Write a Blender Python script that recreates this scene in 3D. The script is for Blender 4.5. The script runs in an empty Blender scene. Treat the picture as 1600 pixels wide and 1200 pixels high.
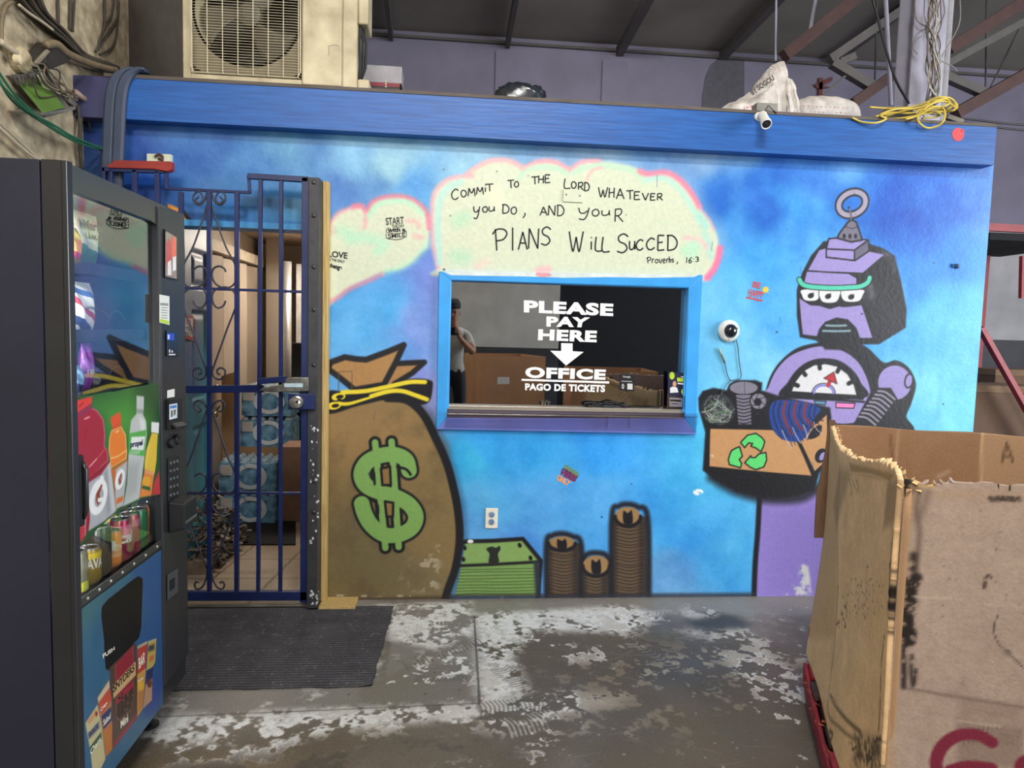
import bpy, bmesh, math, random
import numpy as np
from mathutils import Vector, Matrix
random.seed(7); rng = np.random.default_rng(7)
scene = bpy.context.scene
col = scene.collection

# ------------------------------------------------------------------ camera
FPX, YAW, PITCH, ROLL, HC, D = 1080.0, math.radians(5.204), math.radians(4.361), math.radians(1.5396), 1.45, 3.645
_cy, _sy, _cp, _sp = math.cos(YAW), math.sin(YAW), math.cos(PITCH), math.sin(PITCH)
FWD = np.array([_sy*_cp, _cy*_cp, -_sp]); _r = np.array([_cy, -_sy, 0.0]); _u = np.cross(_r, FWD)
RGT = _r*math.cos(ROLL) + _u*math.sin(ROLL); UPV = -_r*math.sin(ROLL) + _u*math.cos(ROLL)
CAM = np.array([0.0, 0.0, HC])
cd = bpy.data.cameras.new('camera'); cd.sensor_width = 36.0; cd.lens = FPX/1600*36.0; cd.clip_start = 0.02
cam = bpy.data.objects.new('camera', cd); col.objects.link(cam)
cam.matrix_world = Matrix(((RGT[0], UPV[0], -FWD[0], 0), (RGT[1], UPV[1], -FWD[1], 0), (RGT[2], UPV[2], -FWD[2], HC), (0, 0, 0, 1)))
scene.camera = cam

# ------------------------------------------------------------------ light and exposure
scene.view_settings.view_transform = 'Standard'; scene.view_settings.look = 'None'
scene.view_settings.gamma = 1.0; scene.view_settings.use_curve_mapping = False
scene.view_settings.exposure = 0.30
w = bpy.data.worlds.new('world'); scene.world = w; w.use_nodes = True
w.node_tree.nodes['Background'].inputs[0].default_value = (0.80, 0.88, 1.0, 1); w.node_tree.nodes['Background'].inputs[1].default_value = 0.35

def area(name, loc, target, size, power, color=(1, 1, 1), sizey=None):
    l = bpy.data.lights.new(name, 'AREA'); l.energy = power; l.color = color; l.size = size
    if sizey: l.shape = 'RECTANGLE'; l.size_y = sizey
    o = bpy.data.objects.new(name, l); col.objects.link(o); o.location = loc
    o.rotation_euler = (Vector(target) - Vector(loc)).to_track_quat('-Z', 'Y').to_euler()
    return o
area('bay_light', (0.7, 0.1, 4.95), (0.6, 3.2, 1.0), 0.9, 270, (1.0, 0.97, 0.93))
area('bay_light', (-1.0, -2.4, 4.9), (0.3, 1.6, 0.8), 2.0, 330, (1.0, 0.97, 0.93))
area('bay_light', (1.5, 6.4, 4.9), (1.5, 7.5, 2.5), 1.2, 30, (1.0, 0.97, 0.95))
area('added_fill', (9.2, -1.0, 2.4), (0.5, 3.2, 1.6), 4.0, 700, (0.92, 0.96, 1.0), 4.0)  # soft fill added from the right; no doorway is built behind it

# ------------------------------------------------------------------ picture helpers (a pixel of the photograph -> a point on a real plane)
def ray(px, py): return FWD + RGT*((px-800)/FPX) + UPV*((600-py)/FPX)
def atY(px, py, Y=D):
    r = ray(px, py); return CAM + r*(Y/r[1])
def atX(px, py, X):
    r = ray(px, py); return CAM + r*(X/r[0])
def atZ(px, py, Z=0.0):
    r = ray(px, py); return CAM + r*((Z-HC)/r[2])
def atPlane(px, py, O, n):
    r = ray(px, py); return CAM + r*(np.dot(O-CAM, n)/np.dot(r, n))
def WUV(p): q = atY(p[0], p[1]); return (q[0], q[2])
def FUV(p): q = atZ(p[0], p[1]); return (q[0], q[1])

# ------------------------------------------------------------------ colour / materials
def lin(c):
    c = np.asarray(c, float)/255.0
    return np.where(c <= 0.04045, c/12.92, ((c+0.055)/1.055)**2.4)
MATS = {}
def mat(name, rgb, rough=0.6, metal=0.0, var=0.12, scale=14.0, bump=0.0, rgb2=None, stretch=None, spec=0.5, coat=0.0, emit=None, detail=6.0):
    if name in MATS: return MATS[name]
    m = bpy.data.materials.new(name); m.use_nodes = True; nt = m.node_tree; b = nt.nodes['Principled BSDF']
    c = lin(rgb); c1 = np.clip(c*(1+var), 0, 1); c0 = lin(rgb2) if rgb2 is not None else c*(1-var)
    tc = nt.nodes.new('ShaderNodeTexCoord'); nz = nt.nodes.new('ShaderNodeTexNoise'); nz.inputs['Scale'].default_value = scale; nz.inputs['Detail'].default_value = detail
    if stretch:
        mp = nt.nodes.new('ShaderNodeMapping'); mp.inputs['Scale'].default_value = stretch
        nt.links.new(tc.outputs['Object'], mp.inputs['Vector']); nt.links.new(mp.outputs[0], nz.inputs['Vector'])
    else: nt.links.new(tc.outputs['Object'], nz.inputs['Vector'])
    rp = nt.nodes.new('ShaderNodeValToRGB'); rp.color_ramp.elements[0].position = 0.33; rp.color_ramp.elements[1].position = 0.67
    rp.color_ramp.elements[0].color = (*c0, 1); rp.color_ramp.elements[1].color = (*c1, 1)
    nt.links.new(nz.outputs['Fac'], rp.inputs['Fac']); nt.links.new(rp.outputs['Color'], b.inputs['Base Color'])
    b.inputs['Roughness'].default_value = rough; b.inputs['Metallic'].default_value = metal; b.inputs['Specular IOR Level'].default_value = spec
    if coat: b.inputs['Coat Weight'].default_value = coat; b.inputs['Coat Roughness'].default_value = 0.1
    if bump:
        bp = nt.nodes.new('ShaderNodeBump'); bp.inputs['Strength'].default_value = bump; bp.inputs['Distance'].default_value = 0.01
        nt.links.new(nz.outputs['Fac'], bp.inputs['Height']); nt.links.new(bp.outputs['Normal'], b.inputs['Normal'])
    if emit:
        b.inputs['Emission Color'].default_value = (*lin(rgb), 1); b.inputs['Emission Strength'].default_value = emit
    MATS[name] = m; return m
def paint_mat(name, rough=0.5, bump=0.15, scale=60.0, spec=0.4, metal=0.0, var=0.08, detail=5.0, rvar=0.0):
    """painted surface: the paint colours live in the mesh's colour attribute, procedural grain on top"""
    if name in MATS: return MATS[name]
    m = bpy.data.materials.new(name); m.use_nodes = True; nt = m.node_tree; b = nt.nodes['Principled BSDF']
    at = nt.nodes.new('ShaderNodeAttribute'); at.attribute_name = 'paint'
    tc = nt.nodes.new('ShaderNodeTexCoord'); nz = nt.nodes.new('ShaderNodeTexNoise'); nz.inputs['Scale'].default_value = scale; nz.inputs['Detail'].default_value = detail
    nt.links.new(tc.outputs['Object'], nz.inputs['Vector'])
    mr = nt.nodes.new('ShaderNodeMapRange'); mr.inputs['From Min'].default_value = 0.3; mr.inputs['From Max'].default_value = 0.7
    mr.inputs['To Min'].default_value = 1-var; mr.inputs['To Max'].default_value = 1+var
    nt.links.new(nz.outputs['Fac'], mr.inputs['Value'])
    mx = nt.nodes.new('ShaderNodeVectorMath'); mx.operation = 'SCALE'
    nt.links.new(at.outputs['Color'], mx.inputs[0]); nt.links.new(mr.outputs[0], mx.inputs['Scale']); nt.links.new(mx.outputs[0], b.inputs['Base Color'])
    b.inputs['Roughness'].default_value = rough; b.inputs['Specular IOR Level'].default_value = spec; b.inputs['Metallic'].default_value = metal
    if rvar:
        m2 = nt.nodes.new('ShaderNodeMapRange'); m2.inputs['From Min'].default_value = 0.35; m2.inputs['From Max'].default_value = 0.65
        m2.inputs['To Min'].default_value = rough-rvar; m2.inputs['To Max'].default_value = rough+rvar
        n2 = nt.nodes.new('ShaderNodeTexNoise'); n2.inputs['Scale'].default_value = 3.0; n2.inputs['Detail'].default_value = 6
        nt.links.new(tc.outputs['Object'], n2.inputs['Vector']); nt.links.new(n2.outputs['Fac'], m2.inputs['Value']); nt.links.new(m2.outputs[0], b.inputs['Roughness'])
    if bump:
        bp = nt.nodes.new('ShaderNodeBump'); bp.inputs['Strength'].default_value = bump; bp.inputs['Distance'].default_value = 0.004
        nt.links.new(nz.outputs['Fac'], bp.inputs['Height']); nt.links.new(bp.outputs['Normal'], b.inputs['Normal'])
    MATS[name] = m; return m
def glass_mat(name, refl, tint=(0.9, 0.9, 0.9), rcol=(1, 1, 1), rough=0.0):
    """a pane: part mirror, part clear"""
    if name in MATS: return MATS[name]
    m = bpy.data.materials.new(name); m.use_nodes = True; nt = m.node_tree; nt.nodes.clear()
    o = nt.nodes.new('ShaderNodeOutputMaterial'); mx = nt.nodes.new('ShaderNodeMixShader'); t = nt.nodes.new('ShaderNodeBsdfTransparent'); g = nt.nodes.new('ShaderNodeBsdfGlossy')
    fr = nt.nodes.new('ShaderNodeFresnel'); fr.inputs['IOR'].default_value = 1.5
    ad = nt.nodes.new('ShaderNodeMath'); ad.operation = 'ADD'; ad.inputs[1].default_value = refl; ad.use_clamp = True
    ge = nt.nodes.new('ShaderNodeNewGeometry'); iv = nt.nodes.new('ShaderNodeMath'); iv.operation = 'SUBTRACT'; iv.inputs[0].default_value = 1.0; ml = nt.nodes.new('ShaderNodeMath'); ml.operation = 'MULTIPLY'
    nt.links.new(ge.outputs['Backfacing'], iv.inputs[1]); nt.links.new(fr.outputs[0], ad.inputs[0]); nt.links.new(ad.outputs[0], ml.inputs[0]); nt.links.new(iv.outputs[0], ml.inputs[1]); nt.links.new(ml.outputs[0], mx.inputs[0])
    t.inputs[0].default_value = (*tint, 1); g.inputs[0].default_value = (*rcol, 1); g.inputs['Roughness'].default_value = rough
    nt.links.new(t.outputs[0], mx.inputs[1]); nt.links.new(g.outputs[0], mx.inputs[2]); nt.links.new(mx.outputs[0], o.inputs['Surface'])
    MATS[name] = m; return m

# ------------------------------------------------------------------ object helpers
def tag(o, label=None, cat=None, group=None, kind=None):
    if label: o['label'] = label
    if cat: o['category'] = cat
    if group: o['group'] = group
    if kind: o['kind'] = kind
    return o
def thing(name, loc, label, cat, group=None, rz=0.0):
    o = bpy.data.objects.new(name, None); o.empty_display_size = 0.05; col.objects.link(o)
    o.location = tuple(loc); o.rotation_euler = (0, 0, rz); return tag(o, label, cat, group)
def copy_tree(o, parent=None):
    c = o.copy(); col.objects.link(c)
    if parent is not None: c.parent = parent
    for ch in [k for k in bpy.data.objects if k.parent == o]: copy_tree(ch, c)
    return c
def root_loc(p):
    v = Vector((0, 0, 0))
    while p is not None: v = v + p.location; p = p.parent
    return v

class MB:
    """collects shapes; build() links them as ONE mesh object"""
    def __init__(s): s.v = []; s.f = []; s.m = []; s.mi = 0
    def add(s, vs, fs):
        b = len(s.v); s.v += [tuple(map(float, p)) for p in vs]; s.f += [tuple(b+i for i in f) for f in fs]; s.m += [s.mi]*len(fs); return s
    def box(s, c, d, rz=0.0, R=None):
        hx, hy, hz = d[0]/2, d[1]/2, d[2]/2
        vs = [Vector((x, y, z)) for x in (-hx, hx) for y in (-hy, hy) for z in (-hz, hz)]
        M = R if R is not None else Matrix.Rotation(rz, 3, 'Z')
        vs = [M @ p + Vector(tuple(c)) for p in vs]
        return s.add(vs, [(0, 1, 3, 2), (4, 6, 7, 5), (0, 4, 5, 1), (2, 3, 7, 6), (0, 2, 6, 4), (1, 5, 7, 3)])
    def box2(s, a, b): return s.box([(a[i]+b[i])/2 for i in range(3)], [abs(b[i]-a[i]) for i in range(3)])
    def bar(s, p, q, w, h, up=(0, 0, 1)):
        p = Vector(tuple(p)); q = Vector(tuple(q)); d = (q-p); L = d.length; d.normalize(); u = Vector(up)
        if abs(d.dot(u)) > 0.98: u = Vector((0, 1, 0))
        x = d.cross(u).normalized(); y = x.cross(d).normalized()
        R = Matrix((x, d, y)).transposed()
        return s.box((p+q)/2, (w, L, h), R=R)
    def tube(s, pts, r, n=8, closed=False, cap=True):
        P = [Vector(tuple(p)) for p in pts]; N = len(P); rs = r if isinstance(r, (list, tuple)) else [r]*N
        T = []
        for i in range(N):
            a = P[(i-1) % N] if (closed or i > 0) else P[i]; b = P[(i+1) % N] if (closed or i < N-1) else P[i]
            t = (b-a); T.append(t.normalized() if t.length > 1e-9 else Vector((0, 0, 1)))
        u = T[0].orthogonal().normalized(); vs = []
        for i in range(N):
            u = (u - T[i]*u.dot(T[i])); u = u.normalized() if u.length > 1e-6 else T[i].orthogonal().normalized(); v = T[i].cross(u)
            vs += [P[i] + (u*math.cos(2*math.pi*k/n) + v*math.sin(2*math.pi*k/n))*rs[i] for k in range(n)]
        fs = []
        for i in range(N if closed else N-1):
            j = (i+1) % N
            fs += [(i*n+k, i*n+(k+1) % n, j*n+(k+1) % n, j*n+k) for k in range(n)]
        if cap and not closed: fs += [tuple(reversed(range(n))), tuple((N-1)*n+k for k in range(n))]
        return s.add(vs, fs)
    def lathe(s, prof, c=(0, 0, 0), axis=(0, 0, 1), n=24, cap=True):
        ax = Vector(axis).normalized(); u = ax.orthogonal().normalized(); v = ax.cross(u); c = Vector(tuple(c)); vs = []
        for (r, h) in prof: vs += [c + ax*h + (u*math.cos(2*math.pi*k/n)+v*math.sin(2*math.pi*k/n))*max(r, 1e-5) for k in range(n)]
        fs = [(i*n+k, i*n+(k+1) % n, (i+1)*n+(k+1) % n, (i+1)*n+k) for i in range(len(prof)-1) for k in range(n)]
        if cap: fs += [tuple(reversed(range(n))), tuple((len(prof)-1)*n+k for k in range(n))]
        return s.add(vs, fs)
    def prism(s, pts, d):
        """closed 3-D polygon pushed along vector d"""
        n = len(pts); a = [Vector(tuple(p)) for p in pts]; b = [p+Vector(tuple(d)) for p in a]
        return s.add(a+b, [tuple(range(n)), tuple(reversed(range(n, 2*n)))] + [(i, n+i, n+(i+1) % n, (i+1) % n) for i in range(n)])
    def poly(s, pts): return s.add(pts, [tuple(range(len(pts)))])
    def ribbon(s, pts, w, nrm):
        P = [Vector(tuple(p)) for p in pts]; nv = Vector(tuple(nrm)); vs = []; N = len(P)
        for i in range(N):
            t = (P[min(i+1, N-1)]-P[max(i-1, 0)]).normalized(); x = t.cross(nv).normalized()*(w/2)
            vs += [P[i]-x, P[i]+x]
        return s.add(vs, [(2*i, 2*i+1, 2*i+3, 2*i+2) for i in range(N-1)])
    def grid(s, P, closed_u=False):
        P = np.asarray(P); nu, nv = P.shape[:2]
        fs = [(i*nv+j, ((i+1) % nu)*nv+j, ((i+1) % nu)*nv+j+1, i*nv+j+1) for i in range(nu if closed_u else nu-1) for j in range(nv-1)]
        return s.add(P.reshape(-1, 3), fs)
    def build(s, name, mats, parent=None, smooth=False, bevel=0.0, world=True, merge=False, fixn=True):
        """world=True: the vertices are world coordinates (a parent then must not be rotated)"""
        me = bpy.data.meshes.new(name); off = Vector((0, 0, 0))
        if parent is None:
            V = np.array(s.v); off = Vector(((V[:, 0].min()+V[:, 0].max())/2, (V[:, 1].min()+V[:, 1].max())/2, V[:, 2].min()))
        elif world: off = root_loc(parent)
        me.from_pydata([tuple(Vector(p)-off) for p in s.v], [], s.f)
        ms = mats if isinstance(mats, (list, tuple)) else [mats]
        for m in ms: me.materials.append(m)
        if len(ms) > 1: me.polygons.foreach_set('material_index', s.m)
        if fixn or merge:
            bm = bmesh.new(); bm.from_mesh(me)
            if merge: bmesh.ops.remove_doubles(bm, verts=bm.verts, dist=1e-5)
            bmesh.ops.recalc_face_normals(bm, faces=bm.faces); bm.to_mesh(me); bm.free()
        if smooth: me.polygons.foreach_set('use_smooth', [True]*len(me.polygons))
        o = bpy.data.objects.new(name, me); col.objects.link(o)
        if parent is None: o.location = off
        else: o.parent = parent
        if bevel:
            md = o.modifiers.new('bevel', 'BEVEL'); md.width = bevel; md.segments = 2; md.limit_method = 'ANGLE'; md.angle_limit = math.radians(40)
        if smooth and bevel: pass
        return o
def shade_auto(o, ang=40):
    """smooth faces, sharp edges above an angle"""
    me = o.data; bm = bmesh.new(); bm.from_mesh(me)
    for e in bm.edges:
        if len(e.link_faces) == 2 and e.calc_face_angle(0) > math.radians(ang): e.smooth = False
    for f in bm.faces: f.smooth = True
    bm.to_mesh(me); bm.free(); return o
def plate(outer, holes, thick, name, m, parent, map3, bevel=0.0):
    """2-D outline with holes, filled and given thickness; map3(u, v, w) -> local xyz, w in 0..thick"""
    cu = bpy.data.curves.new('outline', 'CURVE'); cu.dimensions = '2D'; cu.fill_mode = 'BOTH'
    for ring in [outer]+list(holes):
        sp = cu.splines.new('POLY'); sp.points.add(len(ring)-1); sp.use_cyclic_u = True
        for i, p in enumerate(ring): sp.points[i].co = (p[0], p[1], 0, 1)
    cu.extrude = thick/2
    t = bpy.data.objects.new('outline', cu); col.objects.link(t)
    dg = bpy.context.evaluated_depsgraph_get(); me = bpy.data.meshes.new_from_object(t.evaluated_get(dg))
    bpy.data.objects.remove(t); bpy.data.curves.remove(cu)
    mb = MB(); mb.add([map3(v.co.x, v.co.y, v.co.z+thick/2) for v in me.vertices], [tuple(p.vertices) for p in me.polygons]); bpy.data.meshes.remove(me)
    return mb.build(name, m, parent, world=False, bevel=bevel, merge=True)
def text2d(body, bold=0.0, space=1.0):
    """filled letter shapes scaled into the unit square"""
    cu = bpy.data.curves.new('t', 'FONT'); cu.body = body; cu.fill_mode = 'FRONT'; cu.offset = bold; cu.space_character = space; cu.resolution_u = 4
    t = bpy.data.objects.new('t', cu); col.objects.link(t)
    dg = bpy.context.evaluated_depsgraph_get(); me = bpy.data.meshes.new_from_object(t.evaluated_get(dg))
    V = np.array([v.co[:2] for v in me.vertices]); F = [tuple(p.vertices) for p in me.polygons]
    bpy.data.objects.remove(t); bpy.data.curves.remove(cu); bpy.data.meshes.remove(me)
    V = (V-V.min(0))/(V.max(0)-V.min(0)); return V, F
def put_text(mb, body, quad, bold=0.0, space=1.0):
    """quad = 4 points (3-D): bottom left, bottom right, top right, top left"""
    V, F = text2d(body, bold, space); q = [np.asarray(p, float) for p in quad]
    P = [q[0]*(1-a)*(1-b)+q[1]*a*(1-b)+q[2]*a*b+q[3]*(1-a)*b for a, b in V]
    return mb.add(P, F)

# ------------------------------------------------------------------ painting helpers
def catmull(pts, closed=False, n=8):
    P = np.asarray(pts, float); N = len(P); out = []
    for i in range(N if closed else N-1):
        if closed: p0, p1, p2, p3 = P[(i-1) % N], P[i], P[(i+1) % N], P[(i+2) % N]
        else: p0, p1, p2, p3 = P[max(i-1, 0)], P[i], P[i+1], P[min(i+2, N-1)]
        for k in range(n):
            t = k/n; out.append(0.5*((2*p1)+(-p0+p2)*t+(2*p0-5*p1+4*p2-p3)*t*t+(-p0+3*p1-3*p2+p3)*t**3))
    if not closed: out.append(P[-1])
    return np.array(out)
def ell(cx, cy, rx, ry, rot=0.0, a0=0, a1=360, n=28):
    a = np.radians(np.linspace(a0, a1, n, endpoint=(a1-a0) % 360 != 0)); r = math.radians(rot)
    x = rx*np.cos(a); y = ry*np.sin(a)
    return np.stack([cx+x*math.cos(r)-y*math.sin(r), cy+x*math.sin(r)+y*math.cos(r)], 1)
def vnoise(nv, nu, cells, seed=0):
    r = np.random.default_rng(seed); gy = max(2, int(cells*nv/max(nu, nv))+2); gx = max(2, int(cells*nu/max(nu, nv))+2)
    g = r.random((gy+1, gx+1)); y = np.linspace(0, gy-1e-6, nv); x = np.linspace(0, gx-1e-6, nu)
    yi = y.astype(int); xi = x.astype(int); fy = y-yi; fx = x-xi; fy = fy*fy*(3-2*fy); fx = fx*fx*(3-2*fx)
    a = g[yi][:, xi]; b = g[yi][:, xi+1]; c = g[yi+1][:, xi]; d = g[yi+1][:, xi+1]
    fy = fy[:, None]; fx = fx[None, :]
    return a*(1-fy)*(1-fx)+b*(1-fy)*fx+c*fy*(1-fx)+d*fy*fx
def fbm(nv, nu, cells, octv=4, seed=0):
    o = np.zeros((nv, nu)); a = 0.5; t = 0
    for k in range(octv): o += a*vnoise(nv, nu, cells*2**k, seed+k*17); t += a; a *= 0.55
    return o/t
class Canvas:
    """a painted sheet: colours on a fine grid; T turns a pixel of the photograph into sheet coordinates"""
    def __init__(s, u0, u1, v0, v1, res, base, T=None):
        s.nu = int((u1-u0)/res)+1; s.nv = int((v1-v0)/res)+1
        s.U = np.linspace(u0, u1, s.nu); s.V = np.linspace(v0, v1, s.nv); s.res = res
        s.C = np.ones((s.nv, s.nu, 3))*np.asarray(base, float); s.T = T or (lambda p: p)
    def tx(s, pts): return np.array([s.T(p) for p in pts], float)
    def win(s, P, pad):
        i0 = max(0, np.searchsorted(s.U, P[:, 0].min()-pad)-1); i1 = min(s.nu, np.searchsorted(s.U, P[:, 0].max()+pad)+1)
        j0 = max(0, np.searchsorted(s.V, P[:, 1].min()-pad)-1); j1 = min(s.nv, np.searchsorted(s.V, P[:, 1].max()+pad)+1)
        return i0, max(i1, i0), j0, max(j1, j0)
    def dist(s, P, W, reach, closed):
        i0, i1, j0, j1 = W; Dm = np.full((j1-j0, i1-i0), 1e9)
        for k in range(len(P) if closed else len(P)-1):
            a = P[k]; b = P[(k+1) % len(P)]; a0, a1, b0, b1 = s.win(np.array([a, b]), reach)
            a0 = max(a0, i0); a1 = min(a1, i1); b0 = max(b0, j0); b1 = min(b1, j1)
            if a1 <= a0 or b1 <= b0: continue
            X = s.U[a0:a1][None, :]; Y = s.V[b0:b1][:, None]; d = b-a; L = max(d@d, 1e-12)
            t = np.clip(((X-a[0])*d[0]+(Y-a[1])*d[1])/L, 0, 1)
            q = np.hypot(X-a[0]-t*d[0], Y-a[1]-t*d[1]); sub = Dm[b0-j0:b1-j0, a0-i0:a1-i0]; np.minimum(sub, q, out=sub)
        return Dm
    def blend(s, W, al, colr):
        i0, i1, j0, j1 = W; c = s.C[j0:j1, i0:i1]; al = al[..., None]
        s.C[j0:j1, i0:i1] = c*(1-al)+np.asarray(colr, float)*al
    def inside(s, P, W):
        i0, i1, j0, j1 = W; X = s.U[i0:i1][None, :]; Y = s.V[j0:j1][:, None]; ins = np.zeros((j1-j0, i1-i0), bool)
        for k in range(len(P)):
            a = P[k]; b = P[(k+1) % len(P)]
            if a[1] == b[1]: continue
            c = ((a[1] > Y) != (b[1] > Y)) & (X < (b[0]-a[0])*(Y-a[1])/(b[1]-a[1])+a[0]); ins ^= c
        return ins
    def fill(s, pts, colr, soft=0.003, a=1.0, smooth=False, noise=None, raw=False):
        if smooth: pts = catmull(pts, True, 6)
        P = np.asarray(pts, float) if raw else s.tx(pts); W = s.win(P, soft*2)
        if W[1] <= W[0] or W[3] <= W[2]: return
        sd = s.dist(P, W, soft*2+s.res*2, True); ins = s.inside(P, W); sd = np.where(ins, -sd, sd)
        al = np.clip(0.5-sd/(2*soft), 0, 1); al = al*al*(3-2*al)*a
        if noise is not None: al = al*noise[W[2]:W[3], W[0]:W[1]]
        s.blend(W, al, colr)
    def stroke(s, pts, wd, colr, soft=0.003, a=1.0, smooth=True, closed=False, noise=None, raw=False):
        """wd in metres"""
        if smooth and len(pts) > 2: pts = catmull(pts, closed, 6)
        P = np.asarray(pts, float) if raw else s.tx(pts); W = s.win(P, wd/2+soft*2)
        if W[1] <= W[0] or W[3] <= W[2]: return
        d = s.dist(P, W, wd/2+soft*2, closed); al = np.clip((wd/2+soft-d)/(2*soft), 0, 1); al = al*al*(3-2*al)*a
        if noise is not None: al = al*noise[W[2]:W[3], W[0]:W[1]]
        s.blend(W, al, colr)
    def mesh(s, name, map3, mats, parent=None, keep=None, gain=1.0, extra=None, smooth=False, off=(0, 0, 0)):
        uu, vv = np.meshgrid(s.U, s.V); X, Y, Z = map3(uu, vv); co = np.stack([X-off[0], Y-off[1], Z-off[2]], -1).reshape(-1, 3)
        idx = np.arange(s.nv*s.nu).reshape(s.nv, s.nu)
        q = np.stack([idx[:-1, :-1], idx[:-1, 1:], idx[1:, 1:], idx[1:, :-1]], -1).reshape(-1, 4)
        if keep is not None:
            uc = (uu[:-1, :-1]+uu[1:, 1:])/2; vc = (vv[:-1, :-1]+vv[1:, 1:])/2; q = q[keep(uc, vc).reshape(-1)]
        colr = lin(np.clip(s.C, 0, 255)*1.0).reshape(-1, 3)*gain
        used = np.unique(q); remap = np.full(len(co), -1); remap[used] = np.arange(len(used)); q = remap[q]; co = co[used]; colr = colr[used]
        nq = len(q); mi = np.zeros(nq, np.int32)
        loops = q.reshape(-1); starts = np.arange(nq)*4; tot = np.full(nq, 4)
        if extra is not None and len(extra.f):     # further solid faces in the same mesh, second material
            b = len(co); ev = np.array(extra.v)-np.array(off); co = np.concatenate([co, ev]); colr = np.concatenate([colr, np.ones((len(ev), 3))*0.1])
            el = [i+b for f in extra.f for i in f]; et = [len(f) for f in extra.f]
            starts = np.concatenate([starts, len(loops)+np.cumsum([0]+et[:-1])]); loops = np.concatenate([loops, el]); tot = np.concatenate([tot, et]); mi = np.concatenate([mi, np.ones(len(et), np.int32)])
        me = bpy.data.meshes.new(name); me.vertices.add(len(co)); me.vertices.foreach_set('co', co.reshape(-1).astype(np.float32))
        me.loops.add(len(loops)); me.loops.foreach_set('vertex_index', loops.astype(np.int32))
        me.polygons.add(len(starts)); me.polygons.foreach_set('loop_start', starts.astype(np.int32))
        for m in (mats if isinstance(mats, (list, tuple)) else [mats]): me.materials.append(m)
        me.update(calc_edges=True); me.polygons.foreach_set('material_index', mi)
        if smooth: me.polygons.foreach_set('use_smooth', np.ones(len(starts), bool))
        at = me.attributes.new('paint', 'FLOAT_COLOR', 'POINT'); at.data.foreach_set('color', np.concatenate([colr, np.ones((len(colr), 1))], 1).reshape(-1).astype(np.float32))
        me.validate()
        o = bpy.data.objects.new(name, me); col.objects.link(o)
        if parent is not None: o.parent = parent
        return o
PX = 1/296.0     # metres per pixel on the painted wall
# ------------------------------------------------------------------ the painted office wall
XL = -1.81; XR = float(atY(1552, 270)[0]); ZT = float(atY(800, 157)[2])
DX0, DX1, DZ1 = float(atY(474, 600)[0])-0.84, float(atY(474, 600)[0]), float(atY(400, 357)[2])         # doorway
GX0, GX1, GZ0, GZ1 = float(atY(705, 438)[0]), float(atY(1074, 448)[0]), float(atY(850, 640)[2]), float(atY(800, 441)[2])   # window opening
K = (22, 22, 28); LAV = (151, 138, 198)
cv = Canvas(XL, XR, 0.0, ZT, 0.0035, (60, 150, 225), WUV)
def mural_base():
    S = [(150,230,28,58,120),(220,230,32,72,150),(230,330,40,92,165),(330,250,52,105,175),(450,235,85,145,190),(560,240,100,160,205),(620,255,140,190,210),(430,270,60,120,185),
         (540,300,48,102,182),(600,285,75,135,195),(660,300,70,150,215),(600,480,70,160,225),(560,520,75,160,225),(620,520,105,160,225),(655,500,120,150,218),(675,440,115,140,215),(660,600,140,150,215),(590,535,90,165,225),
         (720,720,62,180,228),(750,690,55,165,235),(735,790,85,170,225),(850,700,60,168,235),(850,770,85,165,230),(950,690,50,155,238),(1050,830,60,155,225),(1050,700,62,170,230),(1100,700,75,185,230),(930,770,80,165,230),(800,860,75,140,215),(730,830,90,165,225),
         (1140,880,66,160,220),(1030,900,90,150,205),(1120,320,55,125,210),(1150,380,85,165,230),(1140,460,95,185,238),(1110,470,110,190,235),(1160,560,115,195,235),(1200,330,42,112,205),(1240,270,45,112,202),(1160,245,110,158,205),(1100,240,130,168,208),
         (1250,330,60,150,225),(1290,330,75,160,230),(1200,420,70,165,232),(1220,500,80,170,235),(1200,600,120,200,238),(1290,280,50,120,210),(1400,290,28,102,200),(1480,290,32,106,206),(1440,370,35,115,210),(1440,430,60,150,228),(1500,420,48,145,228),(1470,500,78,178,238),(1450,620,115,205,238),(1500,645,95,195,235),(1530,300,42,110,205),(1530,500,80,180,232),
         (900,240,130,170,205),(750,235,120,170,205),(400,400,40,110,180),(460,330,45,130,200),(470,450,60,150,215),(1430,660,100,195,235),(1480,800,80,180,230)]
    A = np.array(S, float); uv = cv.tx(A[:, :2]); C = A[:, 2:]
    uu, vv = np.meshgrid(cv.U, cv.V)
    wx = (fbm(cv.nv, cv.nu, 9, 4, 3)-0.5)*0.34; wz = (fbm(cv.nv, cv.nu, 9, 4, 8)-0.5)*0.34
    num = np.zeros(uu.shape+(3,)); den = np.zeros(uu.shape)
    for (p, c) in zip(uv, C):
        d2 = (uu+wx-p[0])**2+(vv+wz-p[1])**2+0.0015; wt = 1/d2**1.7; num += wt[..., None]*c; den += wt
    cv.C = num/den[..., None]
    n = fbm(cv.nv, cv.nu, 16, 5, 21)-0.5; n2 = fbm(cv.nv, cv.nu, 60, 3, 33)-0.5
    # wispy brushing: lighter towards the top left, streakier on the right
    top = np.clip((vv-1.75)/0.5, 0, 1)
    cv.C += (n*(70+70*top))[..., None]*np.array([0.8, 0.75, 0.45]) + (n2*18)[..., None]
mural_base()
NZ = fbm(cv.nv, cv.nu, 22, 5, 55); NF = fbm(cv.nv, cv.nu, 120, 4, 71)
def thr(n, lo, hi): return np.clip((n-lo)/(hi-lo), 0, 1)
f, st = cv.fill, cv.stroke
for i in range(26): x = rng.uniform(1190,1520); y = rng.uniform(380,600); L = rng.uniform(20,70); st([(x,y),(x+rng.uniform(-3,3),y+L*.5),(x+rng.uniform(-6,2),y+L)], .03, (60,150,230) if i % 2 else (140,205,240), .02, .25)
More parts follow.
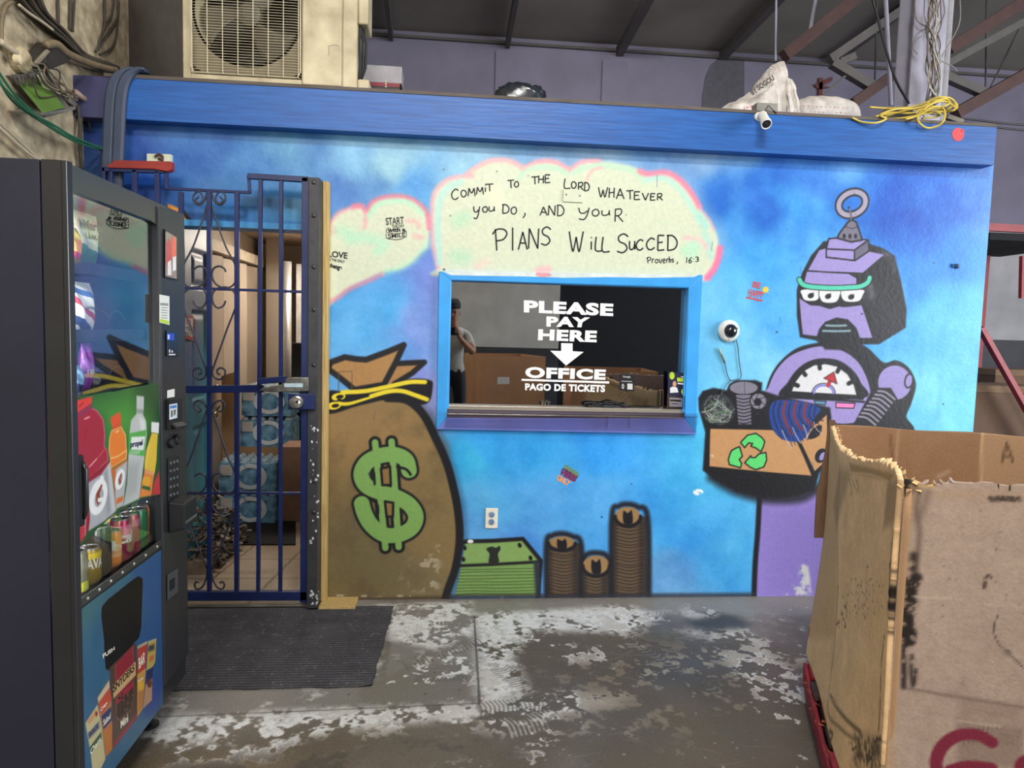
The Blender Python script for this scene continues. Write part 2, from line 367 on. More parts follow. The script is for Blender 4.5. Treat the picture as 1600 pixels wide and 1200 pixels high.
# clouds
CL1 = [(505,350),(514.6,348),(531,331),(560,322),(573,329),(583,316),(604,309),(633,309),(654,319),(666,332),(671,355),(668,384),(658,394),(644,409),(625,420),(600,425),(573,437),(546,450),(527,464),(505,476)]
CL2 = [(683,417),(676,381),(674,339),(676,305),(689,287),(708,277),(730,272),(745,261),(768,252),(795,252),(817,262),(840,254),(867,254),(889,265),(909,254),(936,252),(963,255),(990,261),(1014,273),(1041,271),(1062,282),(1080,302),(1091,322),(1108,343),(1120,366),(1123,390),(1117,417),(1105,433),(1090,440),(900,436),(690,432)]
CREAM = (206, 213, 188)
st(CL2[8:26], 0.09, (150,180,210), 0.05, 0.45); st(CL1[3:12], 0.07, (120,175,215), 0.04, 0.4)
f(CL1, CREAM, 0.012, smooth=True); f(CL2, CREAM, 0.014, smooth=True)
PINK = (232, 140, 158); GRN = (172, 222, 190)
for pts, wd, c, s_, a in [
    (CL1[1:4],0.02,PINK,.014,.6),([(553,322),(566,322),(573,330),(583,316),(604,308),(633,308),(655,319),(668,336),(671,356)],.026,(222,120,140),.012,.85),([(572,330),(571,345),(570,355)],.018,PINK,.012,.6),
    ([(577,336),(590,320),(612,314),(640,317),(660,333)],.026,GRN,.014,.8),([(505,476),(527,466),(546,452),(573,440),(598,428)],.022,(226,132,150),.014,.75),([(600,425),(625,419),(646,407),(660,392),(668,380)],.028,GRN,.02,.6),
    ([(548,374),(575,372),(600,382),(590,392)],.05,GRN,.03,.75),([(530,360),(545,365)],.06,GRN,.03,.65),([(636,345),(650,347),(655,355)],.018,PINK,.015,.5),([(648,368),(658,372)],.02,PINK,.015,.5),([(515,352),(520,362)],.03,PINK,.02,.35),
    ([(677,385),(674,345),(677,306),(690,287),(710,277),(738,275)],.022,(226,160,172),.013,.75),([(684,418),(677,388)],.02,(220,150,168),.012,.7),([(686,410),(684,360),(686,318),(698,296),(720,284)],.03,(160,218,215),.018,.65),
    ([(730,272),(745,261),(768,251),(795,251),(818,262)],.024,(240,172,170),.013,.85),([(818,264),(840,253),(867,253),(890,266)],.024,(240,160,165),.013,.85),([(892,264),(909,253),(936,251)],.022,(238,160,170),.013,.8),
    ([(812,277),(822,266),(845,261),(868,263),(885,270)],.026,GRN,.015,.65),([(895,270),(915,262),(945,259),(975,263),(996,272),(1005,284)],.026,GRN,.016,.65),([(917,281),(925,266),(940,262)],.014,(236,165,170),.01,.7),
    ([(1000,268),(1014,272),(1041,270),(1062,281),(1080,301),(1092,322)],.03,(240,130,155),.014,.9),([(1010,281),(1036,278),(1056,290),(1072,309),(1084,330)],.026,(165,222,210),.015,.7),([(1092,322),(1108,343),(1115,358)],.014,(236,150,170),.012,.6),
    ([(1125,388),(1122,405),(1116,420),(1105,434)],.036,(235,115,155),.012,.9),([(1092,338),(1102,352)],.045,(150,215,205),.02,.7),([(1100,365),(1108,380),(1110,400)],.03,(150,215,210),.02,.55),([(1070,372),(1092,375),(1104,386)],.02,(240,170,185),.015,.6),
    ([(1072,392),(1085,385),(1080,398)],.06,GRN,.03,.75),([(715,345),(726,340)],.07,(176,214,182),.035,.8),([(712,400),(726,402)],.07,(176,214,182),.035,.8),([(745,418),(760,408)],.03,(240,190,190),.025,.5),([(842,424),(855,422)],.04,(240,160,170),.02,.7),([(770,300),(780,315)],.06,(236,238,200),.04,.5),
    ([(1000,362),(1020,348),(1048,352),(1066,366)],.014,(200,215,190),.012,.5)]: st(pts, wd, c, s_, a)
st([(700,425),(800,428),(900,430),(1010,434),(1090,438)], .02, (214,222,222), .012, .8)
# money bag
BAG = [(500,945),(500,652),(513,645),(543,631),(575,625),(605,622),(632,624),(650,635),(665,653),(679,681),(697,721),(709,764),(716,803),(718,843),(712,886),(700,921),(693,945)]
st(BAG[5:], .075, (30,40,60), .03, .5); f(BAG, (130,109,70), .006, smooth=False)
f([(505,640),(600,622),(650,640),(680,700),(600,720),(505,730)], (150,119,76), .12, .8); f([(505,800),(560,790),(640,860),(700,900),(690,940),(505,940)], (108,98,70), .12, .8)
f([(505,760),(640,740),(700,800),(690,850),(560,800)], (124,106,72), .06, .5, noise=NZ)
f([(505,500+140),(700,640),(700,945),(505,945)], (92,78,55), .05, .5, noise=thr(NZ,.5,.7))
st(BAG[5:], .042, K, .006)
FLAP = [(512,576),(517,566),(539,558),(557,561),(572,562),(607,549),(631,539),(618,567),(600,601),(554,609),(532,591)]
f([(618,568),(662,566),(643,583),(616,599),(600,601)], (163,122,74), .004); st([(618,568),(663,566),(644,583),(616,600)], .028, K, .006, smooth=False)
f(FLAP, (168,126,76), .004, smooth=False); st(FLAP+FLAP[:1], .030, K, .006, smooth=False)
f([(513,646),(513,612),(545,612),(600,603),(640,592),(672,594),(676,605),(670,628),(650,632),(620,622),(560,634)], K, .006, smooth=True)
YEL = (226, 205, 52)
for pts in ([(535,613),(571,611),(607,604),(640,597),(664,597)], [(530,630),(545,630),(571,622),(605,612),(628,611),(650,618),(667,624)]): st(pts, .023, YEL, .004)
for cx, cy in ((529,620),(522,634)): f(ell(cx,cy,11,6,-8), YEL, .003); f(ell(cx+2,cy,6,3,-8), K, .003)
st([(529,625),(545,626),(575,618)], .014, K, .004)
st([(529,581),(550,580),(550,608)], .004, (95,78,60), .002, smooth=False); st([(529,581),(529,612)], .004, (95,78,60), .002)
# dollar sign
def Zb(pts): return [(500+x/2.79, 520+y/2.79) for x, y in pts]
Sp = Zb([(388,600),(375,555),(330,532),(265,535),(205,565),(180,615),(200,665),(260,695),(330,715),(390,750),(418,800),(400,850),(345,880),(280,880),(225,840),(195,790),(182,745)])
DG = (122, 164, 88)
bars = [Zb([(240,478),(262,700),(285,938)]), Zb([(312,474),(328,700),(343,934)])]
st(Sp, .108, K, .006)
for b_ in bars: st(b_, .066, K, .005, smooth=False)
st(Sp, .082, DG, .004)
for b_ in bars: st(b_, .034, DG, .003, smooth=False)
for h_ in ([(266,592),(305,583),(309,664),(272,664)], [(283,735),(319,741),(318,801),(290,801)]): f(Zb(h_), (137,108,66), .003); st(Zb(h_+h_[:1]), .013, K, .003, smooth=False)
st(Zb([(337,585),(375,595),(395,618)]), .014, K, .003); st(Zb([(222,725),(250,750),(254,785)]), .012, K, .003); st(Zb([(236,612),(238,660)]), .012, K, .003)
# stack of notes
f([(711,932),(721,884),(727,848),(816,842),(842,876),(838,932)], (118,152,84), .003)
f([(722,880),(728,848),(816,844),(838,876)], (128,162,92), .003)
st([(722,849),(728,846),(770,845),(817,842),(845,876),(841,932)], .022, K, .006, smooth=False); st([(718,884),(770,882),(840,878)], .016, K, .005, smooth=False); st([(838,880),(841,932)], .028, (40,48,60), .012)
for i in range(9): y = 889+i*4.9; st([(716-i*.6,y+1),(745,y+rng.uniform(-1,1)),(780,y+rng.uniform(-1,1)),(836,y-1)], .004, (42,58,34), .003, .8)
f([(762,856),(769,854),(775,856),(780,853),(782,858),(778,866),(779,879),(764,880),(765,866),(760,859)], (30,36,32), .004, smooth=True)
for cx, cy in ((812,852),(829,872),(726,856),(724,874)): f(ell(cx,cy,3,4,-20), K, .003)
# coin stacks
for (x0,x1,cx,cy,rx,ry,yb) in ((855,907,878,849,21,11,932),(909,953,931.5,884,21,16,932),(957,1011,981,807,20,15,931)):
    f([(x0,cy),(x1,cy),(x1+1,yb),(x0,yb)], (62,52,46), .008); f([(x0+7,cy),(x1-14,cy),(x1-14,yb),(x0+7,yb)], (98,80,60), .02, .75)
    for i in range(int((yb-cy)/5.2)):
        y = cy+12+i*5.2+rng.uniform(-1,1); st([(x0+5,y-3),((x0+x1)/2,y+1.5),(x1-6,y-2.5)], .006, (32,27,26), .004, .85)
        st([(x0+9,y-1),((x0+x1)/2,y+3),(x1-12,y-0.5)], .003, (140,116,88), .003, .45)
    st([(x0-1,yb),(x0-1,cy),(cx-rx*.7,cy-ry-1),(cx,cy-ry-4),(cx+rx*.75,cy-ry),(x1+1,cy+2),(x1+3,yb)], .030, (26,26,32), .014, .95)
    f(ell(cx,cy,rx,ry), (150,118,78), .004); st(ell(cx,cy,rx,ry,0,0,180), .02, K, .006, smooth=False); f([(cx-7,cy-ry*.55),(cx,cy-ry*.35),(cx+6,cy-ry*.6),(cx+7,cy+ry*.7),(cx-6,cy+ry*.7)], K, .005, smooth=True)
# robot : body, gauge, arm
f([(1176,932),(1183,770),(1290,760),(1420,660),(1428,700),(1425,932)], (140,122,196), .006); f([(1200,800),(1290,780),(1290,930),(1195,930)], (128,112,186), .06, .6); st([(1187,770),(1184,830),(1180,880),(1178,935)], .030, K, .008)
f([(1243,930),(1247,905),(1248,888),(1255,880),(1263,886),(1266,905),(1268,930)], (196,196,198), .012, noise=thr(NF,.30,.45)); f([(1228,930),(1238,915),(1246,912),(1250,930)], (190,190,196), .012, .8, noise=thr(NF,.42,.52))
f([(1193,640),(1197,608),(1208,580),(1226,558),(1250,542),(1285,535),(1312,536),(1350,540),(1380,566),(1400,563),(1420,575),(1431,600),(1424,630),(1416,650),(1412,680),(1193,680)], K, .006, smooth=True)
f([(1196,616),(1200,606),(1212,580),(1232,558),(1258,546),(1285,541),(1312,546),(1337,562),(1352,585),(1360,612),(1358,634),(1346,657),(1300,660),(1250,630)], LAV, .004, smooth=True)
f([(1224,622),(1232,596),(1248,575),(1268,563),(1290,560),(1312,564),(1332,578),(1345,598),(1349,622)], K, .005, smooth=True)
f([(1237,612),(1243,597),(1256,580),(1272,571),(1290,569),(1308,573),(1324,585),(1334,602),(1338,617)], (214,214,218), .004)
st([(1233,614),(1290,618),(1347,622)], .022, K, .004)
f([(1228,622),(1290,626),(1349,630),(1346,655),(1296,655)], LAV, .004); st([(1226,620),(1290,624),(1350,628)], .012, K, .004)
st(ell(1287,614,15,12,0,180,360), .013, (128,128,205), .003, smooth=False); st(ell(1287,614,18,15,0,180,360), .005, K, .002, smooth=False)
for a_ in (200, 228, 262, 300, 335):
    x = 1287+math.cos(math.radians(a_))*43; y = 617+math.sin(math.radians(a_))*42; x2 = 1287+math.cos(math.radians(a_))*52; y2 = 617+math.sin(math.radians(a_))*52; st([(x,y),(x2,y2)], .024, K, .005)
st([(1294,602),(1299,590)], .022, (178,40,48), .003); f([(1287,591),(1303,581),(1308,600)], (178,40,48), .003); st([(1287,591),(1303,581),(1308,600),(1287,591)], .004, K, .002, smooth=False)
f([(1306,629),(1336,630),(1334,638),(1306,637)], (235,128,190), .003); st([(1306,629),(1336,630),(1334,638),(1306,637),(1306,629)], .006, K, .002, smooth=False); f([(1272,626),(1291,627),(1289,633),(1274,631)], (88,140,168), .003); st([(1272,626),(1291,627),(1289,633),(1274,631),(1272,626)], .005, K, .002, smooth=False)
f(ell(1398,598,27,28), LAV, .004); st(ell(1398,598,28,29), .014, K, .004, smooth=False, closed=True); st(ell(1420,595,6,11,10), .010, K, .003, smooth=False, closed=True); f(ell(1421,595,4,9,10), LAV, .003)
f([(1364,606),(1392,606),(1412,640),(1392,662),(1334,662)], K, .005)
for i in range(8):
    t = i/7; cx = 1386-t*30; cy = 616+t*40; st([(cx-14,cy-5),(cx-2,cy-3),(cx+12,cy+8)], .011, (140,134,152), .003)
# tray of scrap
f([(1092,640),(1091,622),(1098,611),(1115,606),(1135,610),(1140,600),(1150,595),(1180,594),(1191,598),(1190,610),(1215,618),(1297,637),(1299,652),(1292,720),(1280,740),(1272,766),(1245,776),(1215,779),(1190,778),(1150,768),(1114,748),(1098,735),(1102,675)], K, .008)
st([(1112,746),(1150,767),(1197,779),(1250,778),(1278,762)], .05, (26,26,32), .03, .9)
TAN = (190, 143, 96)
f([(1110,670),(1206,672),(1247,687),(1270,744),(1197,738),(1106,730)], TAN, .003); f([(1292,648),(1249,686),(1253,694),(1273,736),(1293,718)], TAN, .003); st([(1246,686),(1258,712),(1271,743)], .02, K, .004, smooth=False)
st([(1108,671),(1107,730),(1197,739),(1270,745)], .012, K, .003, smooth=False)
f([(1262,684),(1272,668),(1284,665),(1280,680),(1268,686)], K, .003, smooth=True); f(ell(1283,712,9,12,30), K, .003); f(ell(1285,713,4,7,30), (150,140,200), .003)
f(ell(1122,640,27,24,20), (38,40,44), .005)
for i in range(46):
    a_ = rng.uniform(0, 6.28); r_ = rng.uniform(.4, 1); p0 = (1122+27*r_*math.cos(a_), 640+24*r_*math.sin(a_)); a2 = a_+rng.uniform(.7, 2.2); p1 = (1122+27*r_*math.cos(a2), 640+24*r_*math.sin(a2)); mid = ((p0[0]+p1[0])/2+rng.uniform(-9,9), (p0[1]+p1[1])/2+rng.uniform(-9,9))
    st([p0, mid, p1], .0042, [(120,125,128),(150,155,150),(95,135,92),(180,182,176),(80,84,90)][i % 5], .002, .8)
f(ell(1162,606,23,11), (124,120,136), .003); st(ell(1162,606,23,11), .008, K, .003, smooth=False, closed=True); st([(1163,596),(1164,617)], .003, (60,60,70), .002)
f([(1150,617),(1173,617),(1174,663),(1153,663)], (118,114,130), .003)
for i in range(8): st([(1150,621+i*5.4),(1162,624+i*5.4),(1174,621+i*5.4)], .006, K, .002)
st([(1149,616),(1153,664)], .006, K, .002); st([(1174,616),(1175,664)], .006, K, .002)
f(ell(1185,627,13,13), (128,124,138), .003); st(ell(1185,627,13,13), .007, K, .002, smooth=False, closed=True); f(ell(1184,628,6,6), K, .003)
for a_ in range(0, 360, 60): st([(1184+6*math.cos(a_*.01745),628+6*math.sin(a_*.01745)),(1185+12*math.cos((a_+30)*.01745),627+12*math.sin((a_+30)*.01745))], .0035, K, .002)
f([(1202,640),(1212,626),(1240,626),(1270,632),(1282,640),(1272,655),(1262,678),(1248,690),(1222,686),(1206,668)], (28,62,138), .004, smooth=True)
for i in range(9):
    x = 1208+i*8; st([(x+4,627+i*.6),(x,645+i*.4),(x+6,668-i*1.6),(x+14,686-i*3.6)], .015 if i in (2,4,6) else .006, (122,46,50) if i in (2,4,6) else (18,24,52), .003)
for i in range(11): x = 1222+i*5.5; st([(x,672-i*1.4),(x+5,684-i*1.4),(x+9+rng.uniform(-3,6),700-i*2.5)], .004, (24,34,66) if i % 3 else (180,180,190), .002)
RG = (92, 208, 112)
for P_ in ([(1157,691.5),(1168,680),(1181,677),(1190.5,683.5),(1195,690),(1193,697),(1189,706),(1181,700),(1173,697),(1176,693),(1170,692),(1163.5,699.5)], [(1155.6,698),(1150,700),(1143,704),(1140,711),(1138,718.5),(1139.7,726),(1150,729),(1157,731),(1159,724),(1155,718),(1160,713)], [(1196.7,707),(1198,718.5),(1193.6,729.5),(1181,734),(1172,730),(1163.5,723),(1169,717),(1173,712),(1174,715),(1180,715),(1186,709)]):
    f(P_, RG, .003); st(P_+P_[:1], .008, K, .002, smooth=False)
# robot : head
f([(1287,377),(1267,400),(1253,427),(1245,453),(1245,493),(1250,527),(1280,533),(1313,538),(1373,538),(1415,512),(1416.5,483),(1408,440),(1398,400),(1380,388),(1358,381),(1320,374)], K, .006)
f([(1340,420),(1375,398),(1396,410),(1404,445),(1380,480),(1352,470)], (92,90,104), .05, .7, noise=thr(NZ,.3,.6)); st([(1376,396),(1390,400),(1398,420)], .03, (120,118,134), .025, .7, noise=NF); st([(1360,440),(1362,462)], .03, (150,150,160), .02, .6, noise=NF); f([(1360,490),(1410,480),(1408,515),(1375,530)], (55,52,68), .03, .6, noise=NF)
f([(1262,423),(1280,391),(1291,388),(1291,401),(1335,407),(1358,393),(1381,398),(1347,427)], LAV, .003); f([(1256,444),(1261,424),(1326,428),(1338,435),(1338,449),(1290,446)], LAV, .003); st([(1260,423),(1290,425),(1346,427)], .008, K, .002, smooth=False)
f([(1291,389),(1295,373),(1314,371),(1357,375),(1335,391)], LAV, .003); f([(1291,389),(1335,391),(1335,407),(1291,402)], LAV, .003); f([(1335,391),(1358,376),(1358,392),(1336,407)], (98,94,116), .004)
for P_ in ([(1291,389),(1335,391),(1335,407),(1291,402),(1291,389),(1295,373),(1314,371),(1357,375),(1335,391)], [(1357,375),(1358,392),(1336,407)]): st(P_, .009, K, .002, smooth=False)
f([(1325,347),(1331,343),(1338,347),(1343,362),(1347,375),(1330,378),(1308,372),(1312,364)], (112,108,126), .004); st([(1325,347),(1331,343),(1338,347),(1343,362),(1347,375),(1330,378),(1308,372),(1312,364),(1325,347)], .010, K, .004, smooth=False); st([(1322,354),(1331,357),(1340,354)], .004, K, .002)
for cx in (1319, 1328, 1337): f(ell(cx,369,2.6,4), K, .003)
st(ell(1331.5,318,22,17,-28), .046, K, .004, smooth=False, closed=True); st(ell(1331.5,318,22,17,-28), .027, (158,150,170), .003, smooth=False, closed=True); st([(1330,343),(1329,333),(1326,324)], .010, K, .003); st([(1330,343),(1329,333),(1327,326)], .004, (160,152,170), .002)
f([(1252,451),(1300,452),(1348,453),(1346,466),(1335,473),(1320,476),(1310,473),(1296,478),(1281,474),(1266,474),(1256,466)], K, .006, smooth=True)
for cx, rx, ry in ((1267,14,12),(1296,16,14),(1331,17,13)): f([(cx-rx,453),(cx+rx,453),(cx+rx,461),(cx+rx*.6,453+ry*1.35),(cx-rx*.6,453+ry*1.35),(cx-rx,461)], (216,218,220), .003, smooth=True)
for cx, cy in ((1267,462),(1294,463),(1330,464)): f(ell(cx,cy,5,4,-25), K, .003); st([(cx+4,cy-4),(cx-1,cy)], .006, K, .002)
for x in (1279.5, 1313.5): st([(x,453),(x,470)], .004, K, .002)
st([(1249,437),(1254,444),(1267,448),(1300,450),(1330,449),(1346,447),(1356,441),(1359,434)], .033, K, .003); st([(1249,437),(1254,444),(1267,448),(1300,450),(1330,449),(1346,447),(1356,441),(1359,434)], .024, (78,196,168), .003)
f([(1249,466),(1258,472),(1266,477),(1281,478),(1296,483),(1310,479),(1320,480),(1346,477),(1354,500),(1363,528),(1344,528),(1338,512),(1325,499),(1307,496),(1289,503),(1280,514),(1276,526),(1254,524)], LAV, .003)
st([(1247,460),(1249,495),(1253,524),(1276,527)], .012, K, .004, smooth=False)
for y, x0, x1 in ((508.5,1291,1322),(517,1286,1328)): st([(x0,y),((x0+x1)/2,y+.5),(x1,y)], .011, (150,190,200), .006, .9)
f([(1276,533),(1300,528),(1345,530),(1350,548),(1290,546)], K, .008)
# orange paint behind the gate, drips and chips, dirt along the floor
f([(262,318),(283,327),(301,352),(262,352)], (232,150,58), .004); st([(283,326),(302,353)], .02, K, .005)
for (x,y,s_) in ((1091,769,5),(735,846,3),(786,934,3),(1112,713,2),(690,450,2),(700,330,1.5)): f(ell(x,y,s_*1.6,s_), (235,238,236), .004, noise=thr(NF,.35,.5))
for i in range(60):
    x = rng.uniform(520,1520); y = rng.uniform(220,930); a_ = rng.uniform(.5, 2.2)
    if rng.random() < .8: f(ell(x,y,a_,a_*.8), (40,60,90), .003, .8)
    else: st([(x,y),(x+rng.uniform(-3,3),y+rng.uniform(6,22))], .003, (40,80,120), .003, .6)
f([(700,940),(1180,936),(1180,926),(700,929)], (45,42,50), .012, .75); f([(500,946),(700,940),(700,931),(500,936)], (50,42,34), .012, .6)
st([(513,930),(560,931),(640,931)], .012, (205,200,185), .005, .6, noise=thr(NF,.5,.58)); f([(650,860),(690,850),(685,925),(620,920)], (196,188,170), .03, .55, noise=thr(NF,.56,.64))
# bluish dirt on door head and trims
f([(375,302),(482,302),(482,330),(372,330)], (38,92,140), .02, .6); f([(440,312),(473,312),(473,346),(440,346)], (90,160,205), .008, .7); f([(402,318),(425,318),(425,345),(402,345)], (70,135,190), .02, .6)
# ------------------------------------------------------------------ setting: wall with mural, fascia, rooms, ceiling, floor
WT = 0.12
side = MB()
def wseg(x0, x1, z0, z1): side.box2((x0, D+0.002, z0), (x1, D+WT, z1))
wseg(XL, DX0, 0, DZ1); wseg(XL, XR, max(DZ1, GZ1), ZT); wseg(DX1, GX0, 0, max(DZ1, GZ1)); wseg(GX0, XR, 0, GZ0); wseg(GX1, XR, GZ0, max(DZ1, GZ1)); wseg(DX0, DX1, DZ1, max(DZ1, GZ1)+.001)
if GZ1 < DZ1: wseg(GX0, GX1, GZ1, DZ1)
else: wseg(DX0, DX1, DZ1, GZ1)
M_mural = paint_mat('mural_paint', rough=0.42, bump=0.25, scale=55, spec=0.45, var=0.05)
M_bluewood = mat('blue_painted_board', (26, 92, 168), 0.45, var=0.07, scale=9, bump=0.15, rgb2=(22, 78, 150), stretch=(0.6, 6, 9))
wall = cv.mesh('wall_front', lambda u, v: (u, np.full_like(u, D), v), [M_mural, mat('raw_wall_edge', (70, 120, 190), 0.7)], keep=lambda u, v: ~(((u > DX0) & (u < DX1) & (v < DZ1)) | ((u > GX0) & (u < GX1) & (v > GZ0) & (v < GZ1))), extra=side)
tag(wall, 'bright blue office wall with hand painted mural of clouds, money bag and purple robot', 'wall', kind='structure')
# handwriting on the cloud: marker strokes lying on the paint
FONT = {'C':[[(.95,.85),(.6,1),(.2,.75),(.05,.4),(.25,.05),(.6,.0),(.95,.2)]],'O':[[(.5,1),(.15,.85),(.05,.45),(.25,.05),(.6,0),(.92,.3),(.9,.75),(.5,1)]],'M':[[(.0,0),(.12,1)],[(.12,1),(.5,.4),(.85,1)],[(.85,1),(1,0)]],
 'I':[[(.5,0),(.5,1)]],'i':[[(.45,0),(.5,.62)],[(.5,.88),(.56,.96)]],'T':[[(0,.95),(1,1)],[(.5,.97),(.55,0)]],'H':[[(.08,0),(.12,1)],[(.85,0),(.92,1)],[(.1,.5),(.9,.55)]],'E':[[(.1,0),(.15,1)],[(.15,1),(1,.98)],[(.12,.52),(.8,.55)],[(.1,0),(1,.05)]],
 'L':[[(.15,1),(.05,.05),(1,0)]],'R':[[(.08,0),(.12,1)],[(.1,.95),(.7,1),(.85,.75),(.6,.52),(.12,.45)],[(.4,.47),(1,0)]],'D':[[(.1,0),(.15,1)],[(0,.98),(.6,.95),(.98,.55),(.75,.12),(.1,0)]],'W':[[(0,1),(.2,.05),(.3,0),(.5,.7)],[(.5,.7),(.65,.0),(.75,.02),(1,1)]],
 'A':[[(0,0),(.5,1)],[(.5,1),(1,0)],[(.2,.38),(.8,.36)]],'V':[[(0,1),(.5,0)],[(.5,0),(1,1)]],'N':[[(0,0),(.08,1)],[(.08,1),(.9,0)],[(.9,0),(1,1)]],'P':[[(.3,0),(.2,1)],[(.0,.75),(.3,.98),(.8,.98),(1,.78),(.75,.52),(.25,.45)]],'S':[[(.95,.85),(.6,1),(.2,.85),(.25,.6),(.7,.45),(.85,.2),(.5,.0),(.05,.08)]],
 'U':[[(.0,1),(.05,.2),(.4,0),(.8,.25),(.95,1)],[(.95,1),(1,0)]],'y':[[(.05,1),(.15,.62),(.5,.55),(.8,.75)],[(.95,1),(.75,.35),(.45,.02),(.05,.1)]],'o':[[(.5,1),(.1,.7),(.15,.15),(.6,0),(.95,.4),(.8,.9),(.5,1)]],'u':[[(.05,1),(.05,.2),(.4,0),(.85,.3),(.95,1)],[(.92,.6),(1,0)]],
 ',':[[(.7,1),(.8,.6),(.1,0)]],'l':[[(.5,0),(.5,1)]],'r':[[(.2,0),(.2,1)],[(.2,.6),(.5,.95),(1,.9)]],'v':[[(0,1),(.5,0),(1,1)]],'e':[[(.1,.5),(.85,.6),(.7,.95),(.25,.9),(.1,.4),(.4,.0),(.95,.2)]],'b':[[(.1,1.7),(.1,0)],[(.1,.5),(.5,.95),(.9,.5),(.5,0),(.1,.15)]],'s':[[(.9,.9),(.3,.95),(.25,.6),(.8,.4),(.6,.0),(.1,.1)]],
 '1':[[(.3,0),(.6,1)]],'6':[[(.9,1),(.25,.6),(.1,.2),(.5,0),(.9,.3),(.5,.5),(.15,.3)]],':':[[(.4,.75),(.5,.85)],[(.4,.1),(.5,.2)]],'3':[[(.1,.9),(.6,1),(.9,.75),(.5,.52)],[(.5,.52),(.95,.3),(.6,.0),(.1,.05)]]}
ink = MB(); YW = D-0.0012
def letters(items, wd):
    for ch, x0, y0, x1, y1 in items:
        for stq in FONT[ch]:
            pp = [(660+(x0+(x1-x0)*a)/3.333, 240+(y1-(y1-y0)*b)/3.333) for a, b in stq]
            pts = catmull(pp, False, 5) if len(pp) > 2 else np.array(pp)
            ink.ribbon([atY(p[0], p[1], YW) for p in pts], wd, (0, -1, 0))
letters([('C',150,185,190,238),('O',200,190,230,225),('M',238,180,275,222),('M',282,175,318,213),('i',322,162,335,200),('T',328,158,370,197),('T',443,138,478,180),('o',478,145,502,174),('T',567,120,603,160),('H',603,114,634,155),('E',636,110,666,152),('L',738,130,772,180),('O',775,146,802,180),('R',810,150,840,192),('D',842,150,870,195),
  ('W',917,175,965,222),('H',970,178,1002,230),('A',1010,182,1050,236),('T',1062,192,1100,238),('E',1100,198,1134,240),('V',1145,205,1178,243),('E',1185,208,1213,243),('R',1222,208,1252,243),
  ('y',265,275,300,340),('o',312,276,340,305),('u',346,275,376,300),('D',415,265,452,312),('o',460,278,492,315),(',',522,308,538,336),('A',612,278,650,322),('N',656,270,692,322),('D',700,268,738,325),('y',812,282,872,345),('o',882,290,922,325),('u',934,295,976,322),('R',1000,288,1045,355)], .0068)
letters([('P',365,393,440,505),('l',462,385,478,505),('A',500,408,546,500),('N',553,390,606,495),('S',615,382,672,476),('W',765,405,838,502),('i',872,432,888,500),('L',900,433,936,506),('L',935,433,976,510),('S',1010,418,1075,516),('u',1078,455,1108,500),('C',1112,448,1152,502),('C',1165,440,1212,500),('E',1222,425,1260,505),('D',1272,425,1328,505)], .0082)
letters([('P',1168,540,1190,572),('r',1194,548,1208,570),('o',1212,550,1228,570),('v',1232,548,1248,570),('e',1252,548,1266,570),('r',1270,548,1282,568),('b',1284,548,1296,566),('s',1298,548,1310,566),(',',1322,562,1332,576),('1',1372,540,1382,570),('6',1386,540,1404,570),(':',1408,542,1416,566),('3',1420,538,1440,562)], .005)
o = ink.build('lettering', mat('black_marker', (24, 24, 28), 0.5), wall, fixn=False); o['label'] = 'black handwritten Bible verse on the painted cloud'
# fascia board
FY = D-0.085
fz0a, fz1a = atY(300, 191.5, FY)[2], atY(300, 127.5, FY)[2]; fz0b, fz1b = atY(1500, 255.2, FY)[2], atY(1500, 195.5, FY)[2]
xa, xb = atY(300, 190, FY)[0], atY(1500, 255, FY)[0]
def fz(x, a, b): return a+(b-a)*(x-xa)/(xb-xa)
fb = MB(); FXR = float(atY(1555, 230, FY)[0])
xcov = float(atY(188, 150, FY)[0]); xs = np.concatenate([np.linspace(XL, xcov, 4), np.linspace(xcov, FXR, 38)[1:]])
ring = [[(x, FY, fz(x, fz0a, fz0b)), (x, FY, fz(x, fz1a, fz1b)), (x, D+0.30, fz(x, fz1a, fz1b)), (x, D+0.30, fz(x, fz0a, fz0b)), (x, FY, fz(x, fz0a, fz0b))] for x in xs]
fb.grid(ring); fb.poly([ring[0][i] for i in range(4)]); fb.poly([ring[-1][i] for i in range(4)])
fb.m = [1 if max(fb.v[i][0] for i in f_) < xcov+.01 else 0 for f_ in fb.f]  # left end of the fascia takes the darker purple
o = fb.build('trim_1', [M_bluewood, mat('dark_purple_board', (62, 62, 98), .7, var=.15, scale=6)], merge=True); tag(o, 'long blue fascia board along the top of the office wall', 'fascia board', kind='structure')
ROOFZ = float(min(fz1a, fz1b))-0.005
M_fur = mat('raw_timber', (92, 84, 78), 0.8, var=.2, scale=8, stretch=(1, 8, 8))
tr = MB(); ring2 = [[(x, FY-.004, fz(x, fz1a, fz1b)), (x, FY-.004, fz(x, fz1a, fz1b)+.016), (x, FY+.05, fz(x, fz1a, fz1b)+.016), (x, FY+.05, fz(x, fz1a, fz1b)), (x, FY-.004, fz(x, fz1a, fz1b))] for x in xs[2:]]
tr.grid(ring2); o = tr.build('trim_2', M_fur, merge=True); tag(o, 'thin bare timber edge on top of the blue fascia', 'trim', kind='structure')
rf = MB(); rf.box2((XL, D+.31, ROOFZ-.1), (XR, D+3.4, ROOFZ)); o = rf.build('ceiling_office', mat('roof_board', (90, 84, 78), .9)); tag(o, 'flat board roof of the office behind the fascia', 'roof', kind='structure')
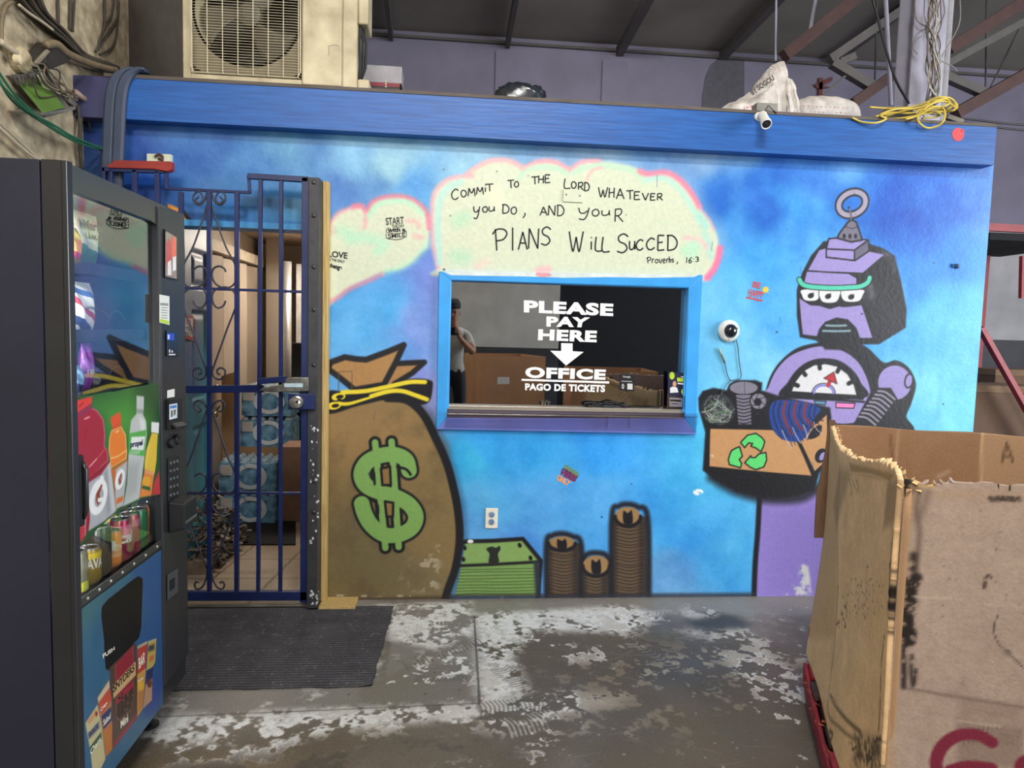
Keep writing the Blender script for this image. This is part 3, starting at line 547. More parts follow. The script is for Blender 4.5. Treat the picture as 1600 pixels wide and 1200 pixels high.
# office side walls and corridor
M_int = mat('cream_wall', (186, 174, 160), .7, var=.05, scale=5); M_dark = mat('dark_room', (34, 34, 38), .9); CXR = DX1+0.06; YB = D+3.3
def wbox(name, a, b, m, label): tag(MB().box2(a, b).build(name, m), label, 'wall', kind='structure')
wbox('wall_right_office', (XR-.1, D+WT, 0), (XR, YB, ROOFZ-.1), mat('raw_wall_edge', (70,120,190)), 'right end wall of the blue office')
wbox('wall_partition', (CXR, D+WT, 0), (CXR+.08, YB, ROOFZ-.1), M_int, 'partition wall at the right of the corridor')
wbox('wall_corridor_left', (XL-.02, D+WT, 0), (XL+.02, YB, ROOFZ-.1), M_int, 'left wall of the corridor behind the gate')
wbox('wall_corridor_back', (XL, YB, 0), (XR, YB+.08, ROOFZ-.1), M_int, 'cream back wall of the corridor')
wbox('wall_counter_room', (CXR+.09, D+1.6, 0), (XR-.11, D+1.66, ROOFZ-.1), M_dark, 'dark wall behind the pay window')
# warehouse shell
M_left = mat('old_plaster', (180, 166, 138), .9, var=.08, scale=16, bump=.8, rgb2=(140, 126, 102), detail=9)
wl = MB(); wl.box2((XL-.25, -6.2, 0), (XL, 4.15, 5.6)); 
o = wl.build('wall_left', M_left); tag(o, 'rough beige plastered concrete wall at the left', 'wall', kind='structure')
wbox('wall_left_rear', (XL-.25, 4.15, 0), (XL-.02, 9.0, 5.6), mat('shaded_plaster', (84, 76, 66), .9, var=.12, scale=10, bump=.5), 'plaster wall behind the air conditioner at the left, its shade painted dark brown')  # rear stretch of the left wall; its shade is put into the plaster colour
YBK = 8.4; ZC = float(atY(1100, 79, YBK)[2])
M_back = mat('purple_grey_panel', (126, 122, 142), .75, var=.08, scale=3, bump=.1)
bk = MB(); bk.box2((XL-.25, YBK, 0), (10.5, YBK+.2, ZC+.6)); o = bk.build('wall_back', M_back); tag(o, 'grey purple back wall of the warehouse above the office', 'wall', kind='structure')
o = MB().box2((XL-.25, -6.2, ZC), (10.5, YBK+.2, ZC+.12)).build('ceiling', mat('ceiling_sheet', (146, 140, 132), .9, var=.08, scale=2)); tag(o, 'dark grey sheet ceiling of the warehouse', 'ceiling', kind='structure')
# the side of the hall behind the photographer, seen in the panes
M_rear = mat('pale_block_wall', (214, 212, 206), .85, var=.1, scale=3, bump=.4); M_dado = mat('dark_grey_paint', (70, 72, 78), .6, var=.15, scale=4)
RX = 1.95
wbox('wall_rear', (XL-.25, -5.2, 1.16), (RX, -5.0, ZC), M_rear, 'pale block wall of the hall behind the photographer'); wbox('wall_rear_dado', (XL-.25, -5.21, 0), (RX, -4.985, 1.16), M_dado, 'dark grey painted lower part of the wall behind the photographer')
wbox('wall_right', (10.3, -6.2, 0), (10.5, YBK, ZC), mat('dusky_wall', (96, 94, 98), .9), 'far right wall of the hall')
wbox('door_rear', (RX, -5.6, 0), (10.3, -5.4, ZC), mat('dark_roller_door', (30, 34, 42), .7), 'dark roller door behind the photographer')
# ------------------------------------------------------------------ floor
fc = Canvas(-2.05, 3.3, 0.55, D+.02, 0.0042, (118, 112, 104), FUV)
nA = fbm(fc.nv, fc.nu, 6, 5, 1); nB = fbm(fc.nv, fc.nu, 24, 5, 2); nC = fbm(fc.nv, fc.nu, 80, 4, 3); nD = fbm(fc.nv, fc.nu, 230, 3, 4); nW = nB*.40+nC*.35+nD*.25; nW = .5+(nW-nW.mean())/nW.std()*.1
fc.C += ((nA-.5)*46)[..., None]*np.array([1, .96, .9]) + ((nB-.5)*26)[..., None] + ((nC-.5)*26)[..., None] + ((nD-.5)*26)[..., None]
ff, fs = fc.fill, fc.stroke
ff([(200,1160),(750,1120),(880,1040),(1300,980),(1300,1260),(150,1260)], (92,82,68), .12, .85, noise=thr(nA,.25,.6)); ff([(760,985),(1000,990),(1220,1010),(1280,1100),(1200,1240),(760,1240),(730,1120)], (90,80,66), .10, .8); ff([(970,960),(1110,950),(1180,1000),(1130,1100),(1000,1060)], (80,72,64), .08, .6)
ff([(850,1120),(1050,1080),(1150,1200),(880,1240)], (112,98,74), .15, .7, noise=thr(nA,.3,.6)); ff([(150,1190),(420,1165),(480,1240),(150,1240)], (112,96,72), .12, .6, noise=thr(nB,.3,.55))
ff([(283,952),(620,940),(1290,930),(1290,960),(745,962),(600,965)], (140,137,132), .05, .7)
ff([(225,1080),(600,1070),(620,950),(735,955),(748,1098),(240,1118)], (128,124,118), .008, .85); ff([(640,1040),(735,1035),(745,1095),(560,1105),(560,1080)], (112,106,98), .03, .7)
WH = (214, 214, 212)
def worn(pts, soft, lo, hi, c=WH, a=1.0, n=None): ff(pts, c, soft, a, noise=thr(nW if n is None else n, lo+.005, lo+.005+(hi-lo)*.45)*(.72+.28*thr(nD, .35, .6)))
worn([(225,1118),(500,1108),(745,1100),(752,1118),(620,1132),(420,1162),(225,1160)], .05, .40, .50); worn([(225,1150),(480,1155),(420,1185),(260,1190)], .06, .50, .58)
worn([(740,960),(790,955),(840,975),(800,1030),(830,1080),(775,1095),(745,1085)], .05, .36, .47); worn([(770,958),(980,945),(1040,965),(980,990),(850,985),(790,985)], .05, .40, .52); worn([(590,945),(735,940),(742,990),(680,1015),(610,1000),(600,975)], .04, .44, .56)
worn([(780,985),(860,985),(900,1010),(980,1010),(960,1035),(800,1040)], .05, .53, .57); worn([(740,1090),(900,1080),(960,1100),(860,1125),(760,1140)], .05, .51, .57); worn([(1120,1020),(1190,1010),(1280,1080),(1260,1150),(1170,1140),(1180,1090)], .06, .53, .58); worn([(820,1140),(870,1130),(860,1240),(810,1240)], .06, .52, .58); worn([(1100,1160),(1280,1140),(1290,1240),(1060,1240)], .08, .55, .60)
worn([(1060,985),(1250,975),(1280,1040),(1150,1020)], .08, .52, .66, (168,164,158)); ff(ell(1122,972,48,14,6), (52,48,44), .05, .7); ff(ell(1050,962,60,8), (150,148,144), .05, .5, noise=nC)
worn([(600,1030),(760,1010),(740,1140),(560,1140)], .08, .60, .66)
for k in range(70):
    x = rng.uniform(240,1290); y = rng.uniform(950,1210); s_ = rng.uniform(12,46); worn(ell(x,y,s_,s_*.35,rng.uniform(-10,10)), .05, .55, .62, (188,184,176), .8)
worn([(860,1000),(1250,1010),(1240,1190),(800,1190)], .15, .56, .66, (136,124,104), .7); worn([(240,1170),(800,1150),(1250,1150),(1250,1240),(200,1240)], .1, .55, .66, (70,64,58), .6)
worn([(255,1085),(560,1078),(700,1090),(250,1110)], .05, .62, .68, (190,188,182))
def tread(cx, cy, a, L, wd, n, c, al):
    d = np.array([math.cos(a), math.sin(a)]); q = np.array([-d[1], d[0]]); p0 = np.array(fc.T((cx, cy)))
    for i in range(n):
        t = (i/(n-1)-.5)*L; p = p0+d*t; fs([p-q*wd/2, p+q*wd*.1+d*.012, p+q*wd/2], .006, c, .004, al, raw=True, noise=thr(nC, .35, .5))
tread(680,975,.2,.42,.10,22,WH,.75); tread(690,1020,.6,.40,.09,20,(70,66,62),.7); tread(790,1050,-1.0,.34,.09,20,(84,78,70),.7); tread(800,1105,.1,.26,.11,16,(84,78,70),.8); tread(1050,1040,-1.1,.50,.05,18,(165,158,146),.6); tread(830,1130,.3,.2,.12,12,WH,.7); tread(640,950,0,.36,.05,24,WH,.8); tread(1010,958,.1,.3,.05,14,WH,.5); tread(850,945,0,.4,.04,24,(150,148,144),.8)
tread(690,1060,0,.22,.05,14,(84,80,78),.8)
fs([(741,962),(743,1000),(747,1060),(749,1100)], .008, (60,56,52), .004, .8); fs([(225,1121),(500,1110),(748,1099)], .006, (70,66,62), .003, .7, smooth=False)
for i in range(90): x = rng.uniform(230,1290); y = rng.uniform(945,1200); ff(ell(x,y,rng.uniform(.6,2.2),rng.uniform(.5,1.2)), (200,198,192) if i % 3 else (50,46,44), .004, .8)
for i in range(40):
    x = rng.uniform(760,1290); y = rng.uniform(950,1200); a_ = rng.uniform(-.5,.5); L = rng.uniform(10,60); fs([(x,y),(x+L*.5,y+a_*L*.2),(x+L,y+a_*L*.5)], .003, (150,144,134), .003, .4)
ext = MB()
for a, b in (((XL-.25,-6.2),(10.5,.55)),((XL-.25,D+.02),(10.5,8.6)),((3.3,.55),(10.5,D+.02)),((XL-.25,.55),(-2.05,D+.02))): ext.box2((a[0],a[1],-.06),(b[0],b[1],-.0005))
M_floor = paint_mat('worn_concrete', rough=.50, bump=.4, scale=110, spec=.4, var=.14, rvar=.12)
fl = fc.mesh('floor', lambda u, v: (u, v, np.zeros_like(u)), [M_floor, mat('plain_concrete', (108, 103, 97), .6, var=.12, scale=3)], extra=ext)
tag(fl, 'worn grey concrete warehouse floor with white paint remains and tyre marks', 'floor', kind='structure')
# corridor floor: tiles, and the pale step at the doorway
tf = Canvas(XL, CXR, D-.09, YB, .01, (190, 170, 146))
tf.C += ((fbm(tf.nv, tf.nu, 14, 4, 9)-.5)*30)[..., None]
M_tile = paint_mat('tan_floor_tile', rough=.3, bump=.05, scale=40)
for k in range(-2, 14):
    tf.stroke([(XL-.2+.33*k, D-.2), (XL-.2+.33*k+.35, YB)], .010, (92,80,70), .004, .8, smooth=False, raw=True); tf.stroke([(XL, D-.05+.33*k), (CXR, D-.05+.33*k)], .008, (120,104,92), .004, .8, smooth=False, raw=True)
exs = MB(); exs.box2((XL, D-.09, .001), (CXR, YB, .0165))
o = tf.mesh('floor_corridor', lambda u, v: (u, v, np.full_like(u, .018)), [M_tile, mat('step_edge', (205, 200, 186), .6)], extra=exs); tag(o, 'tan tiled floor of the corridor inside the gate', 'floor', kind='structure')
# door reveal
M_ltblue = mat('light_blue_paint', (72, 158, 222), .45, var=.1, scale=6)
jb = MB(); jb.box2((DX1, D-.004, .018), (DX1+.03, D+WT+.02, DZ1)); jb.box2((DX0-.03, D-.004, .018), (DX0, D+WT+.02, DZ1)); jb.box2((DX0-.03, D-.006, DZ1), (DX1+.03, D+WT+.02, DZ1+.03))
o = jb.build('trim_3', M_ltblue); tag(o, 'light blue frame around the doorway', 'door frame', kind='structure')
# ------------------------------------------------------------------ pay window
def Z3(pts): return [(670+x/3.636, 420+y/3.636) for x, y in pts]
def P3(pts, Y): return [atY(x, y, Y) for x, y in pts]
win = thing('window_1', (float((GX0+GX1)/2), D, GZ0), 'pay window with mirrored glass, light blue frame and white pay here lettering', 'window'); tag(win, kind='structure')
M_frame = mat('window_blue_paint', (58, 156, 228), .4, var=.12, scale=5); M_frlav = mat('window_lavender_paint', (112, 128, 206), .4, var=.15, scale=5)
FRY = D-.024
b = MB()
for q in ([(686,424),(1098.5,429.5),(1076,449),(705,437.5)], [(1098.5,429.5),(1087.5,679),(1070,654),(1076,449)], [(686,424),(705,437.5),(698,653),(682,671)]): b.prism(P3(q, FRY), (0, .024, 0))
for (x0, z0, x1, z1) in ((GX0-.012, GZ0, GX0+.002, GZ1), (GX1-.002, GZ0, GX1+.012, GZ1), (GX0, GZ1-.002, GX1, GZ1+.012)): b.box2((x0, D-.02, z0), (x1, D+.10, z1))
b.build('window_frame', M_frame, win, bevel=.003)
MB().prism(P3([(682,671),(698,653),(1070,654),(1087.5,679)], FRY), (0, .024, 0)).build('bottom_board', M_frlav, win, bevel=.003)
MB().prism(P3([(692,424.5),(800,425.5),(950,427.5),(1092,429.5),(1084,433),(1010,434),(950,433),(880,434),(820,432),(760,431),(705,430)], FRY-.0008), (0, .001, 0)).build('paint_edge', mat('cloud_white_paint', (206, 216, 214), .5), win, fixn=True); MB().prism(P3([(838,426),(858,426.5),(862,431),(848,433.5),(836,430)], FRY-.0014), (0, .0008, 0)).build('paint_patch', mat('cloud_pink_paint', (216, 150, 160), .5), win)
GY = D+.035
zl = float(atY(880, 636, D)[2])
M_alu = mat('aluminium_track', (176, 168, 156), .35, metal=.6, var=.1, scale=4, stretch=(.3, 8, 8))
b = MB(); b.box2((GX0-.01, D-.012, zl-.022), (GX1+.01, D+.06, zl)); b.box2((GX0-.01, D-.014, zl-.05), (GX1+.01, D+.05, zl-.042)); b.build('sill_track', M_alu, win, bevel=.002)
b = MB(); b.box2((GX0-.01, D-.008, zl-.075), (GX1+.01, D+.05, zl-.052)); b.box2((GX0-.01, D-.004, zl-.04), (GX1+.01, D+.05, zl-.024)); b.build('sill_reflection', mat('sill_brown', (92, 82, 92), .3, var=.3, scale=3, stretch=(.4, 9, 9)), win)  # dark strips: the reflection along the sill is put into their colour
MB().box2((GX0-.005, GY, zl-.01), (GX1+.005, GY+.006, GZ1+.005)).build('pane', glass_mat('mirror_glass', .42, (.38, .38, .41), (.95, .97, 1)), win)
b = MB(); TY = GY-.0015
for body, q, bd in (('PLEASE',[(540,178),(1050,198),(1047,270),(540,248)],.05),('PAY',[(668,270),(917,276),(905,333),(668,328)],.05),('HERE',[(622,343),(957,352),(953,418),(620,405)],.05),('OFFICE',[(548,556),(1008,572),(1003,632),(548,620)],.05),('PAGO DE TICKETS',[(547,650),(1003,660),(1000,702),(547,690)],.05)):
    tl, tr_, br, bl = P3(Z3(q), TY); put_text(b, body, (bl, br, tr_, tl), bd, 1.08)
b.poly(P3(Z3([(752,422),(817,424),(817,468),(880,472),(780,550),(690,465),(752,467)]), TY)); b.poly(P3(Z3([(527,625),(1025,640),(1025,652),(527,636)]), TY))
ps = MB().prism(P3(Z3([(1085,600),(1172,602),(1166,697),(1082,690)]), TY), (0, .0008, 0)).build('pane_sticker', mat('sticker_dark', (30, 30, 34), .4), win); ps['label'] = 'small black sticker on the pane'
bb = MB(); put_text(bb, 'Google', P3(Z3([(1103,620),(1146,622),(1146,609),(1103,607)]), TY-.0006), .02); bb.poly(P3(Z3([(1094,637),(1154,639),(1154,642),(1094,640)]), TY-.0006)); put_text(bb, '0', P3(Z3([(1096,682),(1110,683),(1110,654),(1096,653)]), TY-.0006), .03); bb.poly(P3(Z3([(1128,652),(1158,653),(1158,686),(1128,685)]), TY-.0006)); bb.build('lettering', mat('sticker_grey_print', (196, 196, 196), .4), ps, fixn=False)
o = b.build('lettering', mat('white_vinyl', (240, 240, 240), .5, var=.02), win, fixn=False); o['label'] = 'white vinyl lettering with an arrow on the pane'
# clear acrylic ledge in front of the sill
M_acr = glass_mat('clear_acrylic', .08, (.86, .85, .88), (1, .95, .92), .12); M_acr2 = glass_mat('clear_acrylic_edge', .22, (.80, .80, .84), (1, .97, .95), .1)
ac = thing('acrylic_ledge', (float(atY(890, 676, D-.06)[0]), D-.07, float(atY(890, 676, D-.06)[2])), 'clear acrylic ledge along the bottom of the pay window', 'ledge')
q = P3([(697,652),(1091,646),(1088,676),(694,668)], D-.075); b = MB(); b.prism(q, (0, .004, 0)); b.build('front_lip', M_acr, ac)
ztop = float(atY(890, 648, D-.075)[2]); b = MB(); b.box2((q[0][0], D-.075, ztop-.004), (q[1][0], D-.026, ztop)); b.build('shelf', M_acr2, ac)
for x in (950, 985): p = atY(x, 660, D-.04); MB().box2((p[0]-.012, D-.07, p[2]-.03), (p[0]-.008, D-.026, ztop-.004)).build('bracket', M_acr2, ac)
# things lying on the sill
zs = zl
def onsill(px, py=632, y=D+.006): p = atY(px, py, y); return (float(p[0]), y, zs)
M_blk = mat('black_plastic', (26, 26, 30), .4, var=.2)
t = thing('brochure_holder', onsill(1052, 636, D-.002), 'clear brochure holder with a dark leaflet at the right of the pay window', 'brochure holder')
hx = t.location.x; b = MB()
b.box2((hx-.065, D-.02, zs+.0005), (hx+.065, D+.02, zs+.004)); b.box2((hx-.065, D-.02, zs+.004), (hx-.061, D+.02, zs+.10)); b.box2((hx+.061, D-.02, zs+.004), (hx+.065, D+.02, zs+.10)); b.box2((hx-.04, D-.02, zs+.004), (hx+.061, D-.017, zs+.075)); b.box2((hx-.042, D-.021, zs+.004), (hx-.037, D-.016, zs+.105))
b.build('clear_holder', M_acr2, t)
LFY = D-.006; b = MB(); b.mi = 0
b.prism([atY(1044,581,LFY), atY(1074,583,LFY), atY(1071,638,LFY), atY(1043,637,LFY)], (0, .004, 0))
def lf(mi, pts): b.mi = mi; b.poly([atY(x, y, LFY-.001) for x, y in pts])
lf(1, ell(1050,587,4,6)); lf(1, ell(1068,612,3.6,5)); lf(1, [(1058,590),(1071,591),(1071,597),(1058,596)]); lf(2, [(1059,598),(1071,599),(1071,601.5),(1059,600)]); lf(2, [(1064,588),(1071,588.5),(1071,590),(1064,589.5)]); lf(3, ell(1054,600,3,4.5)); lf(2, [(1047,606),(1053,603),(1058,606),(1060,613),(1047,614)]); lf(2, [(1046,621),(1066,622),(1066,636),(1046,635)]); lf(4, [(1047,624),(1064,625),(1064,628),(1047,627)]); lf(4, [(1049,630),(1060,630.5),(1060,632),(1049,631.5)])
b.build('leaflet', [mat('leaflet_navy', (34, 34, 66), .4), mat('leaflet_green', (176, 206, 44), .5), mat('leaflet_white', (225, 225, 228), .5), mat('leaflet_skin', (196, 150, 120), .5), mat('leaflet_text', (110, 110, 120), .5)], t, fixn=False)
t = thing('cable_coil', onsill(948, 634, D-.001), 'black coiled cable lying on the window sill below the OFFICE sign', 'cable'); lx = t.location.x; b = MB(); yc = D-.001
for k in range(4): b.tube([(lx-.10+.024*math.cos(a*.5)+.004*k, yc+.006*math.sin(a*.9+k), zs+.016+.011*math.sin(a*.5+k*.3)) for a in range(0, 14)], .0042, 6)
for k in range(5): b.tube([(lx-.075+i*.011, yc+.004*math.sin(i+k), zs+.008+.006*k*(1-abs(i-8)/16)+.004*math.sin(i*.7+k*2)) for i in range(18)], .0045, 6)
b.tube([(lx+.10, yc, zs+.006), (lx+.2, yc+.004, zs+.0045), (lx+.29, yc+.002, zs+.0045)], .003, 6); b.build('coiled_cable', M_blk, t, smooth=True)
MB().box2((lx-.02, D-.007, zs+.0005), (lx+.06, D+.005, zs+.013)).build('adapter', mat('dark_teal_plastic', (44, 56, 64), .4), t, bevel=.003)
t = thing('crystal_stopper', onsill(853, 632, D+.004), 'small clear ribbed plastic block on the sill left of the coiled cable', 'block'); lx = t.location.x
for k in range(3): MB().box2((lx-.026+.018*k, D-.008, zs+.0005), (lx-.011+.018*k, D+.012, zs+.028)).build('clear_block', glass_mat('bright_acrylic', .5, (.95, .95, .95)), t, bevel=.003)
# ------------------------------------------------------------------ small things on the wall
M_white = mat('white_plastic', (226, 226, 220), .4, var=.04)
def zq(pts, sc, ox, oy): return [(ox+x/sc, oy+y/sc) for x, y in pts]
p = atY(768, 809); out = thing('wall_outlet', (float(p[0]), D, float(p[2])-.055), 'white double wall outlet above the painted green money stack', 'outlet')
c = (float(p[0]), D, float(p[2])); MB().box2((c[0]-.033, D-.009, c[2]-.056), (c[0]+.033, D-.0002, c[2]+.054)).build('cover_plate', mat('ivory_plastic', (232, 226, 208), .4, var=.04), out, bevel=.003)
for dz in (.02, -.02):
    b = MB(); b.lathe([(.0165, 0), (.0165, .003), (.0145, .004)], (c[0], D-.009, c[2]+dz), (0, -1, 0), 20); f_ = b.build('socket', mat('blue_smeared_plastic', (120, 150, 185), .4, var=.35, scale=60), out)
    b = MB(); b.box2((c[0]-.0075, D-.0138, c[2]+dz-.002), (c[0]-.005, D-.0132, c[2]+dz+.008)); b.box2((c[0]+.005, D-.0138, c[2]+dz-.002), (c[0]+.0075, D-.0132, c[2]+dz+.008)); b.lathe([(.003, 0), (.003, .0006)], (c[0], D-.0132, c[2]+dz-.008), (0, -1, 0), 8); b.build('slot', M_blk, f_)
q = P3([(880.5,295.5),(911,296.5),(910.5,316.5),(879.5,315)], D-.008)
pl_ = thing('blank_plate', tuple(q[3]), 'small cream blank plate screwed on the painted cloud under the word LORD', 'plate'); MB().prism(q, (0, .0075, 0)).build('plate', mat('cream_paint', (204, 210, 186), .5, var=.03), pl_, bevel=.002)
for x, y in ((885,304),(906,306)): MB().lathe([(.004, 0), (.004, .002), (.002, .003)], atY(x, y, D-.008), (0, -1, 0), 10).build('screw', mat('grey_steel', (120, 120, 118), .4, metal=.8), pl_)
# stickers: thin decals with their lettering
M_ink = mat('sticker_black', (28, 28, 32), .5)
def sticker(name, label, quad, backing, texts, extra=None):
    """texts: (body, quad px, material, bold)"""
    Y0 = D-.0012; P = [atY(x, y, Y0) for x, y in quad]; t = thing(name, tuple(np.mean(P, 0)), label, 'sticker')
    if backing: MB().prism(P, (0, .001, 0)).build('backing', backing, t)
    for body, qq, m, bd in texts:
        b = MB(); tl, tr_, br, bl = [atY(x, y, Y0-.0006) for x, y in qq]; put_text(b, body, (bl, br, tr_, tl), bd); b.build('lettering', m, t, fixn=False)
    if extra: extra(t, Y0-.0006)
    return t
def S5(pts): return zq(pts, 4.8, 500, 230)
def ex1(t, Y):
    b = MB()
    for pts in ([(497,650),(497,682),(530,690),(570,694),(612,688),(648,668),(648,632)], [(497,640),(497,620),(510,605),(530,612),(525,630)]): b.ribbon([atY(x, y, Y) for x, y in S5(pts)], .0035, (0, -1, 0))
    b.ribbon([atY(x, y, Y) for x, y in S5([(500,640),(560,648),(610,645),(648,630)])], .003, (0, -1, 0)); b.build('banner', M_ink, t, fixn=False)
sticker('sticker', 'black START THE DAY WITH A SMILE sticker on the small left cloud', S5([(490,525),(650,518),(650,695),(490,695)]), None,
  [('START', S5([(490,530),(628,520),(630,576),(497,585)]), M_ink, .02), ('THE DAY', S5([(538,584),(632,578),(634,600),(540,606)]), M_ink, .02), ('with a', S5([(505,605),(642,600),(642,632),(507,640)]), M_ink, .05), ('SMILE', S5([(508,650),(640,640),(640,672),(512,686)]), M_ink, .02)], ex1)
sticker('sticker', 'black LOVE sticker half hidden beside the wooden stud', S5([(66,780),(210,785),(190,940),(66,930)]), None,
  [('LOVE', S5([(62,775),(208,790),(204,838),(62,822)]), M_ink, .03), ('IS THE ONLY', S5([(68,828),(188,850),(180,870),(68,850)]), M_ink, .03), ('change', S5([(66,866),(170,888),(160,935),(66,905)]), M_ink, .05)])
M_red = mat('sticker_red', (196, 70, 72), .5); M_yel = mat('sticker_yellow', (222, 196, 60), .5)
def S6(pts): return zq(pts, 3, 1080, 280)
def ex3(t, Y):
    b = MB(); b.poly([atY(x, y, Y) for x, y in [(1080+(348+ (11 if i % 2 else 20)*math.cos(i*.393))/3, 280+(518+(11 if i % 2 else 20)*math.sin(i*.393))/3 ) for i in range(16)]]) ; b.build('sun', M_yel, t, fixn=False)
sticker('sticker', 'small red BE HAPPY sticker with a yellow sun left of the robot head', S6([(262,480),(372,490),(362,580),(258,570)]), None,
  [('BE', S6([(292,478),(328,486),(322,514),(286,506)]), M_red, .03), ('HAPPY', S6([(272,512),(345,530),(335,560),(266,545)]), M_red, .03), ('always', S6([(258,545),(338,562),(332,578),(256,562)]), M_red, .05)], ex3)
def S7(pts): return zq(pts, 4.571, 690, 700)
sticker('sticker', 'small tilted rainbow GOOD VIBES ONLY sticker below the pay window', S7([(880,112),(985,190),(905,275),(815,225)]), None,
  [('GOOD', S7([(888,114),(985,180),(970,208),(870,142)]), mat('sticker_green', (120, 140, 60), .5), .06), ('VIBES', S7([(862,142),(975,208),(952,246),(832,182)]), mat('sticker_purple', (120, 40, 90), .5), .07), ('ONLY', S7([(832,186),(930,240),(905,272),(818,228)]), mat('sticker_orange', (230, 150, 90), .5), .06)],
  lambda t, Y: MB().ribbon([atY(x, y, Y+.0003) for x, y in S7([(872,146),(975,205)])], .012, (0, -1, 0)).build('navy_band', mat('sticker_navy', (40, 50, 110), .5), t, fixn=False))
P = atY(1497, 210, FY-.001); rd = MB(); rd.prism([atY(x, y, FY-.0012) for x, y in ell(1497, 210, 9.5, 10.5)], (0, .001, 0)); rd.box2(tuple(atY(1503, 203, FY-.003)), tuple(atY(1507, 206, FY-.001))); tag(rd.build('round_sticker', mat('red_sticker', (205, 62, 70), .5)), 'round red sticker at the right end of the blue fascia', 'sticker')
# tiny unidentified fitting on the wall at right
b = MB(); b.lathe([(.014, 0), (.014, .006), (.008, .02), (.005, .022)], atY(1494, 416, D), (0, -1, 0), 14); b.box2(tuple(atY(1490, 412, D-.01)), tuple(atY(1487, 418, D-.001))); tag(b.build('wall_fitting', mat('painted_fitting', (66, 96, 130), .4)), 'tiny dark blue fitting on the wall right of the robot head', 'hook')
# dome camera
p = atY(1137, 517, D); t = thing('dome_camera', (float(p[0]), D, float(p[2])-.06), 'white dome camera on the wall right of the pay window', 'security camera')
MB().lathe([(.057, 0), (.060, .008), (.058, .022), (.050, .030), (.038, .034), (.036, .034)], (p[0], D, p[2]), (.08, -1, .0), 32).build('housing', M_white, t, smooth=False, bevel=.002)
b = MB(); b.lathe([(.0375, .031)]+[(.0375*math.cos(a), .031+.034*math.sin(a)) for a in np.linspace(0.05, 1.55, 9)], (p[0], D, p[2]), (.08, -1, 0), 28); b.build('dome', mat('smoked_dome', (24, 26, 34), .08, spec=.9, var=0), t, smooth=True)
for a in (135, 20, 265): MB().lathe([(.004, 0), (.003, .002)], (p[0]+.046*math.cos(math.radians(a))-.002, D-.030, p[2]+.046*math.sin(math.radians(a))), (0, -1, 0), 8).build('screw', M_blk, t)
def wpath(pts, Y=D-.008): return [tuple(atY(x, y, Y)) for x, y in catmull(zq(pts, 7.5, 1090, 480), False, 6)]
t2 = thing('camera_cable', tuple(atY(1138, 596, D)), 'thin grey cable with a connector hanging below the dome camera', 'cable')
MB().tube(wpath([(455,385),(470,450),(482,560),(492,660),(508,760),(510,810),(490,840),(450,852),(400,860),(375,840),(350,790),(330,700),(318,650)]), .0026, 6).build('cable', mat('grey_cable', (86, 96, 104), .5), t2, smooth=True)
MB().tube(wpath([(380,862),(340,900),(310,950),(275,1020)]), .0024, 6).build('cable_tail', mat('grey_cable', (86, 96, 104), .5), t2, smooth=True)
b = MB(); b.tube([tuple(atY(*q_, D-.010)) for q_ in zq([(318,650),(305,610),(280,555)], 7.5, 1090, 480)], .0055, 8); b.build('connector', mat('brass_connector', (130, 118, 96), .4, metal=.5), t2, smooth=True)
b = MB(); b.tube([tuple(atY(*q_, D-.010)) for q_ in zq([(280,555),(262,510),(252,482)], 7.5, 1090, 480)], [.0055, .0065, .005], 8); b.build('plug', mat('pale_plug', (170, 180, 160), .4), t2, smooth=True)
# bullet camera under the fascia edge
pb = atY(1184, 186, FY); t = thing('bullet_camera', (float(pb[0]), FY, float(pb[2])-.06), 'white bullet camera fixed to the blue fascia', 'security camera')
b = MB(); b.lathe([(.022, 0), (.022, .014), (.012, .02), (.010, .05)], (pb[0], FY-.0003, pb[2]+.01), (0, -1, -.1), 18); b.build('mount', M_white, t, smooth=False)
ax = Vector((-.10, -.75, -.66)).normalized(); c0 = Vector((pb[0]+.006, FY-.035, pb[2]+.012))
b = MB(); b.lathe([(.018, 0), (.0235, .006), (.024, .085), (.027, .087), (.027, .112), (.024, .114), (.021, .108)], c0, ax, 24); b.build('body', M_white, t, bevel=.002)
b = MB(); b.lathe([(.0215, .1085), (.019, .110), (.009, .1105), (.008, .113), (.003, .1145)], c0, ax, 20); b.build('lens', mat('lens_black', (44, 46, 52), .2, var=0), t)
MB().tube([c0+ax*.01+Vector((.01, .0, .02)), c0+Vector((.04, .02, .055)), atY(1213, 177, FY-.006)], .0028, 6).build('cable', M_blk, t, smooth=True)
# ------------------------------------------------------------------ gate
GTY = D-.135
M_gate = mat('dark_blue_gloss_paint', (25, 38, 84), .38, var=.18, scale=12, spec=.5); M_scroll = mat('bare_iron_scroll', (62, 62, 76), .45, metal=.4, var=.2)
def G(x, y, Y=GTY): return Vector(tuple(atY(x, y, Y)))
gt = thing('security_gate', tuple(G(380, 938)), 'dark blue wrought iron security gate with scrollwork in front of the doorway', 'gate')
def gbar(name, p, q, wd, dp=.022, m=None, par=None): return MB().bar(G(*p), G(*q), wd, dp, up=(0, -1, 0)).build(name, m or M_gate, par or gt, bevel=.002)
W_ = 1080/(GTY)  # px per metre on the gate
for p, q in (((283,300),(285,925)),((327,297),(327.5,925)),((370.5,300),(370,925)),((407.5,278),(403.5,925)),((439.5,280),(438,925))): gbar('bar', p, q, .021 if p[0] < 400 else .0175)
gbar('stile', (478,278), (475,940), .034, .03)
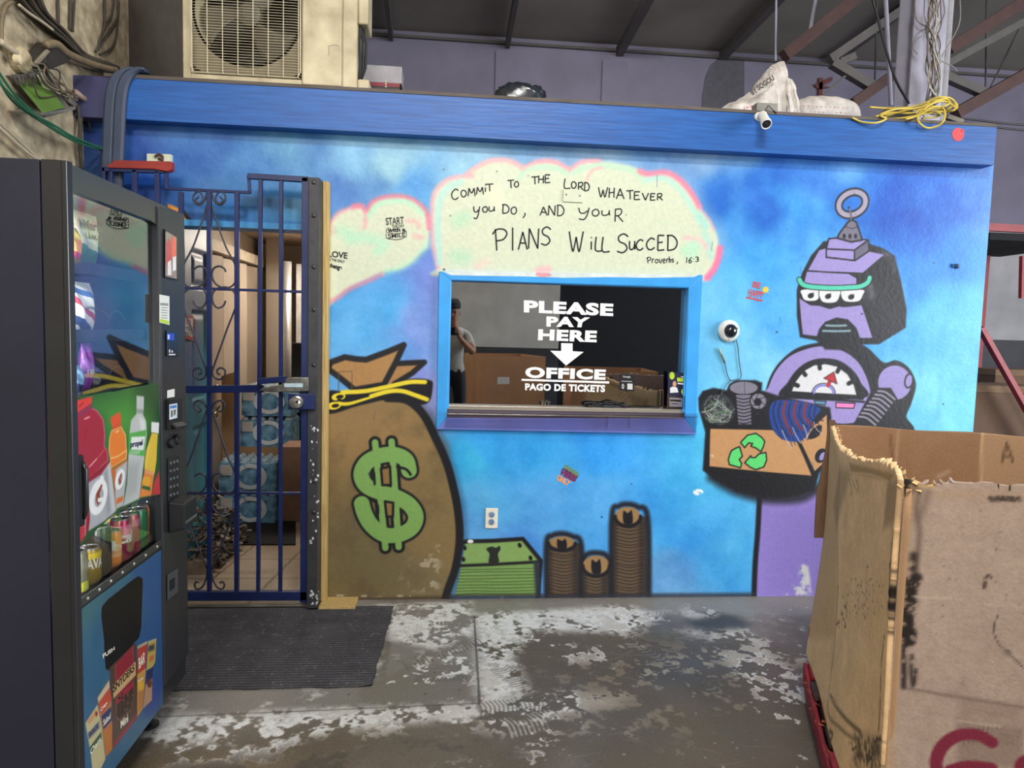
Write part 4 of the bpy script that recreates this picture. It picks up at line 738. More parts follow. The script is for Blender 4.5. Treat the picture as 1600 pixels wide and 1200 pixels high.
for nm, p, q, wd in (('top_rail',(260,294.5),(391,301),.013),('top_rail',(388,275.5),(482,281),.026),('top_step',(388.5,274),(390.5,302),.014),('thin_rail',(283,450),(475,456),.013),('mid_rail',(281,608.5),(412,607),.036),('thin_rail',(283,770),(475,770.5),.011),('bottom_rail',(281,930.5),(481,930),.046)): gbar(nm, p, q, wd, .03 if wd > .025 else .016)
# higher side panel of the gate, partly behind the machine
for nm, p, q, wd in (('top_rail',(160,265),(262,268),.02),('side_bar',(163,262),(163,420),.014),('side_bar',(174,266),(174,420),.014),('side_bar',(211,266),(212,420),.022),('side_bar',(246,268),(247,420),.022),('top_step',(260,266),(260.5,296),.014)): gbar(nm, p, q, wd)
def scroll(pts):
    for mir in (1, -1):
        pp = [(327.3+mir*(x-327.3), y) for x, y in pts]; b = MB(); P = [G(x, y, GTY-.004) for x, y in catmull(pp, False, 5)]
        for i in range(len(P)-1): pass
        b.tube(P, .0048, 6); b.build('scroll', M_scroll, gt, smooth=True)
scroll([(311,307),(306,313),(311,318),(317,313),(316,305),(310,299),(303,305),(303,314),(310,320),(318,316),(322,306),(323,300)])
scroll([(323,322),(318,340),(302,385),(288,412),(284.5,432),(291,446),(304,450),(317,444),(323,432),(321,420),(312,416),(304,420),(302,425)])
scroll([(302,470),(306,478),(315,481),(322,472),(322,458),(313,450),(300,449),(289,456),(284.5,470),(288,484),(300,515),(316,560),(323,580)])
scroll([(323,572),(321,588),(312,593),(304,588),(303,579),(309,575),(315,578),(314,584),(310,585)])
scroll([(310,634),(315,640),(310,643),(304,637),(305,629),(311,626),(319,630),(323,638)])
scroll([(323,640),(318,655),(300,710),(287,740),(285,756),(291,768),(304,772),(317,766),(323,755),(320,743),(311,740),(304,745)])
scroll([(304,795),(309,801),(317,800),(323,790),(321,778),(312,771),(300,770),(289,776),(286,790),(294,815),(312,860),(324,890)])
scroll([(324,890),(322,905),(315,918),(307,920),(304,914),(307,909),(311,911)])
# latch guard, lock plate and knob
M_latch = mat('scuffed_steel', (150, 148, 142), .35, metal=.85, var=.35, scale=30)
b = MB(); b.bar(G(404,596,GTY-.03), G(447,592,GTY-.03), .03, .03, up=(0,-1,0)); b.build('latch_arm', M_gate, gt, bevel=.003)
b = MB(); b.prism([G(x, y, GTY-.042) for x, y in [(440,594),(455,590),(482,590),(482,611),(422,613),(405,610),(412,605),(440,601)]], (0, .020, 0)); ln = b.build('latch_guard', M_latch, gt, bevel=.003)
MB().prism([G(x, y, GTY-.0445) for x, y in [(444,599),(473,599),(473,605),(444,605)]], (0, .002, 0)).build('latch_slot', mat('latch_slot_paint', (176, 196, 206), .4), ln)
MB().prism([G(x, y, GTY-.045) for x, y in [(450,615),(491,616),(491,640),(450,640)]], (0, .024, 0)).build('lock_box', M_gate, gt, bevel=.003)
b = MB(); b.lathe([(.030, 0), (.030, .004), (.014, .008), (.012, .022), (.022, .030), (.028, .042), (.028, .054), (.020, .062), (.008, .063)], G(464,628,GTY-.045), (0, -1, 0), 26); kb = b.build('knob', mat('satin_steel', (196, 192, 184), .25, metal=.9, var=.05), gt, smooth=False); shade_auto(kb, 35)
MB().lathe([(.007, 0), (.006, .003)], G(464,628,GTY-.108), (0, -1, 0), 12).build('keyhole', M_blk, kb)
# red plank on the gate's side panel and the board behind it
b = MB(); b.prism([G(x, y, GTY-.02) for x, y in [(168,258),(180,250),(268,252),(268,265),(262,268),(240,264),(168,262)]], (0, .04, 0)); tag(b.build('plank', mat('red_paint', (140, 42, 36), .5, var=.2), bevel=.003), 'red painted plank lying along the top of the gate at left', 'plank')
t = thing('wall_plate', tuple(atY(248, 253, D-.03)), 'small cream plate with a rusty hook above the red plank', 'plate')
MB().prism([atY(x, y, D-.03) for x, y in [(229.5,240),(266.5,241),(266.5,254),(229.5,252)]], (0, .0295, 0)).build('plate', mat('cream_paint', (226, 232, 210), .5), t); MB().tube([atY(x, y, D-.036) for x, y in catmull([(242,245),(248,241),(254,244),(253,248),(247,247),(255,250)], False, 4)], .006, 6).build('hook', mat('rust', (80, 60, 50), .8), t, smooth=True)
# gate post of dark steel and the pale stud beside it
M_post = mat('black_steel_chipped', (54, 54, 58), .5, var=.2, scale=30)
t = thing('gate_post', tuple(G(490, 945)), 'dark steel post with bolts at the right of the gate', 'post')
p0 = G(483.5, 278); p1 = G(499, 945); b = MB(); b.box2((p0.x, GTY-.02, 0.019), (float(G(500, 278).x), D-.002, p0.z)); b.build('post', M_post, t, bevel=.002)
for y in (285, 337, 417, 484, 570, 752, 800): MB().lathe([(.011, 0), (.010, .004), (.006, .007)], G(490.5, y, GTY-.02), (0, -1, 0), 12).build('bolt', mat('bolt_steel', (74, 72, 72), .4, metal=.6), t, smooth=True)
b = MB(); r2 = random.Random(4)
for (y0, y1, n) in ((660,760,16),(770,850,10),(920,945,14)):
    for i in range(n):
        x = r2.uniform(485, 498); y = r2.uniform(y0, y1); s_ = r2.uniform(.6, 2.2); b.poly([G(x+s_*r2.uniform(.6,1.2)*math.cos(a), y+s_*1.4*r2.uniform(.6,1.2)*math.sin(a), GTY-.0206) for a in (0,1,2,3,4,5)])
b.build('paint_chips', mat('chip_white', (205, 212, 215), .6), t, fixn=False)
M_pine = mat('pale_pine', (198, 172, 112), .7, var=.12, scale=10, stretch=(14, 14, .6), rgb2=(170, 140, 84), bump=.2)
st_ = MB(); a0 = atY(500.5, 283, D-.06); a1 = atY(513.5, 283, D-.06); st_.box2((max(a0[0], float(G(500, 278).x)+.001), D-.06, .019), (a1[0], D-.001, a0[2])); tag(st_.build('wooden_stud', M_pine, bevel=.002), 'pale pine stud standing between the gate post and the painted money bag', 'stud')
b = MB(); q0 = atZ(497, 949, .019); b.box2((q0[0], D-.135, .0005), (atZ(556, 944, .019)[0], D-.001, .018)); tag(b.build('threshold_board', M_pine, bevel=.002), 'short pale board on the floor at the foot of the wooden stud', 'board')
# door mat
q = [FUV(p) for p in ((205,1085),(580,1074),(606,1000),(615,950),(255,953))]
mtc = Canvas(min(p[0] for p in q)-.01, max(p[0] for p in q)+.01, min(p[1] for p in q)-.01, max(p[1] for p in q)+.01, .004, (72, 71, 74))
mtc.C += ((fbm(mtc.nv, mtc.nu, 12, 5, 5)-.5)*22)[..., None]; nn = fbm(mtc.nv, mtc.nu, 90, 3, 6)
mtc.C += (np.where(nn > .74, 26, 0)*1.0)[..., None]
yl = mtc.V; mtc.C *= (1+.16*np.sin(yl*2*np.pi/.022))[:, None, None]
mx_ = lambda v: np.interp(v, [q[1][1], q[3][1]], [q[1][0], q[3][0]])
mat_o = mtc.mesh('doormat', lambda u, v: (u, v, .006+.0016*np.sin(v*2*np.pi/.022)+.010*np.clip((u-mx_(v)+.05)/.05, 0, 1)*np.clip((q[1][1]+.06-v)/.06, 0, 1)), paint_mat('mat_fibre', rough=.95, bump=.6, scale=160, var=.25, spec=.1), keep=lambda u, v: (u < mx_(v)+.002*np.sin(v*23)) & (v > q[1][1]+.002*np.sin(u*19)-.002*np.cos(u*41)))
sm = mat_o.modifiers.new('thickness', 'SOLIDIFY'); sm.thickness = .0055; sm.offset = -1
tag(mat_o, 'dark charcoal ribbed doormat on the floor in front of the gate', 'doormat')
# ------------------------------------------------------------------ vending machine (local axes: x along the front away from the camera, y into the machine, z up)
NV = atX(95, 258, -0.942); FV = atX(283.5, 330, -0.948); NV[2] = FV[2] = 0; VW = float(np.linalg.norm(FV-NV)); ex = (FV-NV)/VW; ey = np.array([-ex[1], ex[0], 0]); VRZ = math.atan2(ex[1], ex[0])
VH = 1.832; VZ0 = .145; VD = .74
def VM(px, py, dep=0.0):
    p = atPlane(px, py, NV+ey*dep, ey)-NV; return (float(p@ex), float(p[2]))
def V3(px, py, dep=0.0): a, c = VM(px, py, dep); return (a, dep, c)
def VW3(a, b, c): p = NV+ex*a+ey*b; return (float(p[0]), float(p[1]), float(c))
vm = thing('vending_machine', tuple(NV), 'tall black vending machine with glass front, drink poster and blue lower panel at left', 'vending machine', rz=VRZ)
M_cab = mat('machine_navy', (34, 36, 52), .35, var=.08, scale=4); M_door = mat('machine_black', (36, 37, 40), .28, var=.1, scale=6, spec=.6); M_bk2 = mat('matt_black', (16, 16, 18), .6, var=.1); M_inn = mat('machine_interior', (46, 66, 96), .6, var=.05)
def vb(name, m, fn, par=None, bevel=.003, smooth=False): b = MB(); fn(b); return b.build(name, m, par or vm, world=False, bevel=bevel, smooth=smooth)
DT = .045
def cabf(b):
    t = .025
    b.box2((0, DT+.004, VZ0), (t, VD, VH)); b.box2((VW-t, DT+.004, VZ0), (VW, VD, VH)); b.box2((t, VD-t, VZ0), (VW-t, VD, VH)); b.box2((t, DT+.004, VH-t), (VW-t, VD, VH)); b.box2((t, DT+.004, VZ0), (VW-t, VD, VZ0+t))
vb('cabinet', M_cab, cabf)
# door with window and bin openings
wx0, wz0 = VM(106, 300); wpx = [(101,310),(103,300),(110,296.5),(150,312),(236,345),(246,352),(250,366),(252.5,600),(253,852),(112.5,957)]
wout = [VM(*p) for p in wpx]; wout[0] = (max(.02, wout[0][0]), wout[0][1])
binpx = [(162.5,1005),(157.5,962),(158.5,948),(167.5,937),(205,907),(216,900),(222,904),(222.5,912),(220,980),(217,996),(211,1003)]
binout = [VM(*p) for p in binpx]
dout = [(0.0, VZ0+.01), (VW, VZ0+.01), (VW, VH), (0, VH)]
plate(dout, [wout, binout], DT, 'door', M_door, vm, lambda u, v, w_: (u, w_, v), bevel=.006)
# rounded near edge strip and the raised payment column
ca, _ = VM(247, 600)
vb('edge_strip', M_door, lambda b: b.prism([(0, -.012, VZ0+.01), (.018, -.018, VZ0+.01), (.032, -.004, VZ0+.01), (.032, .0, VZ0+.01), (0, 0, VZ0+.01)], (0, 0, VH-VZ0-.01)), bevel=.004)
cz0 = VM(262, 1062)[1]
col_ = vb('payment_column', mat('column_black', (40, 41, 44), .4, var=.08), lambda b: b.prism([(ca+.006, -.004, 0.0+cz0), (ca+.010, -.008, cz0), (VW+.002, -.0095, cz0+.01), (VW+.002, .02, cz0+.01), (ca+.006, .02, cz0)], (0, 0, VH-cz0-.012)), bevel=.004)
CB = -.0100
def colbox(name, m, px, d=.006, par=None, bevel=.0015, base=CB):
    P = [VM(x, y, base) for x, y in px]; return vb(name, m, lambda b: b.prism([(a, base, c) for a, c in P], (0, -d, 0)), par or col_ and vm, bevel)
def colpoly(b, mi, px, base): b.mi = mi; b.poly([V3(x, y, base) for x, y in px])
sc_ = colbox('display', mat('display_frame', (20, 20, 22), .3), [(256.5,357),(277.5,369),(277.5,438),(256.5,434)], .004)
b = MB(); Bd = CB-.0045
for mi, px in ((0,[(258.5,361),(276,371),(276,436),(258.5,431)]),(1,[(260,380),(264,372),(267,378),(268,410),(262,420),(259.5,410)]),(2,[(269,372),(272,368.5),(275,376),(275.5,405),(268,402)]),(3,[(262,410),(267,406),(268,430),(262,430)]),(3,[(270,402),(275,400),(275,422),(270,424)]),(1,[(263,414),(266,412),(266,424),(263,426)]),(2,[(271.5,406),(274,405),(274,415),(271.5,417)])): colpoly(b, mi, px, Bd-.0002*mi)
b.build('picture', [mat('display_green', (146, 128, 120), .2), mat('display_red', (196, 60, 72), .2), mat('display_coral', (226, 96, 78), .2), mat('display_grey', (226, 222, 222), .2)], sc_, world=False, fixn=False)
M_lab = mat('label_white', (222, 224, 216), .5, var=.03); M_lbk = mat('label_print', (70, 74, 70), .5)
la = colbox('instruction_label', M_lab, [(249,460),(264.5,463),(264.5,508),(249,504)], .0008)
b = MB()
for y in (473.5, 475.5): colpoly(b, 0, [(250.5,y),(263,y+.8),(263,y+2),(250.5,y+1.2)], CB-.0012)
for y in (480,484,488,492,496): colpoly(b, 0, [(252,y),(262,y+.7),(262,y+1.5),(252,y+.8)], CB-.0012)
colpoly(b, 1, [(249.5,498),(264,501.5),(264,507),(249.5,503)], CB-.0012); b.build('print', [M_lbk, mat('label_lime', (180, 208, 60), .5)], la, world=False, fixn=False)
cr = colbox('card_sensor', mat('reader_black', (22, 22, 26), .25), [(259,516),(277,517),(277,557),(259,557)], .004)
b = MB(); colpoly(b, 0, [(260.5,521),(272,521),(272,532),(260.5,531)], CB-.0045); colpoly(b, 1, [(262,523),(265,523),(265,530),(262,530)], CB-.0047); colpoly(b, 1, [(264,546),(266,546),(266,551),(264,551)], CB-.0045); colpoly(b, 1, [(268,547),(270,548),(270,551),(268,551)], CB-.0045); colpoly(b, 1, [(264,553),(274,553),(274,555),(264,555)], CB-.0045); b.build('symbols', [mat('contactless_blue', (40, 72, 190), .4), mat('symbol_white', (208, 212, 220), .4)], cr, world=False, fixn=False)
colbox('small_sticker', M_lab, [(261,610),(272.5,607.5),(272.5,620),(261,622)], .0008)
ba = colbox('bill_acceptor', M_bk2, [(259,624),(279,622),(279,668),(259,672)], .012)
b = MB(); Bb = CB-.0125; colpoly(b, 0, [(264.5,632),(277,630),(277,653),(264.5,656)], Bb); colpoly(b, 1, [(265.5,634.5),(276,632.5),(276,637),(265.5,638.5)], Bb-.0003); colpoly(b, 2, [(267,642),(270,640.5),(270,651),(267,652)], Bb-.0003); colpoly(b, 2, [(271.5,640),(275,640),(274,648),(271.5,650)], Bb-.0003); b.build('label', [mat('bill_label', (206, 214, 222), .4), mat('bill_blue', (70, 120, 190), .4), mat('bill_print', (90, 96, 90), .4)], ba, world=False, fixn=False)
vb('bill_tray', M_bk2, lambda b: b.prism([(VM(262,664,CB)[0], CB-.010, VM(262,660,CB)[1]), (VM(279,664,CB)[0], CB-.010, VM(279,658,CB)[1]), (VM(279,664,CB)[0], CB-.03, VM(279,663,CB)[1]), (VM(262,664,CB)[0], CB-.03, VM(262,667,CB)[1])], (0, 0, -.012)), ba)
for px, r in (((265,693),.016),((273,687),.018)): a, c = VM(*px, CB); vb('lock', M_bk2, lambda b: b.lathe([(r, 0), (r, .012), (r*.7, .016), (r*.4, .012)], (a, CB, c), (0, -1, 0), 20))
kp = colbox('keypad', mat('keypad_black', (26, 26, 28), .5), [(261.5,716),(279,711),(279,776),(261.5,784)], .003)
for r_ in range(5):
    for k in range(3): a, c = VM(264.5+k*5.2, 724+r_*12.5-k*1.6, CB); vb('key', mat('key_grey', (82, 84, 88), .4), lambda b: b.lathe([(.0058, 0), (.0058, .003), (.004, .0045)], (a, CB-.003, c), (0, -1, 0), 10), kp, 0)
a, c = VM(262, 800, CB); a1, c1 = VM(281, 815, CB)
rd_ = vb('card_reader', M_bk2, lambda b: b.prism([(a, CB, c+.035), (a, CB-.055, c+.028), (a, CB-.055, c-.06), (a, CB, c-.075)], (a1-a+.012, 0, 0)), None, .006)
vb('reader_display', mat('lcd_green_grey', (92, 102, 84), .3), lambda b: b.prism([(a1+.0125, CB-.008, c+.024), (a1+.0125, CB-.048, c+.019), (a1+.0125, CB-.048, c-.018), (a1+.0125, CB-.008, c-.02)], (.001, 0, 0)), rd_, 0)
vb('reader_slot', mat('slot_silver', (120, 120, 124), .3, metal=.6), lambda b: b.box2((a+.006, CB-.0575, c-.042), (a1+.004, CB-.055, c-.034)), rd_, 0)
cb_ = colbox('coin_return', mat('coin_cup_grey', (66, 68, 72), .5), [(261,898),(277,888),(277,925),(261,938)], .003); colbox('cup_opening', mat('deep_black', (6, 6, 7), .8), [(265,907),(273,902),(273,918),(265,924)], .0006, cb_, 0, CB-.0032)
# lock handle at the near edge
a, c = VM(99, 730, -.006); hb = vb('handle', M_bk2, lambda b: b.box2((.034, -.012, VM(99,835,0)[1]), (.058, -.001, VM(99,718,0)[1])), None, .006); vb('grip', M_door, lambda b: b.tube([(.046, -.012, VM(99,822,0)[1]), (.046, -.020, VM(99,810,0)[1]), (.046, -.020, VM(99,742,0)[1]), (.046, -.012, VM(99,730,0)[1])], .006, 10), hb, 0, True)
# interior behind the glass
wbz = VM(112, 957)[1]
def innf(b):
    b.box2((.03, .46, wbz-.04), (VW-.12, .47, VH-.03)); b.box2((VW-.135, DT+.002, wbz-.04), (VW-.125, .46, VH-.03)); b.box2((.028, DT+.002, VH-.06), (VW-.12, .46, VH-.05)); b.box2((.026, DT+.002, wbz-.05), (.03, .46, VH-.03))
vb('interior', M_inn, innf, None, 0)
trz = [VM(130, 411, .06)[1], VM(130, 517, .06)[1], VM(130, 613, .06)[1]]
for z in trz:
    tr_ = vb('shelf_tray', mat('tray_blue_grey', (34, 40, 54), .5), lambda b: (b.box2((.03, .05, z-.012), (VW-.14, .45, z)), b.box2((.03, .048, z-.03), (VW-.14, .052, z+.004))), None, .001)
    b = MB()
    for k in range(3): colx = .05+k*.022; b.box2((colx, .0465, z-.024), (colx+.012, .0475, z-.008))
    b.build('price_tag', M_lab, tr_, world=False)
    for k in range(2):
        x0 = .34+k*.10; b = MB(); b.tube([(x0+.028*math.cos(t*.6), .065+t*.0042, z+.032+.028*math.sin(t*.6)) for t in range(80)], .0016, 5); b.build('spiral', mat('spiral_steel', (70, 76, 86), .4, metal=.5), tr_, world=False, smooth=True)
vb('can_shelf', M_bk2, lambda b: b.box2((.03, .012, VM(112,955)[1]-.016), (VW-.13, .46, VM(112,955)[1]-.004)), None, .002)
plate([(u, v) for u, v in wout], [], .004, 'front_glass', glass_mat('vending_glass', .13, (.92, .94, .95), (.95, .97, 1.0)), vm, lambda u, v, w_: (u, .012+w_, v))
rl = vb('lower_rail', mat('rail_grey', (70, 70, 68), .4, metal=.4), lambda b: b.prism([V3(112,948,-.002), V3(253,843,-.002), V3(253,853,-.002), V3(112.5,960,-.002)], (0, .006, 0)), None, .001)
for k in range(8): t = .05+k*.128; a, c = VM(112+141*t, 953.5-105*t, -.002); vb('rivet', mat('rivet_bright', (214, 214, 206), .3, metal=.5), lambda b: b.lathe([(.0045, 0), (.004, .002), (.001, .003)], (a, -.002, c), (0, -1, 0), 10), rl, 0)
for lz, hgt, pw in ((1.33, .72, 5.0), (VM(112,905)[1], .22, 1.6)):
    l0 = VW3(.036, .075, lz); l1 = VW3(.30, .13, lz); lo_ = area('case_lamp', l0, l1, .03, pw, (1.0, .98, .94), hgt)
    lo_.rotation_euler = (Vector(l1)-Vector(l0)).to_track_quat('-Z', 'Y').to_euler()
# drink poster on the glass
def VT(p): return VM(p[0], p[1], -.0)
def Q(pts): return [(100+x/4.8, 590+y/4.8) for x, y in pts]
def painted_panel(name, outline, cvs, parent, dep, m):
    O = np.array(outline); ins = lambda u, v: _inside(u, v, O)
    return cvs.mesh(name, lambda u, v: (u, np.full_like(u, dep), v), m, parent=parent, keep=ins, gain=.85)
def _inside(X, Y, P):
    r = np.zeros(X.shape, bool)
    for k in range(len(P)):
        a = P[k]; b = P[(k+1) % len(P)]
        if a[1] == b[1]: continue
        r ^= ((a[1] > Y) != (b[1] > Y)) & (X < (b[0]-a[0])*(Y-a[1])/(b[1]-a[1])+a[0])
    return r
pout = [VM(x, y) for x, y in [(112,622),(180,611),(246,597.5),(250,680),(250.5,772),(225,778),(200,790),(175,806),(150,828),(136,845),(112.5,862)]]
U = [p[0] for p in pout]; Vv = [p[1] for p in pout]
pc = Canvas(min(U), max(U), min(Vv), max(Vv), .0016, (40, 82, 48), VT)
g = pc.fill; s2 = pc.stroke
g(Q([(200,200),(480,100),(640,330),(560,500),(330,520),(280,300)]), (78, 158, 62), .08, .9); g(Q([(60,600),(160,700),(100,900),(60,900)]), (40, 72, 42), .04, .7)
CR = (168, 38, 60)
g(Q([(90,280),(190,225),(240,240),(290,310),(305,420),(300,510),(325,560),(330,620),(230,720),(110,815),(100,760),(110,690),(70,660),(68,540),(66,420),(75,340)]), (206, 96, 120), .003); g(Q([(95,290),(190,235),(235,250),(282,315),(297,420),(292,510),(318,565),(322,615),(225,712),(112,805),(104,760),(116,685),(76,655),(74,540),(72,420),(82,340)]), CR, .003)
g(Q([(105,815),(335,620),(385,1000),(300,1070),(180,1140),(165,1180)]), (150, 28, 52), .003)
g(Q([(60,180),(205,140),(205,190),(100,270),(70,280),(62,240)]), (226, 66, 60), .003); g(Q([(85,270),(200,195),(205,235),(110,300),(92,310)]), (150, 50, 84), .003); s2(Q([(110,215),(140,190)]), .004, (150,40,40), .001)
s2(Q([(112,690),(170,680),(250,600),(300,540),(320,560)]), .006, (196, 66, 88), .003); s2(Q([(150,310),(185,295)]), .005, (236, 150, 160), .002); s2(Q([(190,665),(240,610)]), .004, (236, 160, 170), .002); s2(Q([(155,380),(158,470)]), .004, (146, 30, 52), .003)
g(Q([(175,790),(275,725),(340,630),(385,1000),(300,1075),(180,1150),(190,1060)]), (176, 178, 184), .004); g(Q([(320,680),(345,640),(388,990),(350,1025)]), (206, 208, 212), .01, .8); g(Q([(300,720),(320,690),(345,1000),(320,1030)]), (140, 142, 150), .012, .7)
g(ell(*Q([(252,895)])[0], 13.5, 29, 12), (240, 240, 240), .003); g(Q([(268,740),(292,735),(296,810),(262,830)]), (240,240,240), .003); g(ell(*Q([(258,900)])[0], 6.5, 15, 14), (168, 172, 178), .003); g(Q([(275,800),(285,808),(262,870),(270,930),(248,960),(235,920),(238,870)]), (146, 62, 44), .003); g(Q([(248,905),(312,890),(312,925),(250,935)]), (240,240,240), .002)
g(Q([(345,300),(415,255),(425,310),(425,345),(360,370),(348,340)]), (228, 88, 50), .003); g(Q([(357,360),(425,345),(430,385),(360,400)]), (214, 84, 44), .003)
g(Q([(352,395),(425,365),(460,430),(466,520),(470,560),(466,610),(400,650),(346,685),(340,600),(330,540),(335,450)]), (244, 190, 120), .003); g(Q([(356,402),(422,373),(454,435),(460,520),(463,560),(460,602),(400,642),(350,675),(345,600),(337,540),(341,450)]), (236, 130, 52), .003); s2(Q([(345,605),(400,590),(462,545)]), .005, (248, 186, 110), .002); s2(Q([(385,410),(408,398)]), .004, (252, 214, 170), .002)
g(Q([(350,690),(470,610),(468,700),(435,960),(385,985),(370,800)]), (206, 108, 50), .003); g(Q([(385,690),(470,625),(462,740),(440,960),(388,985),(380,880)]), (184, 186, 190), .004)
g(ell(*Q([(415,762)])[0], 7, 16.5, 12), (242,242,242), .002); g(ell(*Q([(418,765)])[0], 3.4, 9, 12), (170,172,178), .002); g(Q([(424,715),(432,720),(420,760),(424,790),(412,800),(406,770)]), (150,60,42), .002); g(Q([(390,910),(440,885),(436,925),(390,950)]), (222,110,50), .004)
g(Q([(540,135),(596,142),(594,235),(588,275),(612,330),(618,420),(600,600),(560,910),(440,965),(470,800),(478,600),(490,400),(500,320),(540,270)]), (196, 200, 198), .004); g(Q([(500,330),(545,300),(560,430),(490,440)]), (196, 200, 196), .012, .6); g(Q([(540,235),(592,240),(588,270),(540,265)]), (150,160,150), .004); g(Q([(560,300),(600,320),(608,400),(580,440)]), (240,242,240), .015, .7); g(Q([(485,420),(615,390),(598,590),(478,570)]), (86, 178, 84), .003); g(Q([(502,445),(606,440),(592,545),(492,540)]), (238,242,238), .003); g(Q([(490,548),(575,545),(560,575),(488,572)]), (150,200,150), .003); g(Q([(475,640),(560,640),(540,850),(450,930)]), (160,164,164), .02, .6); s2(Q([(480,760),(500,710),(540,700)]), .004, (170,176,180), .003)
g(Q([(652,332),(710,338),(706,420),(650,410)]), (238,238,236), .003); g(Q([(655,415),(700,420),(694,520),(690,620),(676,720),(600,690),(600,640),(612,550),(630,490)]), (232, 196, 70), .003); s2(Q([(640,500),(620,600),(610,680)]), .005, (250,232,150), .004, .7); g(Q([(602,690),(674,712),(650,885),(560,900)]), (232, 138, 70), .003); g(ell(*Q([(615,780)])[0], 7, 8), (240,170,60), .004); g(Q([(585,810),(640,820),(645,850),(580,830)]), (42,96,60), .003); g(Q([(600,692),(672,715),(668,735),(600,715)]), (240,160,120), .003)
g(Q([(655,880),(670,790),(700,720),(708,690),(712,740),(720,880)]), (200, 52, 66), .006); g(Q([(62,930),(85,960),(115,940),(140,1010),(160,1140),(150,1200),(62,1300)]), (206, 52, 66), .008)
for k in range(6): s2(Q([(95+k*14,900+k*25),(90+k*14,1000+k*20),(80+k*12,1120)]), .004, (226,120,126) if k % 2 else (180,60,70), .002, .7)
s2(Q([(100,850),(150,1000),(155,1180)]), .004, (190,190,196), .002, .8)
painted_panel('drink_poster', pout, pc, vm, -.0016, paint_mat('poster_print', rough=.3, bump=0, scale=30, var=.02, spec=.4))
b = MB(); put_text(b, 'propel', [V3(*p, -.0026) for p in Q([(498,540),(590,520),(592,462),(500,478)])], .03); b.build('poster_lettering', mat('poster_navy', (24, 30, 66), .4), vm, world=False, fixn=False)
# lower printed panel
lo = [(.034, VZ0+.012), (ca+.004, VZ0+.012), VM(254.5, 856), VM(112, 962)]; lo[3] = (.034, lo[3][1]+.0)
lo[0] = (.034, VZ0+.012)
lc = Canvas(.03, ca+.01, VZ0, max(lo[2][1], lo[3][1])+.02, .0016, (52, 98, 128), VT); lf_ = lc.fill; ls = lc.stroke
lc.C += ((fbm(lc.nv, lc.nu, 10, 4, 12)-.5)*16)[..., None]
def R(pts): return [(125+x/5.854, 995+y/5.854) for x, y in pts]
lf_([(200,880),(262,850),(262,1080),(190,1060),(225,960)], (44, 84, 142), .06, .8); lf_([(105,1000),(150,1100),(140,1220),(105,1240)], (48, 96, 138), .06, .6); lf_([(105,955),(200,900),(160,940),(120,1010)], (72, 112, 112), .05, .8); lf_([(205,1080),(255,1060),(250,1100),(230,1120)], (52, 70, 150), .04, .8)
lf_(binpx+[], (8, 8, 9), .001)
lf_([(162,1004),(208,1002),(209,1006),(171,1047),(165,1046),(164,1041)], (14, 14, 16), .002)
lf_(R([(265,285),(508,50),(520,300),(520,735),(290,1030),(282,600)]), (84, 62, 50), .002); lf_(R([(318,255),(482,75),(490,380),(330,590)]), (146, 40, 52), .003); lf_(R([(300,440),(504,225),(508,350),(302,565)]), (206, 172, 120), .002); lf_(R([(330,560),(485,400),(488,470),(335,640)]), (160, 40, 62), .004); lf_(R([(330,630),(488,450),(490,560),(440,690),(350,765),(325,740)]), (66, 46, 38), .004); lf_(R([(310,960),(520,700),(520,740),(292,1032)]), (150, 44, 52), .004)
for k in range(30): lf_(ell(*R([(rng.uniform(335,480), rng.uniform(520,720))])[0], 1.6, 2.2), (40,26,22) if k % 2 else (110,80,60), .002, .8)
ls(R([(320,255),(330,740),(360,765),(440,690),(488,560),(482,80)]), .002, (190,140,110), .001, .7, smooth=False)
lf_(R([(522,90),(613,40),(595,290),(520,350)]), (186, 66, 52), .002); lf_(R([(522,85),(615,35),(612,65),(524,112)]), (176,166,140), .002); lf_(R([(520,345),(600,285),(570,660),(520,735)]), (206, 152, 74), .002); lf_(ell(*R([(552,450)])[0], 4.5, 9), (226,176,60), .004); lf_(R([(530,500),(585,480),(572,640),(525,710)]), (176,116,62), .004, .7, noise=None)
lf_(R([(620,45),(695,15),(685,230),(660,275),(605,310)]), (196, 172, 84), .002); lf_(R([(620,40),(696,12),(694,30),(622,65)]), (186,170,140), .002); lf_(R([(605,310),(668,280),(655,400),(600,440)]), (40,52,96), .002); lf_(R([(595,440),(656,380),(655,580),(575,655)]), (190, 146, 110), .002); lf_(R([(625,80),(680,60),(678,120),(622,140)]), (70,60,50), .006, .7); lf_(ell(*R([(632,425)])[0],4,7), (110,60,40), .003); lf_(R([(635,180),(678,165),(670,210),(630,230)]), (206,110,60), .005)
lf_(R([(155,555),(258,395),(285,600),(290,1030),(232,1100),(175,700)]), (176, 120, 80), .002); lf_(R([(158,560),(262,400),(268,460),(165,600)]), (206,186,156), .002); lf_(R([(165,610),(268,470),(285,570),(195,720)]), (196, 78, 54), .003); lf_(R([(192,725),(280,640),(290,760),(210,850)]), (44,52,100), .003); lf_(R([(210,860),(290,780),(290,1030),(232,1098)]), (186,112,50), .003)
lf_(R([(45,790),(155,620),(190,800),(228,1120),(190,1200),(110,1230),(95,1080)]), (196,184,140), .002); lf_(R([(85,1010),(190,870),(195,930),(95,1080)]), (52,88,60), .003); lf_(R([(60,780),(140,660),(158,700),(80,800)]), (206,150,96), .004); lf_(R([(75,880),(170,770),(178,830),(85,930)]), (72,84,120), .005, .7); lf_(ell(*R([(146,705)])[0],2,4), (150,40,40), .002)
painted_panel('front_print', lo, lc, vm, -.0012, paint_mat('print_film', rough=.32, bump=0, scale=30, var=.03))
